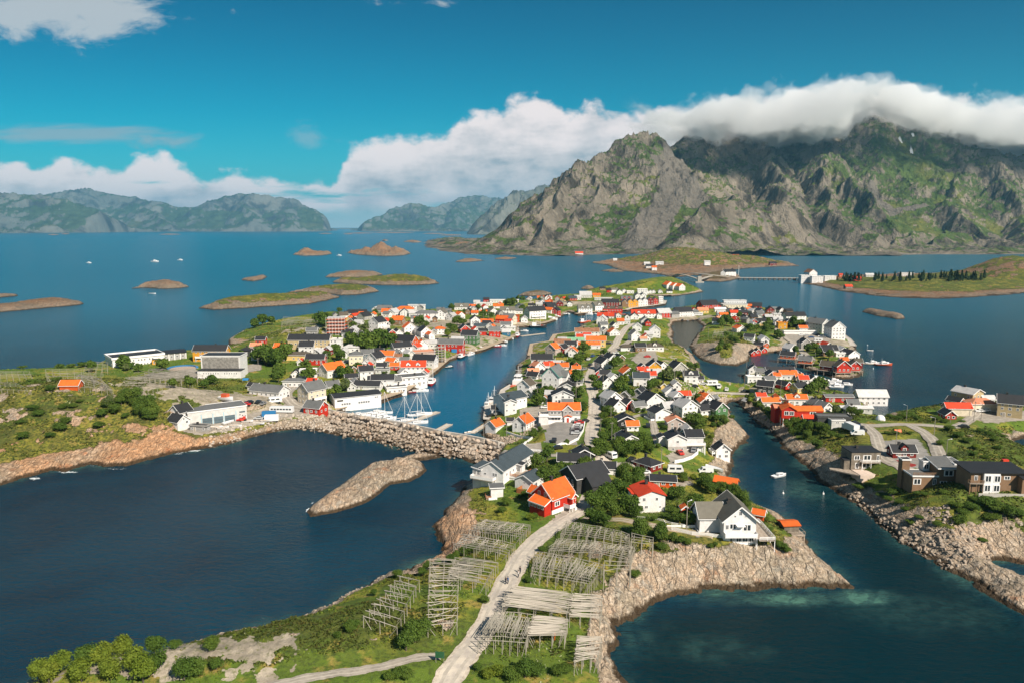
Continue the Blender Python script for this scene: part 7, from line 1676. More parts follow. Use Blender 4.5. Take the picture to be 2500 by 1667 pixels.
rack('broad grey rack in the middle of the rack field', 'Y', [(990,330),(1680,430),(1640,560),(900,440)], 8, 8, 2.8, 0, 85, False, 7, True)
rack('lower grey rack just above the bleached poles', 'Y', [(770,440),(1400,590),(1260,770),(740,650)], 9, 7, 2.6, 0, 90, False, 8, True)
rack('grey rack frame at the shrubby slope end', 'Y', [(1660,300),(1860,360),(1850,440),(1650,400)], 4, 2, 3.4, 0, 4, False, 9, True)
rack('open rack frame of tall posts above the cliff', 'Y', [(1410,620),(1650,640),(1640,700),(1400,710)], 3, 2, 5.0, 0, 0, False, 10, False)
rack('wide grey rack below the lawn on the cove side', 'U', [(1440,150),(1860,190),(1760,300),(1300,270)], 7, 6, 2.6, 6, 26, True, 11, True)
rack('middle grey rack on the cove side', 'U', [(1250,310),(1720,370),(1640,470),(1160,400)], 6, 5, 2.6, 6, 26, True, 12, True)
rack('rack with bundled poles on the cove side', 'U', [(1170,520),(1560,560),(1450,760),(1100,700)], 7, 3, 2.8, 24, 0, True, 13, True, .8)
rack('ladder-like rack with three long beams on the seaward lawn', 'U', [(940,540),(1200,540),(1190,1130),(920,1150)], 13, 2, 2.8, 26, 0, True, 14, True, .8)
rack('slanting rack of tent-shaped frames above the seaward rocks', 'U', [(660,700),(840,740),(640,1170),(330,1060)], 8, 2, 2.8, 10, 0, True, 15, True, .8)
rack('large dark rack above the grey industrial hall', 'A', [(390,1080),(860,1050),(1290,950),(760,900)], 8, 9, 3.2, 40, 30, False, 16, True, .8)
rack('long low dark rack on the heath by the rusty barn', 'L', [(860,430),(1240,470),(1180,400),(840,380)], 5, 6, 2.4, 14, 14, False, 17, True, .8)
rack('rack of pale rails behind the rusty barn', 'L', [(540,370),(1100,350),(1130,260),(500,270)], 4, 8, 3.0, 10, 4, False, 18, True, .8)
rack('rack of long rails at the seaward edge of the heath', 'L', [(-60,330),(360,320),(330,260),(-60,260)], 3, 6, 2.8, 6, 0, False, 19, True, .8)
rack('short rail rack on the heath slope', 'L', [(-40,470),(340,470),(300,440),(-40,440)], 2, 6, 2.0, 3, 0, False, 20, True, .8)
rack('rack beside the white school on the heath', 'L', [(920,240),(1180,240),(1180,160),(960,150)], 4, 4, 3.0, 6, 2, False, 21, True, .8)
rack('pale rack field on the hilltop by the scaffolded block', 'B', [(380,360),(600,370),(660,290),(400,280)], 5, 5, 2.6, 22, 0, True, 22, True, .8)
rack('second pale rack on the hilltop nearer the scaffolded block', 'B', [(600,360),(760,360),(770,300),(640,290)], 5, 4, 2.6, 16, 0, True, 23, True, .8)
rack('small angular rack on the green tidal island', 'm' if False else 'G', [(-60,720),(90,700),(110,640),(-40,660)], 3, 3, 3.0, 4, 6, True, 24, True, .8)
rack('second small rack on the green tidal island', 'G', [(80,660),(300,670),(290,620),(100,610)], 3, 3, 2.6, 4, 4, True, 25, True, .8)
# ---------------------------------------------------------------- foliage
def leaf_mat(name, c1, c2, c3, tr=0.25):
 m, nt, bs = material(name); oi = nt.node('ShaderNodeObjectInfo'); tcn = nt.node('ShaderNodeTexCoord'); geo = nt.node('ShaderNodeNewGeometry')
 n = nt.noise(tcn.outputs['Object'], 0.55, 4, .6); ri = geo.outputs['Random Per Island']
 c = nt.mix(oi.outputs['Random'], c1, c2); c = nt.mix(nt.smooth(n, .35, .7), c, c3); c = nt.mix(nt.math('MULTIPLY', ri, .55), c, nt.mix(1.0, c, (1.7, 1.55, 1.4), blend='MULTIPLY')); c = nt.mix(nt.smooth(ri, 0.0, .25, .55, 0), c, nt.mix(1.0, c, (.45, .5, .5), blend='MULTIPLY'))
 nt.l.new(c, bs.inputs['Base Color']); bs.inputs['Roughness'].default_value = .7; bs.inputs['Specular IOR Level'].default_value = .15
 out = [x for x in nt.n if x.type == 'OUTPUT_MATERIAL'][0]; tl = nt.node('ShaderNodeBsdfTranslucent'); nt.l.new(c, tl.inputs[0]); mx = nt.node('ShaderNodeMixShader'); mx.inputs[0].default_value = tr
 nt.l.new(bs.outputs[0], mx.inputs[1]); nt.l.new(tl.outputs[0], mx.inputs[2]); nt.l.new(mx.outputs[0], out.inputs[0]); return m
M_LEAF = leaf_mat('tree_leaves', (.055, .10, .015), (.10, .145, .022), (.065, .115, .018)); M_LEAF2 = leaf_mat('pale_leaves', (.095, .125, .04), (.12, .15, .05), (.075, .105, .03)); M_CONI = leaf_mat('spruce_needles', (.018, .036, .012), (.026, .045, .014), (.015, .03, .010), .05)
M_LIME = leaf_mat('fresh_leaves', (.12, .17, .018), (.16, .19, .022), (.09, .135, .016))
M_HEATH = leaf_mat('heath_leaves', (.030, .052, .010), (.05, .075, .013), (.075, .07, .018))
M_BARK = simple_mat('bark', (.10, .08, .06), .95)
def leaf_quads(P0, Nn, size, rg):
 """random leaf-sized quads around the points"""
 n = len(P0); t = rg.normal(size=(n, 3)); t -= (t * Nn).sum(1)[:, None] * Nn; t /= np.linalg.norm(t, axis=1)[:, None] + 1e-9; b_ = np.cross(Nn, t); s = size * rg.uniform(.6, 1.35, (n, 1)); k = rg.uniform(.55, .95, (n, 1))
 v = np.stack([P0 - t * s - b_ * s * k * .6, P0 + t * s * .3 - b_ * s * k, P0 + t * s + b_ * s * k * .5, P0 - t * s * .4 + b_ * s * k], 1)
 return v.reshape(-1, 3), np.arange(4 * n).reshape(-1, 4)
def crown_mesh(name, seed, n=900, lobes=9, mat=None, flat=.8, size=.13):
 """unit crown: radius about 1, centre at height 0.85"""
 rg = np.random.default_rng(seed); C = rg.normal(size=(lobes, 3)); C /= np.linalg.norm(C, axis=1)[:, None]; C *= rg.uniform(.30, .62, (lobes, 1)); C[:, 2] *= flat; rad = rg.uniform(.18, .54, lobes)
 k = rg.integers(0, lobes, n); d = rg.normal(size=(n, 3)); d /= np.linalg.norm(d, axis=1)[:, None]; d[:, 2] = np.where(d[:, 2] < -.35, -d[:, 2], d[:, 2])
 p = C[k] + d * (rad[k] * rg.uniform(.55, 1.22, n))[:, None]; nn = d + rg.normal(size=(n, 3)) * .55; nn /= np.linalg.norm(nn, axis=1)[:, None]; p[:, 2] += .85; p[:, 2] = np.maximum(p[:, 2], .12)
 v, f = leaf_quads(p, nn, size, rg); return np_mesh(name, v, f, [mat], smooth=False)
def trunk_mesh(seed):
 r_ = random.Random(seed); b = MB(); b.cyl(0, 0, -.4, .75, .075, .05, 7)
 for _ in range(5): a = r_.uniform(0, 6.3); b.bar((0, 0, r_.uniform(.2, .5)), (math.cos(a) * .5, math.sin(a) * .5, r_.uniform(.75, 1.1)), .035)
 return b.mesh('trunk', M_BARK)
TR = {'t': [crown_mesh('crown', s, 1100, 10, M_LEAF) for s in range(6)], 'p': [crown_mesh('crown', 20 + s, 1000, 9, M_LEAF2) for s in range(2)], 'l': [crown_mesh('crown', 40 + s, 1000, 9, M_LIME) for s in range(3)]}
TN = {'t': [crown_mesh('crown', 60 + s, 3800, 16, M_LEAF, size=.062) for s in range(5)], 'p': [crown_mesh('crown', 80, 3500, 15, M_LEAF2, size=.06)], 'l': [crown_mesh('crown', 90 + s, 3800, 16, M_LIME, size=.06) for s in range(2)]}
TM = [trunk_mesh(i) for i in range(3)]
def spruce_mesh(seed):
 rg = np.random.default_rng(seed); n = 420; h = rg.uniform(0.05, 1, n) ** .8; a = rg.uniform(0, 6.3, n); r = (1 - h) * .30 * (.75 + .35 * np.sin(h * 46)) * rg.uniform(.6, 1.05, n)
 p = np.stack([np.cos(a) * r, np.sin(a) * r, h * 1.0 + .06], 1); nn = np.stack([np.cos(a) * .6, np.sin(a) * .6, np.full(n, .8)], 1) + rg.normal(size=(n, 3)) * .3; nn /= np.linalg.norm(nn, axis=1)[:, None]
 v, f = leaf_quads(p, nn, .075, rg); return np_mesh('crown', v, f, [M_CONI], smooth=False)
SP = [spruce_mesh(i) for i in range(3)]; b = MB(); b.cyl(0, 0, -.3, .95, .022, .006, 6); SPT = b.mesh('trunk', M_BARK)
TREES = {'A': '850 800 150;1880 700 180;1950 745 200;2060 765 200;2100 885 140;1700 685 90;470 805 90 p;600 818 90;440 780 160;1390 955 130;1290 990 120;1150 1000 130;960 1000 120;560 1150 170;680 1230 190;760 1310 170;620 1280 150;100 820 120;480 1110 150;420 1160 140;300 1190 150 p;350 1260 140;700 1330 130',
 'B': '150 725 180;240 705 160;330 745 200;400 705 180;350 865 150;350 925 120;540 860 80;640 785 120;670 905 160;1000 885 130;1090 875 115;1190 790 90;1000 700 120;960 612 120;1030 665 110;860 680 90;800 325 130;830 345 120;1250 405 120 p;1285 455 100;1140 350 80;1150 565 170;1250 592 190;1340 605 210;1425 585 210;1500 565 200;1560 545 150;1460 442 90;1560 335 75;1850 345 125;1905 352 90;1720 452 70;1700 692 90;1800 532 80;2150 442 90;790 545 130 p;450 585 100;770 300 120;870 290 110;1100 470 80;1320 640 110;1060 1020 150 p;960 1060 130;880 1100 120 l;1480 840 60;1380 210 70;1000 190 70;180 330 130;280 320 110;90 350 120',
 'C': '290 432 90;540 462 60;470 472 60;660 442 90;730 542 115;830 552 100;370 645 135;440 645 120;280 705 130;340 745 110;240 795 100 l;1080 372 110;1140 372 110;1200 302 70;1260 312 80;1260 462 105;1500 312 60;1500 372 50;1875 322 70;770 480 60;1040 370 80',
 'D': '1430 335 150;1270 495 135;1380 465 155;1345 505 120;1150 585 95;1360 725 220;1335 655 160;870 905 160;960 875 150;860 1005 170;1340 875 150;1400 885 140;1410 1095 180;1350 1005 120;1700 362 110;1570 705 150;1600 795 150;1650 922 110;1470 405 90 l;800 1400 140;880 1325 90;1140 375 80;1690 1172 120;1760 1135 160;1700 1262 120;1750 1325 160;1770 1425 150;1680 1455 140;1480 1562 100;1220 1490 90;1600 1480 110;1780 1250 120;1010 850 110;900 960 120;1310 560 60 l',
 'F': '250 105 150;300 75 120;500 225 110;440 265 130;360 355 170 l;330 405 180;470 485 150;400 465 150;740 375 140;780 345 110;560 665 100;640 655 90;200 685 120;250 705 100;220 865 160;240 965 170;100 1005 130 l;80 1185 200;180 1205 180;300 1185 200;420 1235 190;530 1205 200;640 1065 190;640 1165 180;720 1195 140;1270 905 280;1310 865 200;1340 535 130;1500 765 110;1560 805 120;1650 775 110;900 885 100;850 235 110;930 240 165 p;990 265 155 p;1070 225 110;1300 115 100;1210 95 90;1680 805 100;380 1485 210;540 1535 180;600 1490 150;1150 1495 130;1420 1562 160;1600 850 110;1520 850 90;1760 745 90;1440 930 80;1500 1000 90 l;1230 440 80;330 1130 140;820 1110 90;1400 840 90',
 'G': '130 525 150;60 565 140;200 545 110;300 432 90;460 625 120;540 605 110;690 575 120;670 645 115;740 615 100;830 695 110;860 725 100;1050 545 150;1130 555 155;1240 565 110;990 562 90;160 402 60;700 505 80;1250 895 120;1330 875 120;1400 945 120;1530 985 130;1430 1065 100;1080 915 110;1390 1445 220;1290 1465 160;880 1385 70;480 1505 90;770 1295 70;620 690 100;120 690 90;200 760 100;260 800 100;60 830 110;330 720 90;150 850 100 l;20 900 110 l;580 560 70;1620 900 60;400 610 90',
 'H': '200 625 90;170 705 110 l;300 785 145;380 835 150 p;430 885 130;240 765 110;940 705 90;1350 825 120 p;1420 825 110;1560 865 140;1650 885 130;700 1065 150;800 1025 160;900 1045 150;980 1105 150;1100 1085 140;1200 1115 140;760 1145 140;1080 1335 150;850 1120 150;950 1180 130;1300 1160 120;1400 1190 120;600 700 60;130 640 80',
 'J': '810 435 190;920 345 170;890 565 200;980 545 190;1060 495 170;1180 505 170;1330 455 170;1050 625 150;330 605 120;700 745 130;820 705 110;730 985 100 l;790 955 90;480 825 120;430 905 100;1440 295 140;1370 235 100;1510 275 130;1800 645 190;1700 705 180;1450 885 260;1560 855 250;1600 765 220;1400 1015 170;1480 1025 150;1560 1045 150;1650 935 200;1820 925 260;1850 835 200;1950 1155 190;2160 1185 180;1240 590 150;960 640 130;620 760 90;1130 600 110;1700 290 150;1800 260 170;1900 250 150;1650 240 150;1900 950 150;340 560 80;760 690 90;1500 950 150',
 'K': '280 425 130;240 505 170;120 565 160;170 725 180;270 1045 190;500 1095 180;510 1185 150;640 1085 130;720 1105 120;800 1115 90;680 625 190;860 785 190;900 745 180;650 805 140;700 885 150;840 905 150;1000 525 150;1060 565 140;1130 505 120;1200 565 150;1280 585 140;1330 645 160;1400 685 150;1260 655 130;1010 425 110;1050 1155 80;1780 1135 110;1830 1185 130;1880 1205 110;1300 1155 80;370 855 80;430 855 80;620 760 120;780 840 130;560 830 100;1450 720 110;920 470 100;1660 870 70;1700 1000 80;760 430 110;860 400 90 l;1100 1130 70;440 1040 100',
 'U': '640 605 110;870 565 120;920 505 110;1130 455 110;1260 385 130;1310 365 130;800 1185 220;720 1265 200;870 1135 180;1440 835 90;640 1505 130;720 1520 150;560 1540 120;1180 410 90;1010 470 80;240 1070 130;190 1110 110;430 760 80;90 1150 90',
 'Y': '450 1505 160 l;560 1535 180;680 1515 190;800 1505 170;980 1505 150;1060 1485 140;1700 605 110;720 645 90;160 480 120;250 1450 90;350 1530 140 l;760 1440 110;1250 640 90;840 360 80',
 'L': '400 380 150;350 420 130;560 430 120;640 400 110;1120 700 170;1180 600 150;1080 820 150;660 850 170;720 780 150;260 950 150;1600 650 190;1480 560 180;1640 740 170;350 630 130;430 690 120;800 600 110;700 620 110;220 800 110;1370 720 110;550 930 110;870 540 90;1430 180 130;1340 170 120;900 160 130;780 165 100;650 170 100;420 165 100;250 180 90',
 'Z': '390 355 140;480 335 100 l;700 425 130;820 565 100;1300 545 130;1350 705 150;1450 565 150;1600 525 200;1700 565 200;1800 605 200;1900 625 160;1560 865 100;1130 705 100;600 440 110;660 470 110;760 500 110;930 420 90;1010 430 90;1200 400 90;1500 470 120;1380 620 130;870 690 100;1660 640 160;960 650 90',
 'I': '1050 1005 170 p;1150 985 140 p;1250 965 120;1000 705 110;1100 785 140;1200 830 130;1500 825 120;500 565 130;560 545 120;640 585 120;350 565 120;430 585 110;850 585 110;950 610 110;1350 720 110;1450 760 120;900 860 120;1300 900 120 l;1400 1000 110;1600 780 100;1650 1010 90;1550 900 110;300 730 90;400 740 90;560 740 80;1150 600 80;1700 1150 90'}
BL = 'X 96 1665 60 l;X 150 1640 60 l;X 210 1635 62;X 250 1625 62 l;X 300 1600 60 l;X 345 1590 62;X 330 1640 64 l;X 270 1660 66 l;X 380 1640 60;X 380 1600 50;X 450 1662 60;X 480 1650 50;X 520 1590 44;X 528 1636 40;X 430 1590 36;X 200 1665 60 l;X 350 1665 66 l;X 120 1668 50 l'
TREES['X'] = ';'.join(s[2:] for s in BL.split(';'))
ADJ = {'t': ['leafy', 'round', 'dark green', 'dense', 'broad', 'bushy', 'low', 'mid-green'], 'p': ['grey-green', 'pale green', 'silvery'], 'l': ['lime green', 'fresh green', 'yellow-green']}
nt_tree = 0
for c, s in TREES.items():
 for e in s.split(';'):
  q = e.split(); px, py = cpx(c, float(q[0]), float(q[1])); kd = q[3] if len(q) > 3 else 't'
  x, y, z = G(px, py)
  if float(_samp(_d, x, y)[0]) < 1.0: continue
  if any(math.hypot(x - h[0], y - h[1]) < min(h[3], h[4]) * .42 for h in HOUSES): continue
  z = zfine(x, y); r = float(q[2]) / 2 / (pxm(x, y, z) * CROP[c][2]) * 1.12; big_ = r > 2.1
  nm = 'tree' if big_ else 'shrub'; rt = root(nm, ref_label(ADJ[kd][nt_tree % len(ADJ[kd])], nm, x, y), nm, (x, y, z), rnd.uniform(0, 6.3), 'trees and shrubs of the village' if big_ else 'garden shrubs and heath bushes')
  hs = r * rnd.uniform(.85, 1.15) * (1.05 if big_ else .75) * (.5 if c in 'LZI' else 1); TQ = TN if y < 330 else TR; m_ = TQ[kd][rnd.randrange(len(TQ[kd]))]
  o = link('crown', m_, rt); o.scale = (r, r * rnd.uniform(.85, 1.1), hs); o = link('trunk', TM[nt_tree % 3], rt); o.scale = (r, r, hs); nt_tree += 1
# sheds and garages that fill the yards between the houses
HS = [h for h in HOUSES if 300 < h[1] < 1150 and h[7] != 'x' and h[0] > -230 and h[0] / h[1] > -.36 and 'point' not in h[7] and 'post' not in h[7]]
SHD = [('w', 'k'), ('w', 'l'), ('re', 'k'), ('w', 'o'), ('gy', 'g'), ('w', 'g'), ('lg', 'l'), ('w', 'r'), ('br', 'k')]; CN = {'w': 'white', 're': 'red', 'gy': 'grey', 'lg': 'pale grey', 'br': 'brown'}; RN = {'k': 'black', 'l': 'pale', 'o': 'orange', 'g': 'grey', 'r': 'red'}
nsh = 0
for h in HS:
 for _ in range(5):
  a_ = rnd.uniform(0, 6.3); d_ = max(h[3], h[4]) * .5 + rnd.uniform(3.2, 7); x = h[0] + math.cos(a_) * d_; y = h[1] + math.sin(a_) * d_
  if float(_samp(_d, x, y)[0]) < 9 or float(_samp(_rough, x, y)[0]) < .8: continue
  if any(math.hypot(x - g[0], y - g[1]) < max(g[3], g[4]) * .5 + 2.6 for g in HOUSES): continue
  wc, rc_ = SHD[nsh % 9]; far_ = y > 470; nm = 'cottage' if far_ else 'garage' if nsh % 3 else 'garden_shed'; lab = ref_label(f'small {CN[wc]} {RN[rc_]}-roofed', nm.replace('_', ' '), x, y)
  build_house(nm, lab, nm.replace('_', ' '), 'sheds and garages of the village', (x, y, zat(x, y)), rnd.uniform(4.5, 7) * (1.25 if far_ else 1), rnd.uniform(3.5, 5) * (1.25 if far_ else 1), 3.4 if far_ else 2.5, h[6] + rnd.choice((0, math.pi / 2)), wc, rc_, near=False, chim=0, floors=1, door=False, down=2); nsh += 1; break
 if nsh > 200: break
print('sheds', nsh)
# spruce belt on the wooded island
hE = hfun(EAST)
SPR = [(rnd.gauss(a_, b_), 685 + rnd.uniform(-6, 3.5)) for a_, b_, n_ in ((2075, 14, 16), (2150, 10, 6), (2200, 16, 12), (2270, 22, 18), (2330, 14, 14)) for _ in range(n_)] + [(2060 + rnd.uniform(0, 60), 686) for _ in range(12)] + [(2330 + rnd.uniform(0, 80), 683 + rnd.uniform(-2, 2)) for _ in range(26)]
for i, (px, py) in enumerate(SPR):
 z = 5.0
 for _ in range(5): x, y = P(px, py, z); z = .5 * z + .5 * max(hE(x, y), .5)
 rt = root('spruce_tree', 'dark spruce in the belt of conifers on the wooded island', 'tree', (x, y, z), rnd.uniform(0, 6), 'spruce belt on the wooded island'); s = rnd.uniform(5, 13)
 for nm, m_ in (('crown', SP[i % 3]), ('trunk', SPT)): o = link(nm, m_, rt); o.scale = (s, s, s)
# ground cover
def cover(name, mat, n, seed, fn, size, hgt, up=.5):
 rg = np.random.default_rng(seed); uu = rg.uniform(-.80, .82, n); vv = rg.uniform(math.log(110), math.log(1150), n); y = np.exp(vv); x = uu * y
 rk = _samp(rock, x, y); ur = _samp(urb, x, y); rg_ = _samp(_rough, x, y); dd = _samp(_d, x, y); wl_ = _samp(_wild, x, y)
 keep_ = (rk < .45) & (ur < .4) & (dd > 1.5) & (rg_ > .75) & fn(x, y, wl_)
 x = x[keep_]; y = y[keep_]; z = _samp(_z, x, y); s = size * (.6 + y / 420.) * rg.uniform(.6, 1.4, len(x))
 Pn = np.stack([x, y, z + s * hgt], 1); nn = rg.normal(size=(len(x), 3)); nn[:, 2] = np.abs(nn[:, 2]) + up; nn /= np.linalg.norm(nn, axis=1)[:, None]
 m = len(x); t = rg.normal(size=(m, 3)); t -= (t * nn).sum(1)[:, None] * nn; t /= np.linalg.norm(t, axis=1)[:, None]; b_ = np.cross(nn, t); s = s[:, None]
 v = np.stack([Pn - t * s, Pn - b_ * s * .7, Pn + t * s, Pn + b_ * s * .7], 1).reshape(-1, 3); o = link(name, np_mesh(name, v, np.arange(4 * m).reshape(-1, 4), [mat], smooth=False)); tag(o, None, None, None, 'stuff'); return m
patch = lambda x, y, sc_, sd, th: fbm(x, y, sc_, 4, .6, sd) > th
nshrub = cover('heath_undergrowth', M_HEATH, 480000, 1, lambda x, y, w_: (patch(x, y, 22, 61, .12) & ((w_ > .25) | patch(x, y, 40, 63, .18))) | ((w_ > .3) & patch(x, y, 11, 62, .03)) | ((x > 130) & (y < 420) & patch(x, y, 13, 64, -.03)), .29, .55)
ngr = cover('meadow_grass', M_LIME, 230000, 2, lambda x, y, w_: patch(x, y, 9, 65, -.05) & ~((w_ > .5) & patch(x, y, 30, 67, 0)), .24, .3)
nw = cover('white_meadow_flowers', leaf_mat('meadow_flower_heads', (.34, .36, .22), (.42, .42, .3), (.30, .33, .17)), 60000, 3, lambda x, y, w_: patch(x, y, 16, 69, .33) & (y < 330), .22, .6)
print('cover', nshrub, ngr, nw, 'trees', nt_tree)
# ---------------------------------------------------------------- vehicles
def paint(name, col): return simple_mat(name, col, .35, .05, spec=.6)
CARC = {'white': paint('white_paint', (.75, .74, .72)), 'black': paint('black_paint', (.02, .02, .022)), 'grey': paint('grey_paint', (.22, .22, .22)), 'red': paint('red_paint', (.55, .03, .02)), 'silver': paint('silver_paint', (.5, .5, .49)), 'blue': paint('blue_paint', (.03, .08, .2))}
M_TYRE = simple_mat('tyre_rubber', (.02, .02, .02), .9)
b = MB(); k = 12
for i in range(k): pass
def wheel_mesh(): b = MB(); b.cyl(0, 0, -.1, .1, .32, .32, 12); me = b.mesh('wheel', M_TYRE); me.transform(Matrix.Rotation(math.pi / 2, 4, 'X')); return me
ME_WH = wheel_mesh()
def car_meshes(kind):
 S = {'car': ([(-2.1, .35), (-2.1, .85), (-1.2, .95), (-.55, 1.42), (1.0, 1.45), (1.75, .95), (2.1, .9), (2.15, .35)], 1.75), 'van': ([(-2.5, .35), (-2.5, 1.0), (-1.9, 1.15), (-1.3, 2.0), (2.4, 2.05), (2.5, .35)], 1.9), 'caravan': ([(-2.7, .5), (-2.8, 1.3), (-2.3, 2.5), (2.4, 2.55), (2.7, 1.4), (2.6, .5)], 2.2), 'camper': ([(-3.2, .4), (-3.2, 1.1), (-2.5, 1.4), (-2.3, 2.2), (-3.0, 2.4), (-2.8, 2.9), (3.1, 2.9), (3.2, .5)], 2.25), 'bus': ([(-5.5, .4), (-5.6, 1.5), (-5.3, 2.9), (5.4, 2.95), (5.5, .4)], 2.4)}[kind]
 pr, w_ = S; b = MB(); n = len(pr); h = w_ / 2
 b.v = [(x, -h, z) for x, z in pr] + [(x, h, z) for x, z in pr]; b.f = [tuple(range(n)), tuple(reversed(range(n, 2 * n)))]; b.m = [0, 0]
 for i in range(n): j = (i + 1) % n; b.f.append((i, i + n, j + n, j)); b.m.append(0)
 g = MB()
 if kind == 'car':
  for s in (-1, 1): y = s * (h + .004); q = [(-.95, y, .98), (1.45, y, .98), (.95, y, 1.36), (-.5, y, 1.34)]; g.quad(*(q if s < 0 else q[::-1]))
  g.quad((-1.16, h * .85, 1.0), (-1.16, -h * .85, 1.0), (-.62, -h * .8, 1.4), (-.62, h * .8, 1.4)); g.quad((1.68, -h * .85, 1.03), (1.68, h * .85, 1.03), (1.1, h * .8, 1.42), (1.1, -h * .8, 1.42))
 elif kind == 'van':
  g.quad((-1.86, h * .85, 1.25), (-1.86, -h * .85, 1.25), (-1.38, -h * .85, 1.95), (-1.38, h * .85, 1.95))
  for s in (-1, 1): y = s * (h + .004); q = [(-1.5, y, 1.15), (-.4, y, 1.15), (-.4, y, 1.8), (-1.2, y, 1.8)]; g.quad(*(q if s < 0 else q[::-1]))
 else:
  L = 5.0 if kind == 'bus' else 2.2
  nwin = 7 if kind == 'bus' else 2
  for s in (-1, 1):
   for i in range(nwin): x = -L + 2 * L * (i + .12) / nwin; x2 = -L + 2 * L * (i + .88) / nwin; y = s * (h + .004); q = [(x, y, 1.45), (x2, y, 1.45), (x2, y, 2.15), (x, y, 2.15)]; g.quad(*(q if s < 0 else q[::-1]))
  x = -pr[1][0] * -1 - .05 if kind == 'bus' else pr[1][0] - .06; g.quad((x, h * .8, 1.6), (x, -h * .8, 1.6), (x + .2, -h * .8, 2.2), (x + .2, h * .8, 2.2))
 return b, g, w_, {'car': (-1.35, 1.35), 'van': (-1.6, 1.6), 'caravan': (.1,), 'camper': (-2.1, 1.9), 'bus': (-3.6, 3.2)}[kind]
CM = {}
def vehicle(kind, col, c, x, y, rot, adj=None, onz=None):
 key = (kind, col)
 if key not in CM: b, g, w_, wx = car_meshes(kind); CM[key] = (b.mesh('body', CARC[col]), g.mesh('window', M_GLASS), w_, wx)
 bm_, gm, w_, wx = CM[key]; px, py = cpx(c, x, y); gx_, gy_, gz = G(px, py); gz = zfine(gx_, gy_) + .1 if onz is None else onz
 nm = {'car': 'parked_car', 'van': 'delivery_van', 'caravan': 'caravan', 'camper': 'camper_van', 'bus': 'coach'}[kind]
 rt = root(nm, ref_label(adj or col, nm.replace('_', ' '), gx_, gy_), {'car': 'car', 'van': 'van', 'bus': 'bus'}.get(kind, nm.replace('_', ' ')), (gx_, gy_, gz), R(rot), 'vehicles parked in the village')
 link('body', bm_, rt); link('window', gm, rt)
 for wxx in wx:
  for s in (-1, 1): put('wheel', ME_WH, rt, (wxx, s * (w_ / 2 - .1), .32))
 return rt
VEH = '''car black D 250 1130 10;car grey D 340 1103 20;car black D 860 1262 95;car black D 1060 1452 80;car grey D 1350 1203 -5;car red D 1380 1222 -5;car white D 1362 1256 -5;car silver D 1346 1281 -5;car grey D 1340 1306 -5;car black D 1345 1330 -5;car silver D 1342 1356 -5;car white D 945 1025 0;car black D 1452 1205 40;car black D 1520 485 65;car blue D 1550 372 60;car grey D 1430 542 40;car white D 1500 412 70
car red A 1745 1168 5;car black A 1780 1203 5;car black A 1875 1150 80;car grey A 1925 1160 80;camper white A 2055 1140 25;bus white B 385 1248 -4;car black B 415 1080 10;car black A 1580 1325 0;car red A 1695 1335 20;car silver A 1880 1320 0
car red F 1100 1192 100;car grey F 1275 1162 70;car black F 1280 1110 60;car white F 950 592 20;car black F 1000 592 80;car black F 690 845 80;car black F 742 992 0;car silver F 580 585 90;car black F 1280 338 10;van white F 1590 362 80;car white F 1695 380 70;car black F 1930 405 10;camper white F 1500 318 5;car silver F 1385 308 10;car silver F 340 215 90;car black F 480 1280 60;car white F 640 1445 10;caravan white F 1035 1425 175;caravan white J 1610 300 120
car blue H 1650 1035 60;car black H 1690 1052 50;car black H 1715 1090 40;van white H 1640 1135 -10;car black H 1600 985 0;car black H 105 545 5;car black K 1100 872 85;caravan white I 560 1275 95;car black I 1165 665 -20;car white I 1345 485 0;car white I 1410 480 0
bus white E 1690 400 0;car black E 1490 450 80;car grey E 1565 450 80;car black E 1640 450 80;car grey E 1715 450 80;car red E 1010 965 5;car white E 580 915 0;car black E 470 785 20;car grey E 505 785 20;car white G 1155 672 5;car silver G 1230 675 5;car blue G 1290 702 0;car white G 1350 655 -15;car black G 1380 668 -15;car white G 1420 688 -15;car grey G 1455 702 -15;camper white G 1385 755 -15;car silver G 1155 948 20;van white E 2000 320 0;car black D 1100 1545 5;van white K 1000 330 0'''
for e in VEH.replace('\n', ';').split(';'): q = e.split(); vehicle(q[0], q[1], q[2], float(q[3]), float(q[4]), float(q[5]))
rt = site('box_truck', 'white box truck body parked by the black modern house', 'truck', 'H', 1560, 1085, 100); b = MB(); b.box(-3.2, 3.2, -1.3, 1.3, .9, 3.6); b.obj('cargo_box', CARC['white'], rt); b = MB(); b.box(3.21, 4.9, -1.2, 1.2, .6, 2.6); b.obj('cab', CARC['white'], rt); [put('wheel', ME_WH, rt, (xx, s, .42), 0, 1.3, 1.3) for xx in (-2.2, 3.9) for s in (-1.1, 1.1)]
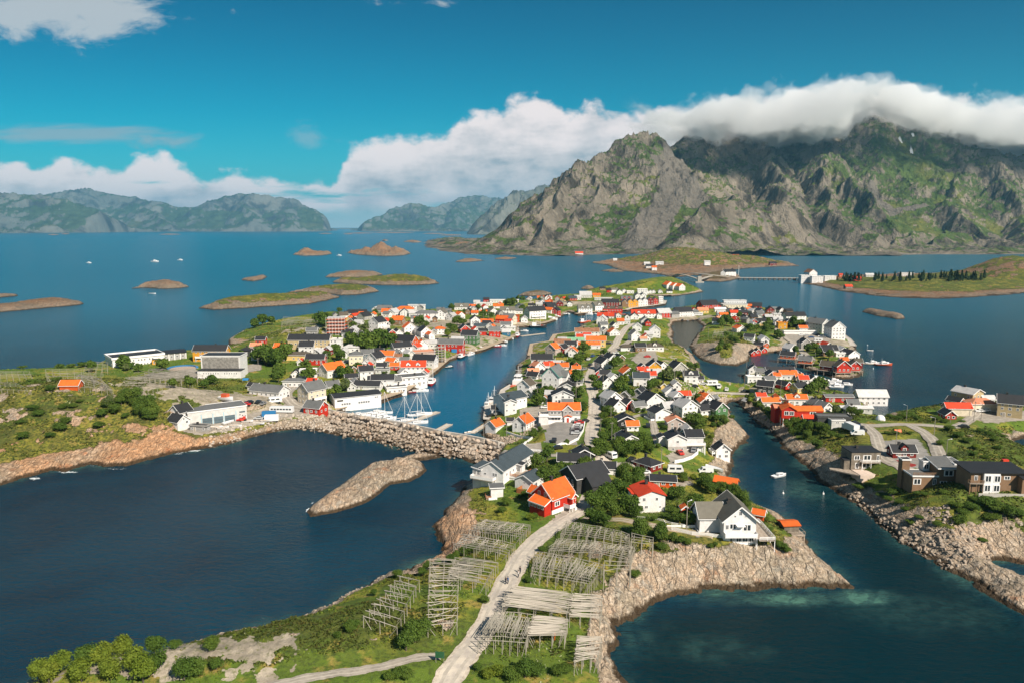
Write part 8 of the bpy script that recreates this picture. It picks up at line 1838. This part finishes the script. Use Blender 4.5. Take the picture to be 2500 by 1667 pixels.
# ---------------------------------------------------------------- boats
M_HW = paint('white_hull', (.80, .78, .76)); M_HR = paint('red_hull', (.45, .02, .02)); M_HO = paint('orange_red_hull', (.62, .10, .03)); M_HD = paint('dark_hull', (.045, .04, .04)); M_HB = paint('blue_hull', (.03, .13, .3)); M_DKW = simple_mat('teak_deck', (.48, .36, .24), .8)
def hull(L, B_, fb, n=10, dr=.35):
 b = MB(); rings = []
 for i in range(n + 1):
  t = i / n; x = -L / 2 + L * t; wv = B_ / 2 * (1 - max(0, (t - .45) / .55) ** 2.2) * (.86 + .14 * min(1, t * 4)); zt = fb * (1 + .45 * t * t); wv = max(wv, .03)
  rings.append([(x, -wv, zt), (x * .985, -wv * .82, fb * .25), (x * .95, -wv * .3, -dr), (x * .95, wv * .3, -dr), (x * .985, wv * .82, fb * .25), (x, wv, zt)])
 for r_ in rings: b.v += r_
 for i in range(n):
  for k in range(5): a = i * 6 + k; b.f.append((a, a + 1, a + 7, a + 6)[::-1]); b.m.append(0)
 b.f.append((0, 1, 2, 3, 4, 5)); b.m.append(0)
 d = MB(); d.v = [q for r_ in rings for q in ((r_[0][0], r_[0][1] * .94, r_[0][2] - .1), (r_[5][0], r_[5][1] * .94, r_[5][2] - .1))]
 for i in range(n): d.f.append((2 * i, 2 * i + 2, 2 * i + 3, 2 * i + 1)); d.m.append(0)
 return b, d
BM = {}
def boat(kind, col, x, y, rot, L, label, px=True, z=0.0, c=None):
 if c: x, y = cpx(c, x, y)
 wx, wy = P(x, y, z); mh = {'white': M_HW, 'red': M_HR, 'orange': M_HO, 'dark': M_HD, 'blue': M_HB}[col]; B_ = L * {'sail': .30, 'motor': .34, 'fish': .32, 'open': .36}[kind]; fb = L * {'sail': .085, 'motor': .11, 'fish': .13, 'open': .09}[kind]
 nm = {'sail': 'sailing_boat', 'motor': 'motor_boat', 'fish': 'fishing_boat', 'open': 'open_boat'}[kind]; rt = root(nm, label, 'boat', (wx, wy, z), R(rot), 'boats moored in the harbour')
 hb, dk = hull(L, B_, fb); hb.obj('hull', mh, rt, True); dk.obj('deck', M_HW if kind != 'open' else M_DKW, rt)
 if kind in ('motor', 'sail'):
  b = MB(); f = 1.0 if kind == 'motor' else .5; b.prism([(-L * .15, -B_ * .34), (L * .18, -B_ * .3), (L * .3, 0), (L * .18, B_ * .3), (-L * .15, B_ * .34)], fb - .05, fb + L * .11 * f); cb = b.obj('cabin', M_HW, rt)
  b = MB(); b.prism([(-L * .12, -B_ * .345), (L * .175, -B_ * .31), (L * .27, 0), (L * .175, B_ * .31), (-L * .12, B_ * .345)], fb + L * .045 * f, fb + L * .085 * f); b.obj('window', M_GLASS, cb)
 if kind == 'motor' and L > 8: b = MB(); b.prism([(-L * .12, -B_ * .25), (L * .06, -B_ * .22), (L * .10, 0), (L * .06, B_ * .22), (-L * .12, B_ * .25)], fb + L * .111, fb + L * .17); b.obj('flybridge', M_HW, rt); b = MB(); b.bar((-L * .1, 0, fb + L * .17), (-L * .12, 0, fb + L * .34), .06); b.obj('mast', M_TRIM, rt)
 if kind == 'sail':
  h = L * 1.25; b = MB(); b.cyl(L * .06, 0, fb, h, .10, .06, 6); b.obj('mast', M_TRIM, rt); b = MB(); b.bar((L * .06, 0, fb + L * .12), (-L * .34, 0, fb + L * .12), .22, .26); b.obj('furled_sail', paint('sailcloth', (.62, .6, .58)), rt)
  b = MB(); b.bar((L * .06, 0, h), (L * .48, 0, fb * 1.4), .10); b.bar((L * .06, 0, h), (-L * .48, 0, fb), .05); b.bar((L * .06, -B_ * .14, h * .62), (L * .06, B_ * .14, h * .62), .06); b.obj('rigging', M_TRIM, rt)
 if kind == 'fish':
  b = MB(); b.box(-L * .38, -L * .12, -B_ * .3, B_ * .3, fb - .05, fb + L * .2); wh = b.obj('wheelhouse', M_HW, rt); b = MB(); b.box(-L * .385, -L * .115, -B_ * .26, B_ * .26, fb + L * .11, fb + L * .165); b.obj('window', M_GLASS, wh)
  b = MB(); b.cyl(L * .12, 0, fb, fb + L * .62, .12, .08, 6); b.bar((L * .12, 0, fb + L * .55), (-L * .1, 0, fb + L * .25), .07); b.bar((L * .12, -B_ * .3, fb + L * .42), (L * .12, B_ * .3, fb + L * .42), .07); b.obj('mast', M_TRIM, rt); b = MB(); b.box(L * .14, L * .32, -B_ * .18, B_ * .18, fb - .02, fb + .5); b.obj('hatch', M_HO, rt)
  b = MB(); b.bar((-L * .3, 0, fb + L * .2), (-L * .3, 0, fb + L * .42), .09); b.obj('antenna', M_TRIM, rt)
 if kind == 'open':
  for t in (-.2, .12): b = MB(); b.box(L * t - .12, L * t + .12, -B_ * .4, B_ * .4, fb * .75, fb * .85); b.obj('thwart', M_DKW, rt)
  b = MB(); b.box(-L * .52, -L * .46, -.15, .15, fb * .3, fb * 1.6); b.obj('outboard_motor', M_HD, rt)
 return rt
boat('sail', 'white', 1240, 138, 22, 11.5, 'white yacht with single mast nearest the empty pontoon', c='W'); boat('sail', 'white', 1120, 112, 22, 9.5, 'white yacht with furled sail on the inner side of the pontoon', c='W'); boat('sail', 'white', 1275, 58, 22, 12.5, 'largest white yacht with tall mast at the pontoon head', c='W'); boat('sail', 'white', 930, 42, 25, 9, 'small white yacht among the motor boats', c='W')
for i, (x, y, L, t) in enumerate([(950,105,10.5,'biggest white cruiser at the end of the motor boat row'),(885,80,8.5,'white cruiser next to the biggest one'),(835,62,7.5,'white motor boat with dark windscreen in the row'),(785,52,7,'short white motor boat in the middle of the row'),(730,56,6.5,'white day boat near the inner end of the row'),(675,50,6,'white day boat at the inner end of the row'),(905,48,7.5,'white motor boat moored behind the cruisers'),(850,30,7,'white motor boat under the quay store wall')]): boat('motor', 'white', x, y, 28, L, t, c='W')
boat('open', 'white', 1748, 222, 15, 5, 'open white boat with awning frame at the small pontoon', c='W'); boat('open', 'white', 400, 1560 - 60, 10, 5, 'white dinghy between breakwater and rock bank', c='D')
FB = [('fish','red','B',1985,945,82,13,'red-hulled fishing boat with high white wheelhouse at the quay end'),('motor','red','B',1795,1035,15,7,'small red-hulled motor boat below the flat-roofed store'),('motor','white','B',1860,1030,15,9,'white motor boat moored behind the red-hulled one'),
('fish','red','C',1200,795,78,12,'red-hulled cutter with very tall white mast'),('motor','red','C',905,935,8,8,'red harbour boat at the stone quay'),('motor','white','C',985,925,12,7,'white motor boat astern of the red harbour boat'),('motor','white','C',1000,875,15,7.5,'white motor boat off the gravel quay'),('motor','white','C',1080,835,20,8,'white cabin boat below the small blue quay shed'),('motor','dark','C',1100,830,20,6,'dark little boat beside the white cabin boat'),('motor','white','C',1090,800,20,7,'white cabin boat nearest the tall-masted cutter'),
('fish','dark','C',440,1085,68,11,'brown fishing boat below the red quay warehouse'),('motor','white','C',560,1050,60,10,'white cabin cruiser beside the green wharf building quay'),('motor','white','C',630,1010,50,8.5,'second white cabin cruiser along the quay'),('motor','white','C',690,975,45,9.5,'third white cabin cruiser along the quay'),('motor','dark','C',265,1215,30,6,'dark small boat tied below the scaffolding'),
('motor','white','C',1330,610,0,12,'white sightseeing boat before the galleried hotel'),('fish','dark','C',1480,675,0,15,'long dark-hulled fishing boat off the galleried hotel'),('motor','white','C',1540,590,5,11,'white boat at the hotel quay corner'),('motor','white','C',1640,575,8,15,'long white passenger boat at the red boathouse'),('motor','white','C',1720,535,8,10,'white boat at the end of the red boathouse quay'),('open','white','C',1430,645,0,8,'low white skiff on the guest pontoon'),('motor','white','C',1290,725,0,7,'white motor boat off the guest pontoon'),
('fish','orange','C',2115,610,25,13,'orange-brown wooden cutter outside the fish plant'),('motor','dark','C',1840,500,10,8,'dark-decked boat in the mouth of the inlet'),('motor','white','C',1870,495,10,7,'white boat in the mouth of the inlet'),('fish','white','D',215,1010,80,10,'white fishing boat with orange deck gear at the ship quay'),('fish','white','D',290,960,75,12,'white fishing boat with tall mast at the ship quay'),('open','white','D',20,1330,20,5,'open white boat at the end of the small pontoon'),
('motor','white','E',210,388,5,9,'white boat under the gabled fishing hotel'),('motor','white','E',350,382,5,10,'white launch below the dark red inn'),('motor','white','E',480,372,5,7,'white boat at the piled quay end'),('open','orange','E',690,388,5,8,'red and white tender in the inner channel'),
('motor','white','H',960,365,-8,9,'white boat on the jetty by the orange-roofed row'),('motor','white','H',1080,378,-8,10,'long white boat in the jetty row'),('motor','white','H',1200,405,-8,8,'white motor boat in the middle of the jetty row'),('motor','white','H',1320,405,-8,9,'white motor boat at the open end of the jetty row'),('motor','white','H',1480,450,-5,8,'white boat lying off the jetty row'),('motor','white','H',1350,480,0,9,'white boat by the floating bathing raft'),('motor','white','H',1290,440,0,8,'white boat inside the jetty by the willow bush'),('motor','white','H',1850,158,-4,9,'white boat on the long pontoon off the point'),('motor','orange','H',2000,178,-4,11,'white and orange boat at the far end of the long pontoon'),
('motor','white','K',1803,372,25,6.5,'lone white sloop-shaped boat anchored in the blue channel'),('open','white','G',2095,875,0,5,'little white boat riding on a mooring buoy'),('motor','white','X',217,643,0,13,'distant white motor boat on the open sea'),('motor','white','X',378,640,5,20,'distant excursion boat on the open sea'),('motor','white','X',440,636,5,14,'second distant boat following the excursion boat'),('open','white','X',372,718,0,10,'small distant boat south of the bare skerry'),('motor','white','X',828,625,0,16,'white boat between the two rough skerries'),('fish','white','X',1765,668,90,14,'white sailing ship beyond the red causeway house')]
for k_, col, c, x, y, rot, L, lab in FB: boat(k_, col, x, y, rot, L, lab, c=c)
# orange and white rescue ship
x, y = cpx('D', 605, 740); wx, wy = P(x, y); rt = root('rescue_ship', 'white rescue ship with orange stern and radar masts at the eastern quay', 'ship', (wx, wy, 0), R(80), 'boats moored in the harbour'); hb, dk = hull(24, 6, 2.2); hb.obj('hull', M_HW, rt, True); dk.obj('deck', M_HO, rt)
b = MB(); b.box(-7, 3, -2.3, 2.3, 2.0, 4.6); b.box(-4, 2, -1.9, 1.9, 4.601, 6.8); b.obj('superstructure', M_HW, rt); b = MB(); b.box(-4.1, 2.1, -1.95, 1.95, 5.4, 6.2); b.obj('window', M_GLASS, rt); b = MB(); b.box(-12.2, -8.5, -2.6, 2.6, .6, 2.6); b.obj('stern_ramp', M_HO, rt)
b = MB(); b.bar((-1, 0, 6.8), (-1, 0, 12), .2); b.bar((-1, -1.6, 9.4), (-1, 1.6, 9.4), .12); b.bar((5, 0, 2.6), (5, 0, 8), .16); b.bar((-5, 0, 4.6), (-5, 0, 9), .14); b.obj('mast', M_TRIM, rt)
# boat on the slipway, boats ashore
for c, x, y, rot, L, lab in (('F',1530,1400,-52,8,'white boat hauled out on the rock slipway'),('A',1430,1415,20,5,'white boat ashore beside the cabin on posts'),('A',1500,1420,30,5,'second white boat ashore by the coastal rocks'),('A',1560,1365,60,6,'white boat stored on the harbour yard'),('A',1640,1400,5,5,'white boat at the rubble edge of the yard'),('A',1760,1350,15,5,'white boat near the red tractor'),('A',1960,1345,10,5,'white boat beside the blue container'),('A',1880,1375,10,5,'white dinghy upturned near the blue container'),('A',1240,1305,5,5,'white boat in front of the grey industrial hall'),('B',260,1330,10,5,'white boat by the stacked yard crates')):
 px, py = cpx(c, x, y); gx_, gy_, gz = G(px, py); z_ = zfine(gx_, gy_) + .35; rt = root('boat', lab, 'boat', (gx_, gy_, z_), R(rot), 'boats stored ashore'); hb, dk = hull(L, L * .36, L * .1); hb.obj('hull', M_HW, rt, True); dk.obj('deck', M_DKW if L < 6 else M_HW, rt); b = MB(); b.box(-L * .2, -L * .16, -.8, .8, -.5, .1); b.box(L * .16, L * .2, -.7, .7, -.5, .1); b.obj('cradle', M_PILE, rt)
px, py = cpx('A', 1540, 1215); gx_, gy_, gz = G(px, py); rt = root('lifeboat', 'white and orange boat on a cradle inside the open hall gate', 'boat', (gx_, gy_, zfine(gx_, gy_) + 1.0), R(-20)); hb, dk = hull(8, 2.8, 1.4); hb.obj('hull', M_HW, rt, True); dk.obj('deck', M_HW, rt); b = MB(); b.box(-2, 1.2, -1, 1, 1.3, 3.0); b.obj('wheelhouse', M_HO, rt); b = MB(); b.box(-2.5, 2.5, -.9, .9, -.9, -.3); b.obj('cradle', M_HD, rt)
# ---------------------------------------------------------------- small things
def simple(name, label, cat, c, x, y, rot, parts, group=None):
 rt = site(name, label, cat, c, x, y, rot, group=group); HOUSES.pop(); rt.location.z = zfine(rt.location.x, rt.location.y) + .05
 for pn, fn, mt in parts: b = MB(); fn(b); b.obj(pn, mt, rt)
 return rt
M_BLUE = paint('blue_steel', (.03, .18, .38)); M_GRN = paint('green_sheet', (.02, .09, .04)); M_ORG = paint('orange_cloth', (.75, .13, .02))
for c, x, y, lab, mt in (('A',1990,1290,'blue container on the gravel harbour yard',M_BLUE),('C',350,1010,'blue container below the red quay warehouse',M_BLUE),('A',2020,1330,'white container beside the blue one on the yard',M_TRIM)):
 simple('container', lab, 'container', c, x, y, 8, [('box', lambda b: b.box(-3, 3, -1.2, 1.2, 0, 2.5), mt), ('door', lambda b: b.box(3.01, 3.06, -1.1, 1.1, .1, 2.4), mt)])
simple('information_board', 'dark green information board at the path junction', 'sign', 'U', 1030, 1385, -8, [('board', lambda b: b.box(-.9, .9, -.05, .05, 1.1, 2.4), M_GRN), ('post', lambda b: b.bar((-.8, .08, -.4), (-.8, .08, 2.4), .09), M_WOODP), ('post', lambda b: b.bar((.8, .08, -.4), (.8, .08, 2.4), .09), M_WOODP)])
simple('swing_set', 'wooden swing frame on the red play mat', 'swing', 'I', 500, 1062, 10, [('play_mat', lambda b: b.cyl(0, 0, -.1, .06, 3.6, 3.6, 20), simple_mat('red_rubber', (.28, .03, .025), .9)), ('frame', lambda b: [b.bar((-1.6, s * 1.1, 0), (-1.6, 0, 2.5), .12) for s in (-1, 1)] + [b.bar((1.6, s * 1.1, 0), (1.6, 0, 2.5), .12) for s in (-1, 1)] + [b.bar((-1.6, 0, 2.5), (1.6, 0, 2.5), .12)], M_WOODP), ('seat', lambda b: b.box(-.8, -.4, -.12, .12, .5, .55), M_TYRE)])
simple('storage_tank', 'round white tank on the grassy bank by the white piled warehouse', 'tank', 'H', 1955, 935, 0, [('shell', lambda b: [b.cyl(0, 0, i * .5, i * .5 + .5, 1.9 * math.cos(i * .32) ** .5, 1.9 * math.cos((i + 1) * .32) ** .5, 20) for i in range(4)], M_TRIM)])
simple('skate_ramp', 'blue and orange skate bowl on the school yard', 'ramp', 'A', 1070, 785, 5, [('bowl', lambda b: b.cyl(0, 0, -.2, .25, 7.5, 7.5, 24), simple_mat('pale_concrete_bowl', (.45, .34, .26), .8)), ('blue_band', lambda b: [b.prism([(7.6 * math.cos(a), 7.6 * math.sin(a)), (7.6 * math.cos(a + .25), 7.6 * math.sin(a + .25)), (9 * math.cos(a + .25), 9 * math.sin(a + .25)), (9 * math.cos(a), 9 * math.sin(a))], -.2, .9) for a in np.arange(.2, 3.2, .26)], M_BLUE)])
simple('tent', 'small orange tent on the shrubby bank above the loop road', 'tent', 'I', 420, 720, 0, [('canopy', lambda b: (b.slab([(-1.3, -1, 0), (1.3, -1, 0), (1.3, 0, 1.1), (-1.3, 0, 1.1)], .04), b.slab([(1.3, 1, 0), (-1.3, 1, 0), (-1.3, 0, 1.1), (1.3, 0, 1.1)], .04)), M_ORG)])
simple('trailer', 'small red and white trailer on the eastern heath', 'trailer', 'I', 1630, 1055, 0, [('box', lambda b: b.box(-1, 1, -.6, .6, .3, 1.4), paint('trailer_red', (.6, .05, .02))), ('wheel', lambda b: b.cyl(0, 0, 0, .3, .3, .3, 10), M_TYRE)])
simple('tractor', 'red tractor on the gravel harbour yard', 'tractor', 'A', 1720, 1345, 15, [('body', lambda b: (b.box(-1.4, .9, -.5, .5, .7, 1.4), b.box(-.2, .9, -.6, .6, 1.401, 2.4)), paint('tractor_red', (.55, .04, .02))), ('wheel', lambda b: b.box(.2, 1.3, -.95, -.61, 0, 1.2), M_TYRE), ('wheel', lambda b: b.box(.2, 1.3, .61, .95, 0, 1.2), M_TYRE)])
def play(b): b.box(-1, 1, -.8, .8, .6, 1.6)
simple('playhouse', 'blue playground tent frame near the park trees', 'playhouse', 'A', 1745, 930, 0, [('roof', lambda b: (b.slab([(-1.6, -1.2, 1.4), (1.6, -1.2, 1.4), (1.6, 0, 2.4), (-1.6, 0, 2.4)], .06), b.slab([(1.6, 1.2, 1.4), (-1.6, 1.2, 1.4), (-1.6, 0, 2.4), (1.6, 0, 2.4)], .06)), M_BLUE), ('frame', lambda b: [b.bar((sx * 1.4, sy, 0), (sx * 1.4, sy, 1.5), .1) for sx in (-1, 1) for sy in (-1, 1)], M_WOODP)])
for i, (px, py) in enumerate([(2132,900),(2126,882),(2118,843),(2205,792),(985,640),(1912,1204),(2010,1205)]):
 wx, wy = P(px, py); rt = root('mooring_buoy', ['white buoy off the stilt cabins','second white buoy off the stilt cabins','small white buoy off the apartment quay','dark marker buoy near the bare eastern skerry','distant buoy off the rough skerries','white buoy near the anchored channel boat','tiny buoy close to the eastern shore of the channel'][i], 'buoy', (wx, wy, 0)); b = MB(); b.cyl(0, 0, -.2, .5, .4, .25, 10); b.obj('float', M_TRIM if i != 3 else M_HD, rt); b = MB(); b.cyl(0, 0, .5, 1.1, .06, .06, 6); b.obj('staff', M_TRIM if i != 3 else M_HD, rt)
# ---------------------------------------------------------------- people
SKIN = simple_mat('skin', (.5, .3, .2), .6); HAIR = simple_mat('hair', (.05, .035, .02), .8)
def person(label, c, x, y, rot, shirt, trousers, hat=None, stride=.22):
 px, py = cpx(c, x, y); gx_, gy_, gz = G(px, py); gz = zfine(gx_, gy_) + .12
 vs = [((0, 0, .95), .15), ((0, 0, 1.15), .14), ((0, 0, 1.38), .17), ((0, 0, 1.5), .06), ((.01, 0, 1.64), .105), ((.02, 0, 1.74), .085),
          ((stride * .5, .09, .5), .07), ((stride, .09, .06), .05), ((stride + .14, .09, .04), .035), ((-stride * .35, -.09, .5), .07), ((-stride, -.09, .08), .05), ((-stride + .13, -.09, .04), .035), ((.02, .21, 1.4), .06), ((-.06, .25, 1.14), .045), ((.06, .25, .92), .035), ((.02, -.21, 1.4), .06), ((.1, -.25, 1.14), .045), ((.24, -.24, .97), .035), ((.01, .09, .9), .09), ((0, -.09, .9), .09)]
 ed = [(0, 1), (1, 2), (2, 3), (3, 4), (4, 5), (0, 18), (18, 6), (6, 7), (7, 8), (0, 19), (19, 9), (9, 10), (10, 11), (2, 12), (12, 13), (13, 14), (2, 15), (15, 16), (16, 17)]
 me = bpy.data.meshes.new('person'); me.from_pydata([v[0] for v in vs], ed, []); o = link('person', me, None, (gx_, gy_, gz)); o.rotation_euler = (0, 0, R(rot)); sm = o.modifiers.new('skin', 'SKIN');
 for i, v in enumerate(vs): me.skin_vertices[0].data[i].radius = (v[1], v[1])
 me.skin_vertices[0].data[0].use_root = True; o.modifiers.new('sub', 'SUBSURF').levels = 1; o.modifiers['sub'].render_levels = 1; me.materials.append(SKIN); tag(o, label, 'person', 'people walking on the road' if 'road' in label else None)
 b = MB(); b.cyl(0, 0, 1.0, 1.46, .2, .23, 10); b.cyl(0, 0, .86, 1.0, .19, .2, 10); b.obj('jacket', shirt, o)
 b = MB(); b.bar((.0, .09, .9), (stride * .5, .09, .5), .18); b.bar((stride * .5, .09, .5), (stride, .09, .1), .15); b.bar((0, -.09, .9), (-stride * .35, -.09, .5), .18); b.bar((-stride * .35, -.09, .5), (-stride, -.09, .1), .15); b.obj('trousers', trousers, o)
 b = MB(); b.cyl(-.01, 0, 1.68, 1.84, .13, .07, 8); b.obj('hair', hat or HAIR, o); return o
DK = simple_mat('dark_cloth', (.03, .035, .05), .9); BLc = simple_mat('blue_cloth', (.05, .12, .25), .9); RDc = simple_mat('red_cloth', (.5, .05, .04), .9); WHc = simple_mat('pale_cloth', (.55, .52, .5), .9)
person('person in dark clothes walking at the road edge by the bleached racks', 'U', 1635, 660, 60, DK, DK); person('person in a blue jacket walking beside another at the road edge', 'U', 1655, 655, 60, BLc, DK); person('person in pale top walking up the road towards the red cottage', 'U', 1750, 598, 60, WHc, DK); person('person in black walking ahead of the one in the pale top', 'U', 1767, 562, 60, DK, DK)
person('person crossing the road by the tall white roadside houses', 'D', 1565, 920, 90, DK, DK); person('person in red top on the road by the tall white roadside houses', 'D', 1592, 920, 90, RDc, DK); person('person in a red shirt on the village lane near the round bush', 'J', 1795, 560, 200, RDc, BLc); person('worker in orange standing under the bright poles', 'Y', 955, 1185, 180, M_ORG, M_ORG, M_ORG, .05)
# ---------------------------------------------------------------- bridges
M_BR2 = simple_mat('dark_pier', (.12, .11, .1), .9); M_BR = simple_mat('bridge_concrete', (.42, .37, .31), .85)
A0 = PY(1636, 681, 1330); A1 = PY(1690, 667.5, 1290); A2 = PY(1712, 669, 1275); A3 = PY(1738, 672, 1265)
rt = root('arch_bridge', 'slender concrete bridge arching between the bushy islet and the causeway skerry', 'bridge', (0, 0, 0)); pts = smooth_path([(A0[0] - 22, A0[1] + 14, A0[2] - 2), A0, PY(1663, 670.5, 1308), A1, A2, A3, (A3[0] + 30, A3[1] - 4, A3[2] - 3)], 8)
b = MB(); [b.bar(pts[i], pts[i + 1], 6, .7) for i in range(len(pts) - 1)]; b.obj('deck', M_BR, rt); b = MB()
for s in (-1, 1): [b.bar((pts[i][0], pts[i][1] + s * 2.9, pts[i][2] + .9), (pts[i + 1][0], pts[i + 1][1] + s * 2.9, pts[i + 1][2] + .9), .15, .25) for i in range(len(pts) - 1)]
b.obj('railing', M_BR, rt); px_, py_ = P(1707, 690.5); b = MB(); b.prism([(px_ - 3, py_ - 3), (px_ + 3, py_ - 3), (px_ + 2.6, py_ + 3), (px_ - 2.6, py_ + 3)], -2, A2[2] - .5); b.prism([(px_ - 7, py_ - 4), (px_ + 7, py_ - 4), (px_ + 7, py_ + 4), (px_ - 7, py_ + 4)], -2, 2); b.obj('pier', M_BR, rt)
b = MB(); L0 = P(1648, 690)
for i in range(14):
 t = i / 14; t2 = (i + 1) / 14; f = lambda q: (px_ + (A0[0] - px_) * q, py_ + (A0[1] - py_) * q, A2[2] * .45 + (A2[2] - 1.6 - A2[2] * .45) * math.sin(min(1, q * 1.6) * math.pi / 2) if q < .625 else A2[2] - 1.6 - (A2[2] - 1.6 - A0[2] + .5) * ((q - .625) / .375) ** 2)
 b.bar(f(t), f(t2), 4, 1.3)
for i in range(7): t = i / 7; t2 = (i + 1) / 7; f = lambda q: (px_ + (A3[0] - px_) * q, py_ + (A3[1] - py_) * q, A2[2] * .45 + (A3[2] - 1.4 - A2[2] * .45) * math.sin(q * math.pi / 2)); b.bar(f(t), f(t2), 4, 1.3)
b.obj('arch_rib', M_BR, rt)
a = P(1800, 679, 3.2); c_ = P(1958, 680, 3.2); rt = root('causeway_bridge', 'long low bridge between the causeway skerry and the wooded island', 'bridge', (a[0], a[1], 0)); b = MB(); b.bar((0, 0, 3.6), (c_[0] - a[0], c_[1] - a[1], 3.6), 6, .6); b.obj('deck', M_BR, rt); b = MB(); b.bar((0, -3, 4.5), (c_[0] - a[0], c_[1] - a[1] - 3, 4.5), .2, .25); b.obj('railing', M_BR, rt)
for i in range(13): b = MB(); t = (i + .5) / 13; xx, yy = (c_[0] - a[0]) * t, (c_[1] - a[1]) * t; b.box(xx - 2, xx + 2, yy - 2, yy + 2, -3, 3.2); b.obj('pier', M_BR2, rt)
a = P(1700, 668, 4); rt = root('beacon_mast', 'white navigation mast behind the red causeway house', 'mast', (*P(1803, 672, 3), 3)); b = MB(); b.cyl(0, 0, 0, 18, .4, .2, 6); b.obj('pole', M_TRIM, rt)
# ---------------------------------------------------------------- cloud bank lying on the peaks, and the air
bx0, bx1, by0, by1, bz0, bz1 = 300.0, 3500.0, 3350.0, 4700.0, 470.0, 930.0
b = MB(); b.box(bx0, bx1, by0, by1, bz0, bz1)
cm = bpy.data.materials.new('cloud_vapour'); cm.use_nodes = True; C = NT(cm.node_tree); C.n.remove(C.n['Principled BSDF'])
pv = C.node('ShaderNodeVolumePrincipled'); outn = [x for x in C.n if x.type == 'OUTPUT_MATERIAL'][0]; C.l.new(pv.outputs[0], outn.inputs['Volume'])
pv.inputs['Color'].default_value = (1.0, 0.995, 0.99, 1); pv.inputs['Anisotropy'].default_value = 0.15
tcn = C.node('ShaderNodeTexCoord'); co = tcn.outputs['Object']; s = C.node('ShaderNodeSeparateXYZ'); C.l.new(co, s.inputs[0]); X, Yc, Zc = s.outputs
uu = C.math('DIVIDE', X, Yc)
def zcv(pts): return [(PY(a, b_, 4000)[0] / 4000.0, (PY(a, b_, 4000)[2] - 400) / 600.0) for a, b_ in pts]
zb = C.curve(uu, zcv([(1450,300),(1560,318),(1660,338),(1720,348),(1800,352),(1900,350),(2000,350),(2060,345),(2085,305),(2130,288),(2180,300),(2230,322),(2300,335),(2360,350),(2430,372),(2500,385),(2700,390)]), 0.05, 0.85)
zt = C.curve(uu, zcv([(1450,305),(1560,305),(1650,300),(1750,280),(1850,266),(1950,258),(2050,252),(2140,246),(2230,254),(2300,272),(2380,285),(2500,282),(2700,282)]), 0.05, 0.85)
zn = C.smoothlin(Zc, 400, 1000)
n1_ = C.noise(co, 0.0062, 6, 0.6); n2_ = C.noise(co, 0.0016, 2, 0.5)
nj = C.math('MULTIPLY', C.math('SUBTRACT', n1_, 0.5), 0.52)
lo_ = C.smooth(C.math('SUBTRACT', C.math('ADD', zn, nj), zb), 0.0, 0.028); hi_ = C.smooth(C.math('SUBTRACT', zt, C.math('ADD', zn, C.math('MULTIPLY', nj, 1.35))), -0.01, 0.03)
fr = C.smooth(Yc, 3400, 3700); bk = C.smooth(Yc, 4690, 4450); sd_ = C.math('MULTIPLY', C.smooth(uu, 0.13, 0.24), C.smooth(X, 3490, 3300))
dn = C.math('MULTIPLY', C.math('MULTIPLY', lo_, hi_), C.math('MULTIPLY', C.math('MULTIPLY', fr, bk), sd_))
C.l.new(C.math('MULTIPLY', dn, 0.034), pv.inputs['Density'])
cm.cycles.volume_step_rate = 1.0 if hasattr(cm, 'cycles') else 1
cb = b.obj('cloud_bank', cm); tag(cb, 'white cloud bank lying along the mountain crest', None, None, 'stuff')
hm = bpy.data.materials.new('air'); hm.use_nodes = True; Hh = NT(hm.node_tree); Hh.n.remove(Hh.n['Principled BSDF']); hv = Hh.node('ShaderNodeVolumePrincipled')
hv.inputs['Color'].default_value = (0.26, 0.68, 0.95, 1); hv.inputs['Density'].default_value = 3.3e-5; hv.inputs['Anisotropy'].default_value = 0.2
Hh.l.new(hv.outputs[0], [x for x in Hh.n if x.type == 'OUTPUT_MATERIAL'][0].inputs['Volume'])
b = MB(); b.box(-30000, 40000, -400, 27000, -12, 1150); hz_ = b.obj('haze', hm); tag(hz_, None, None, None, 'stuff')
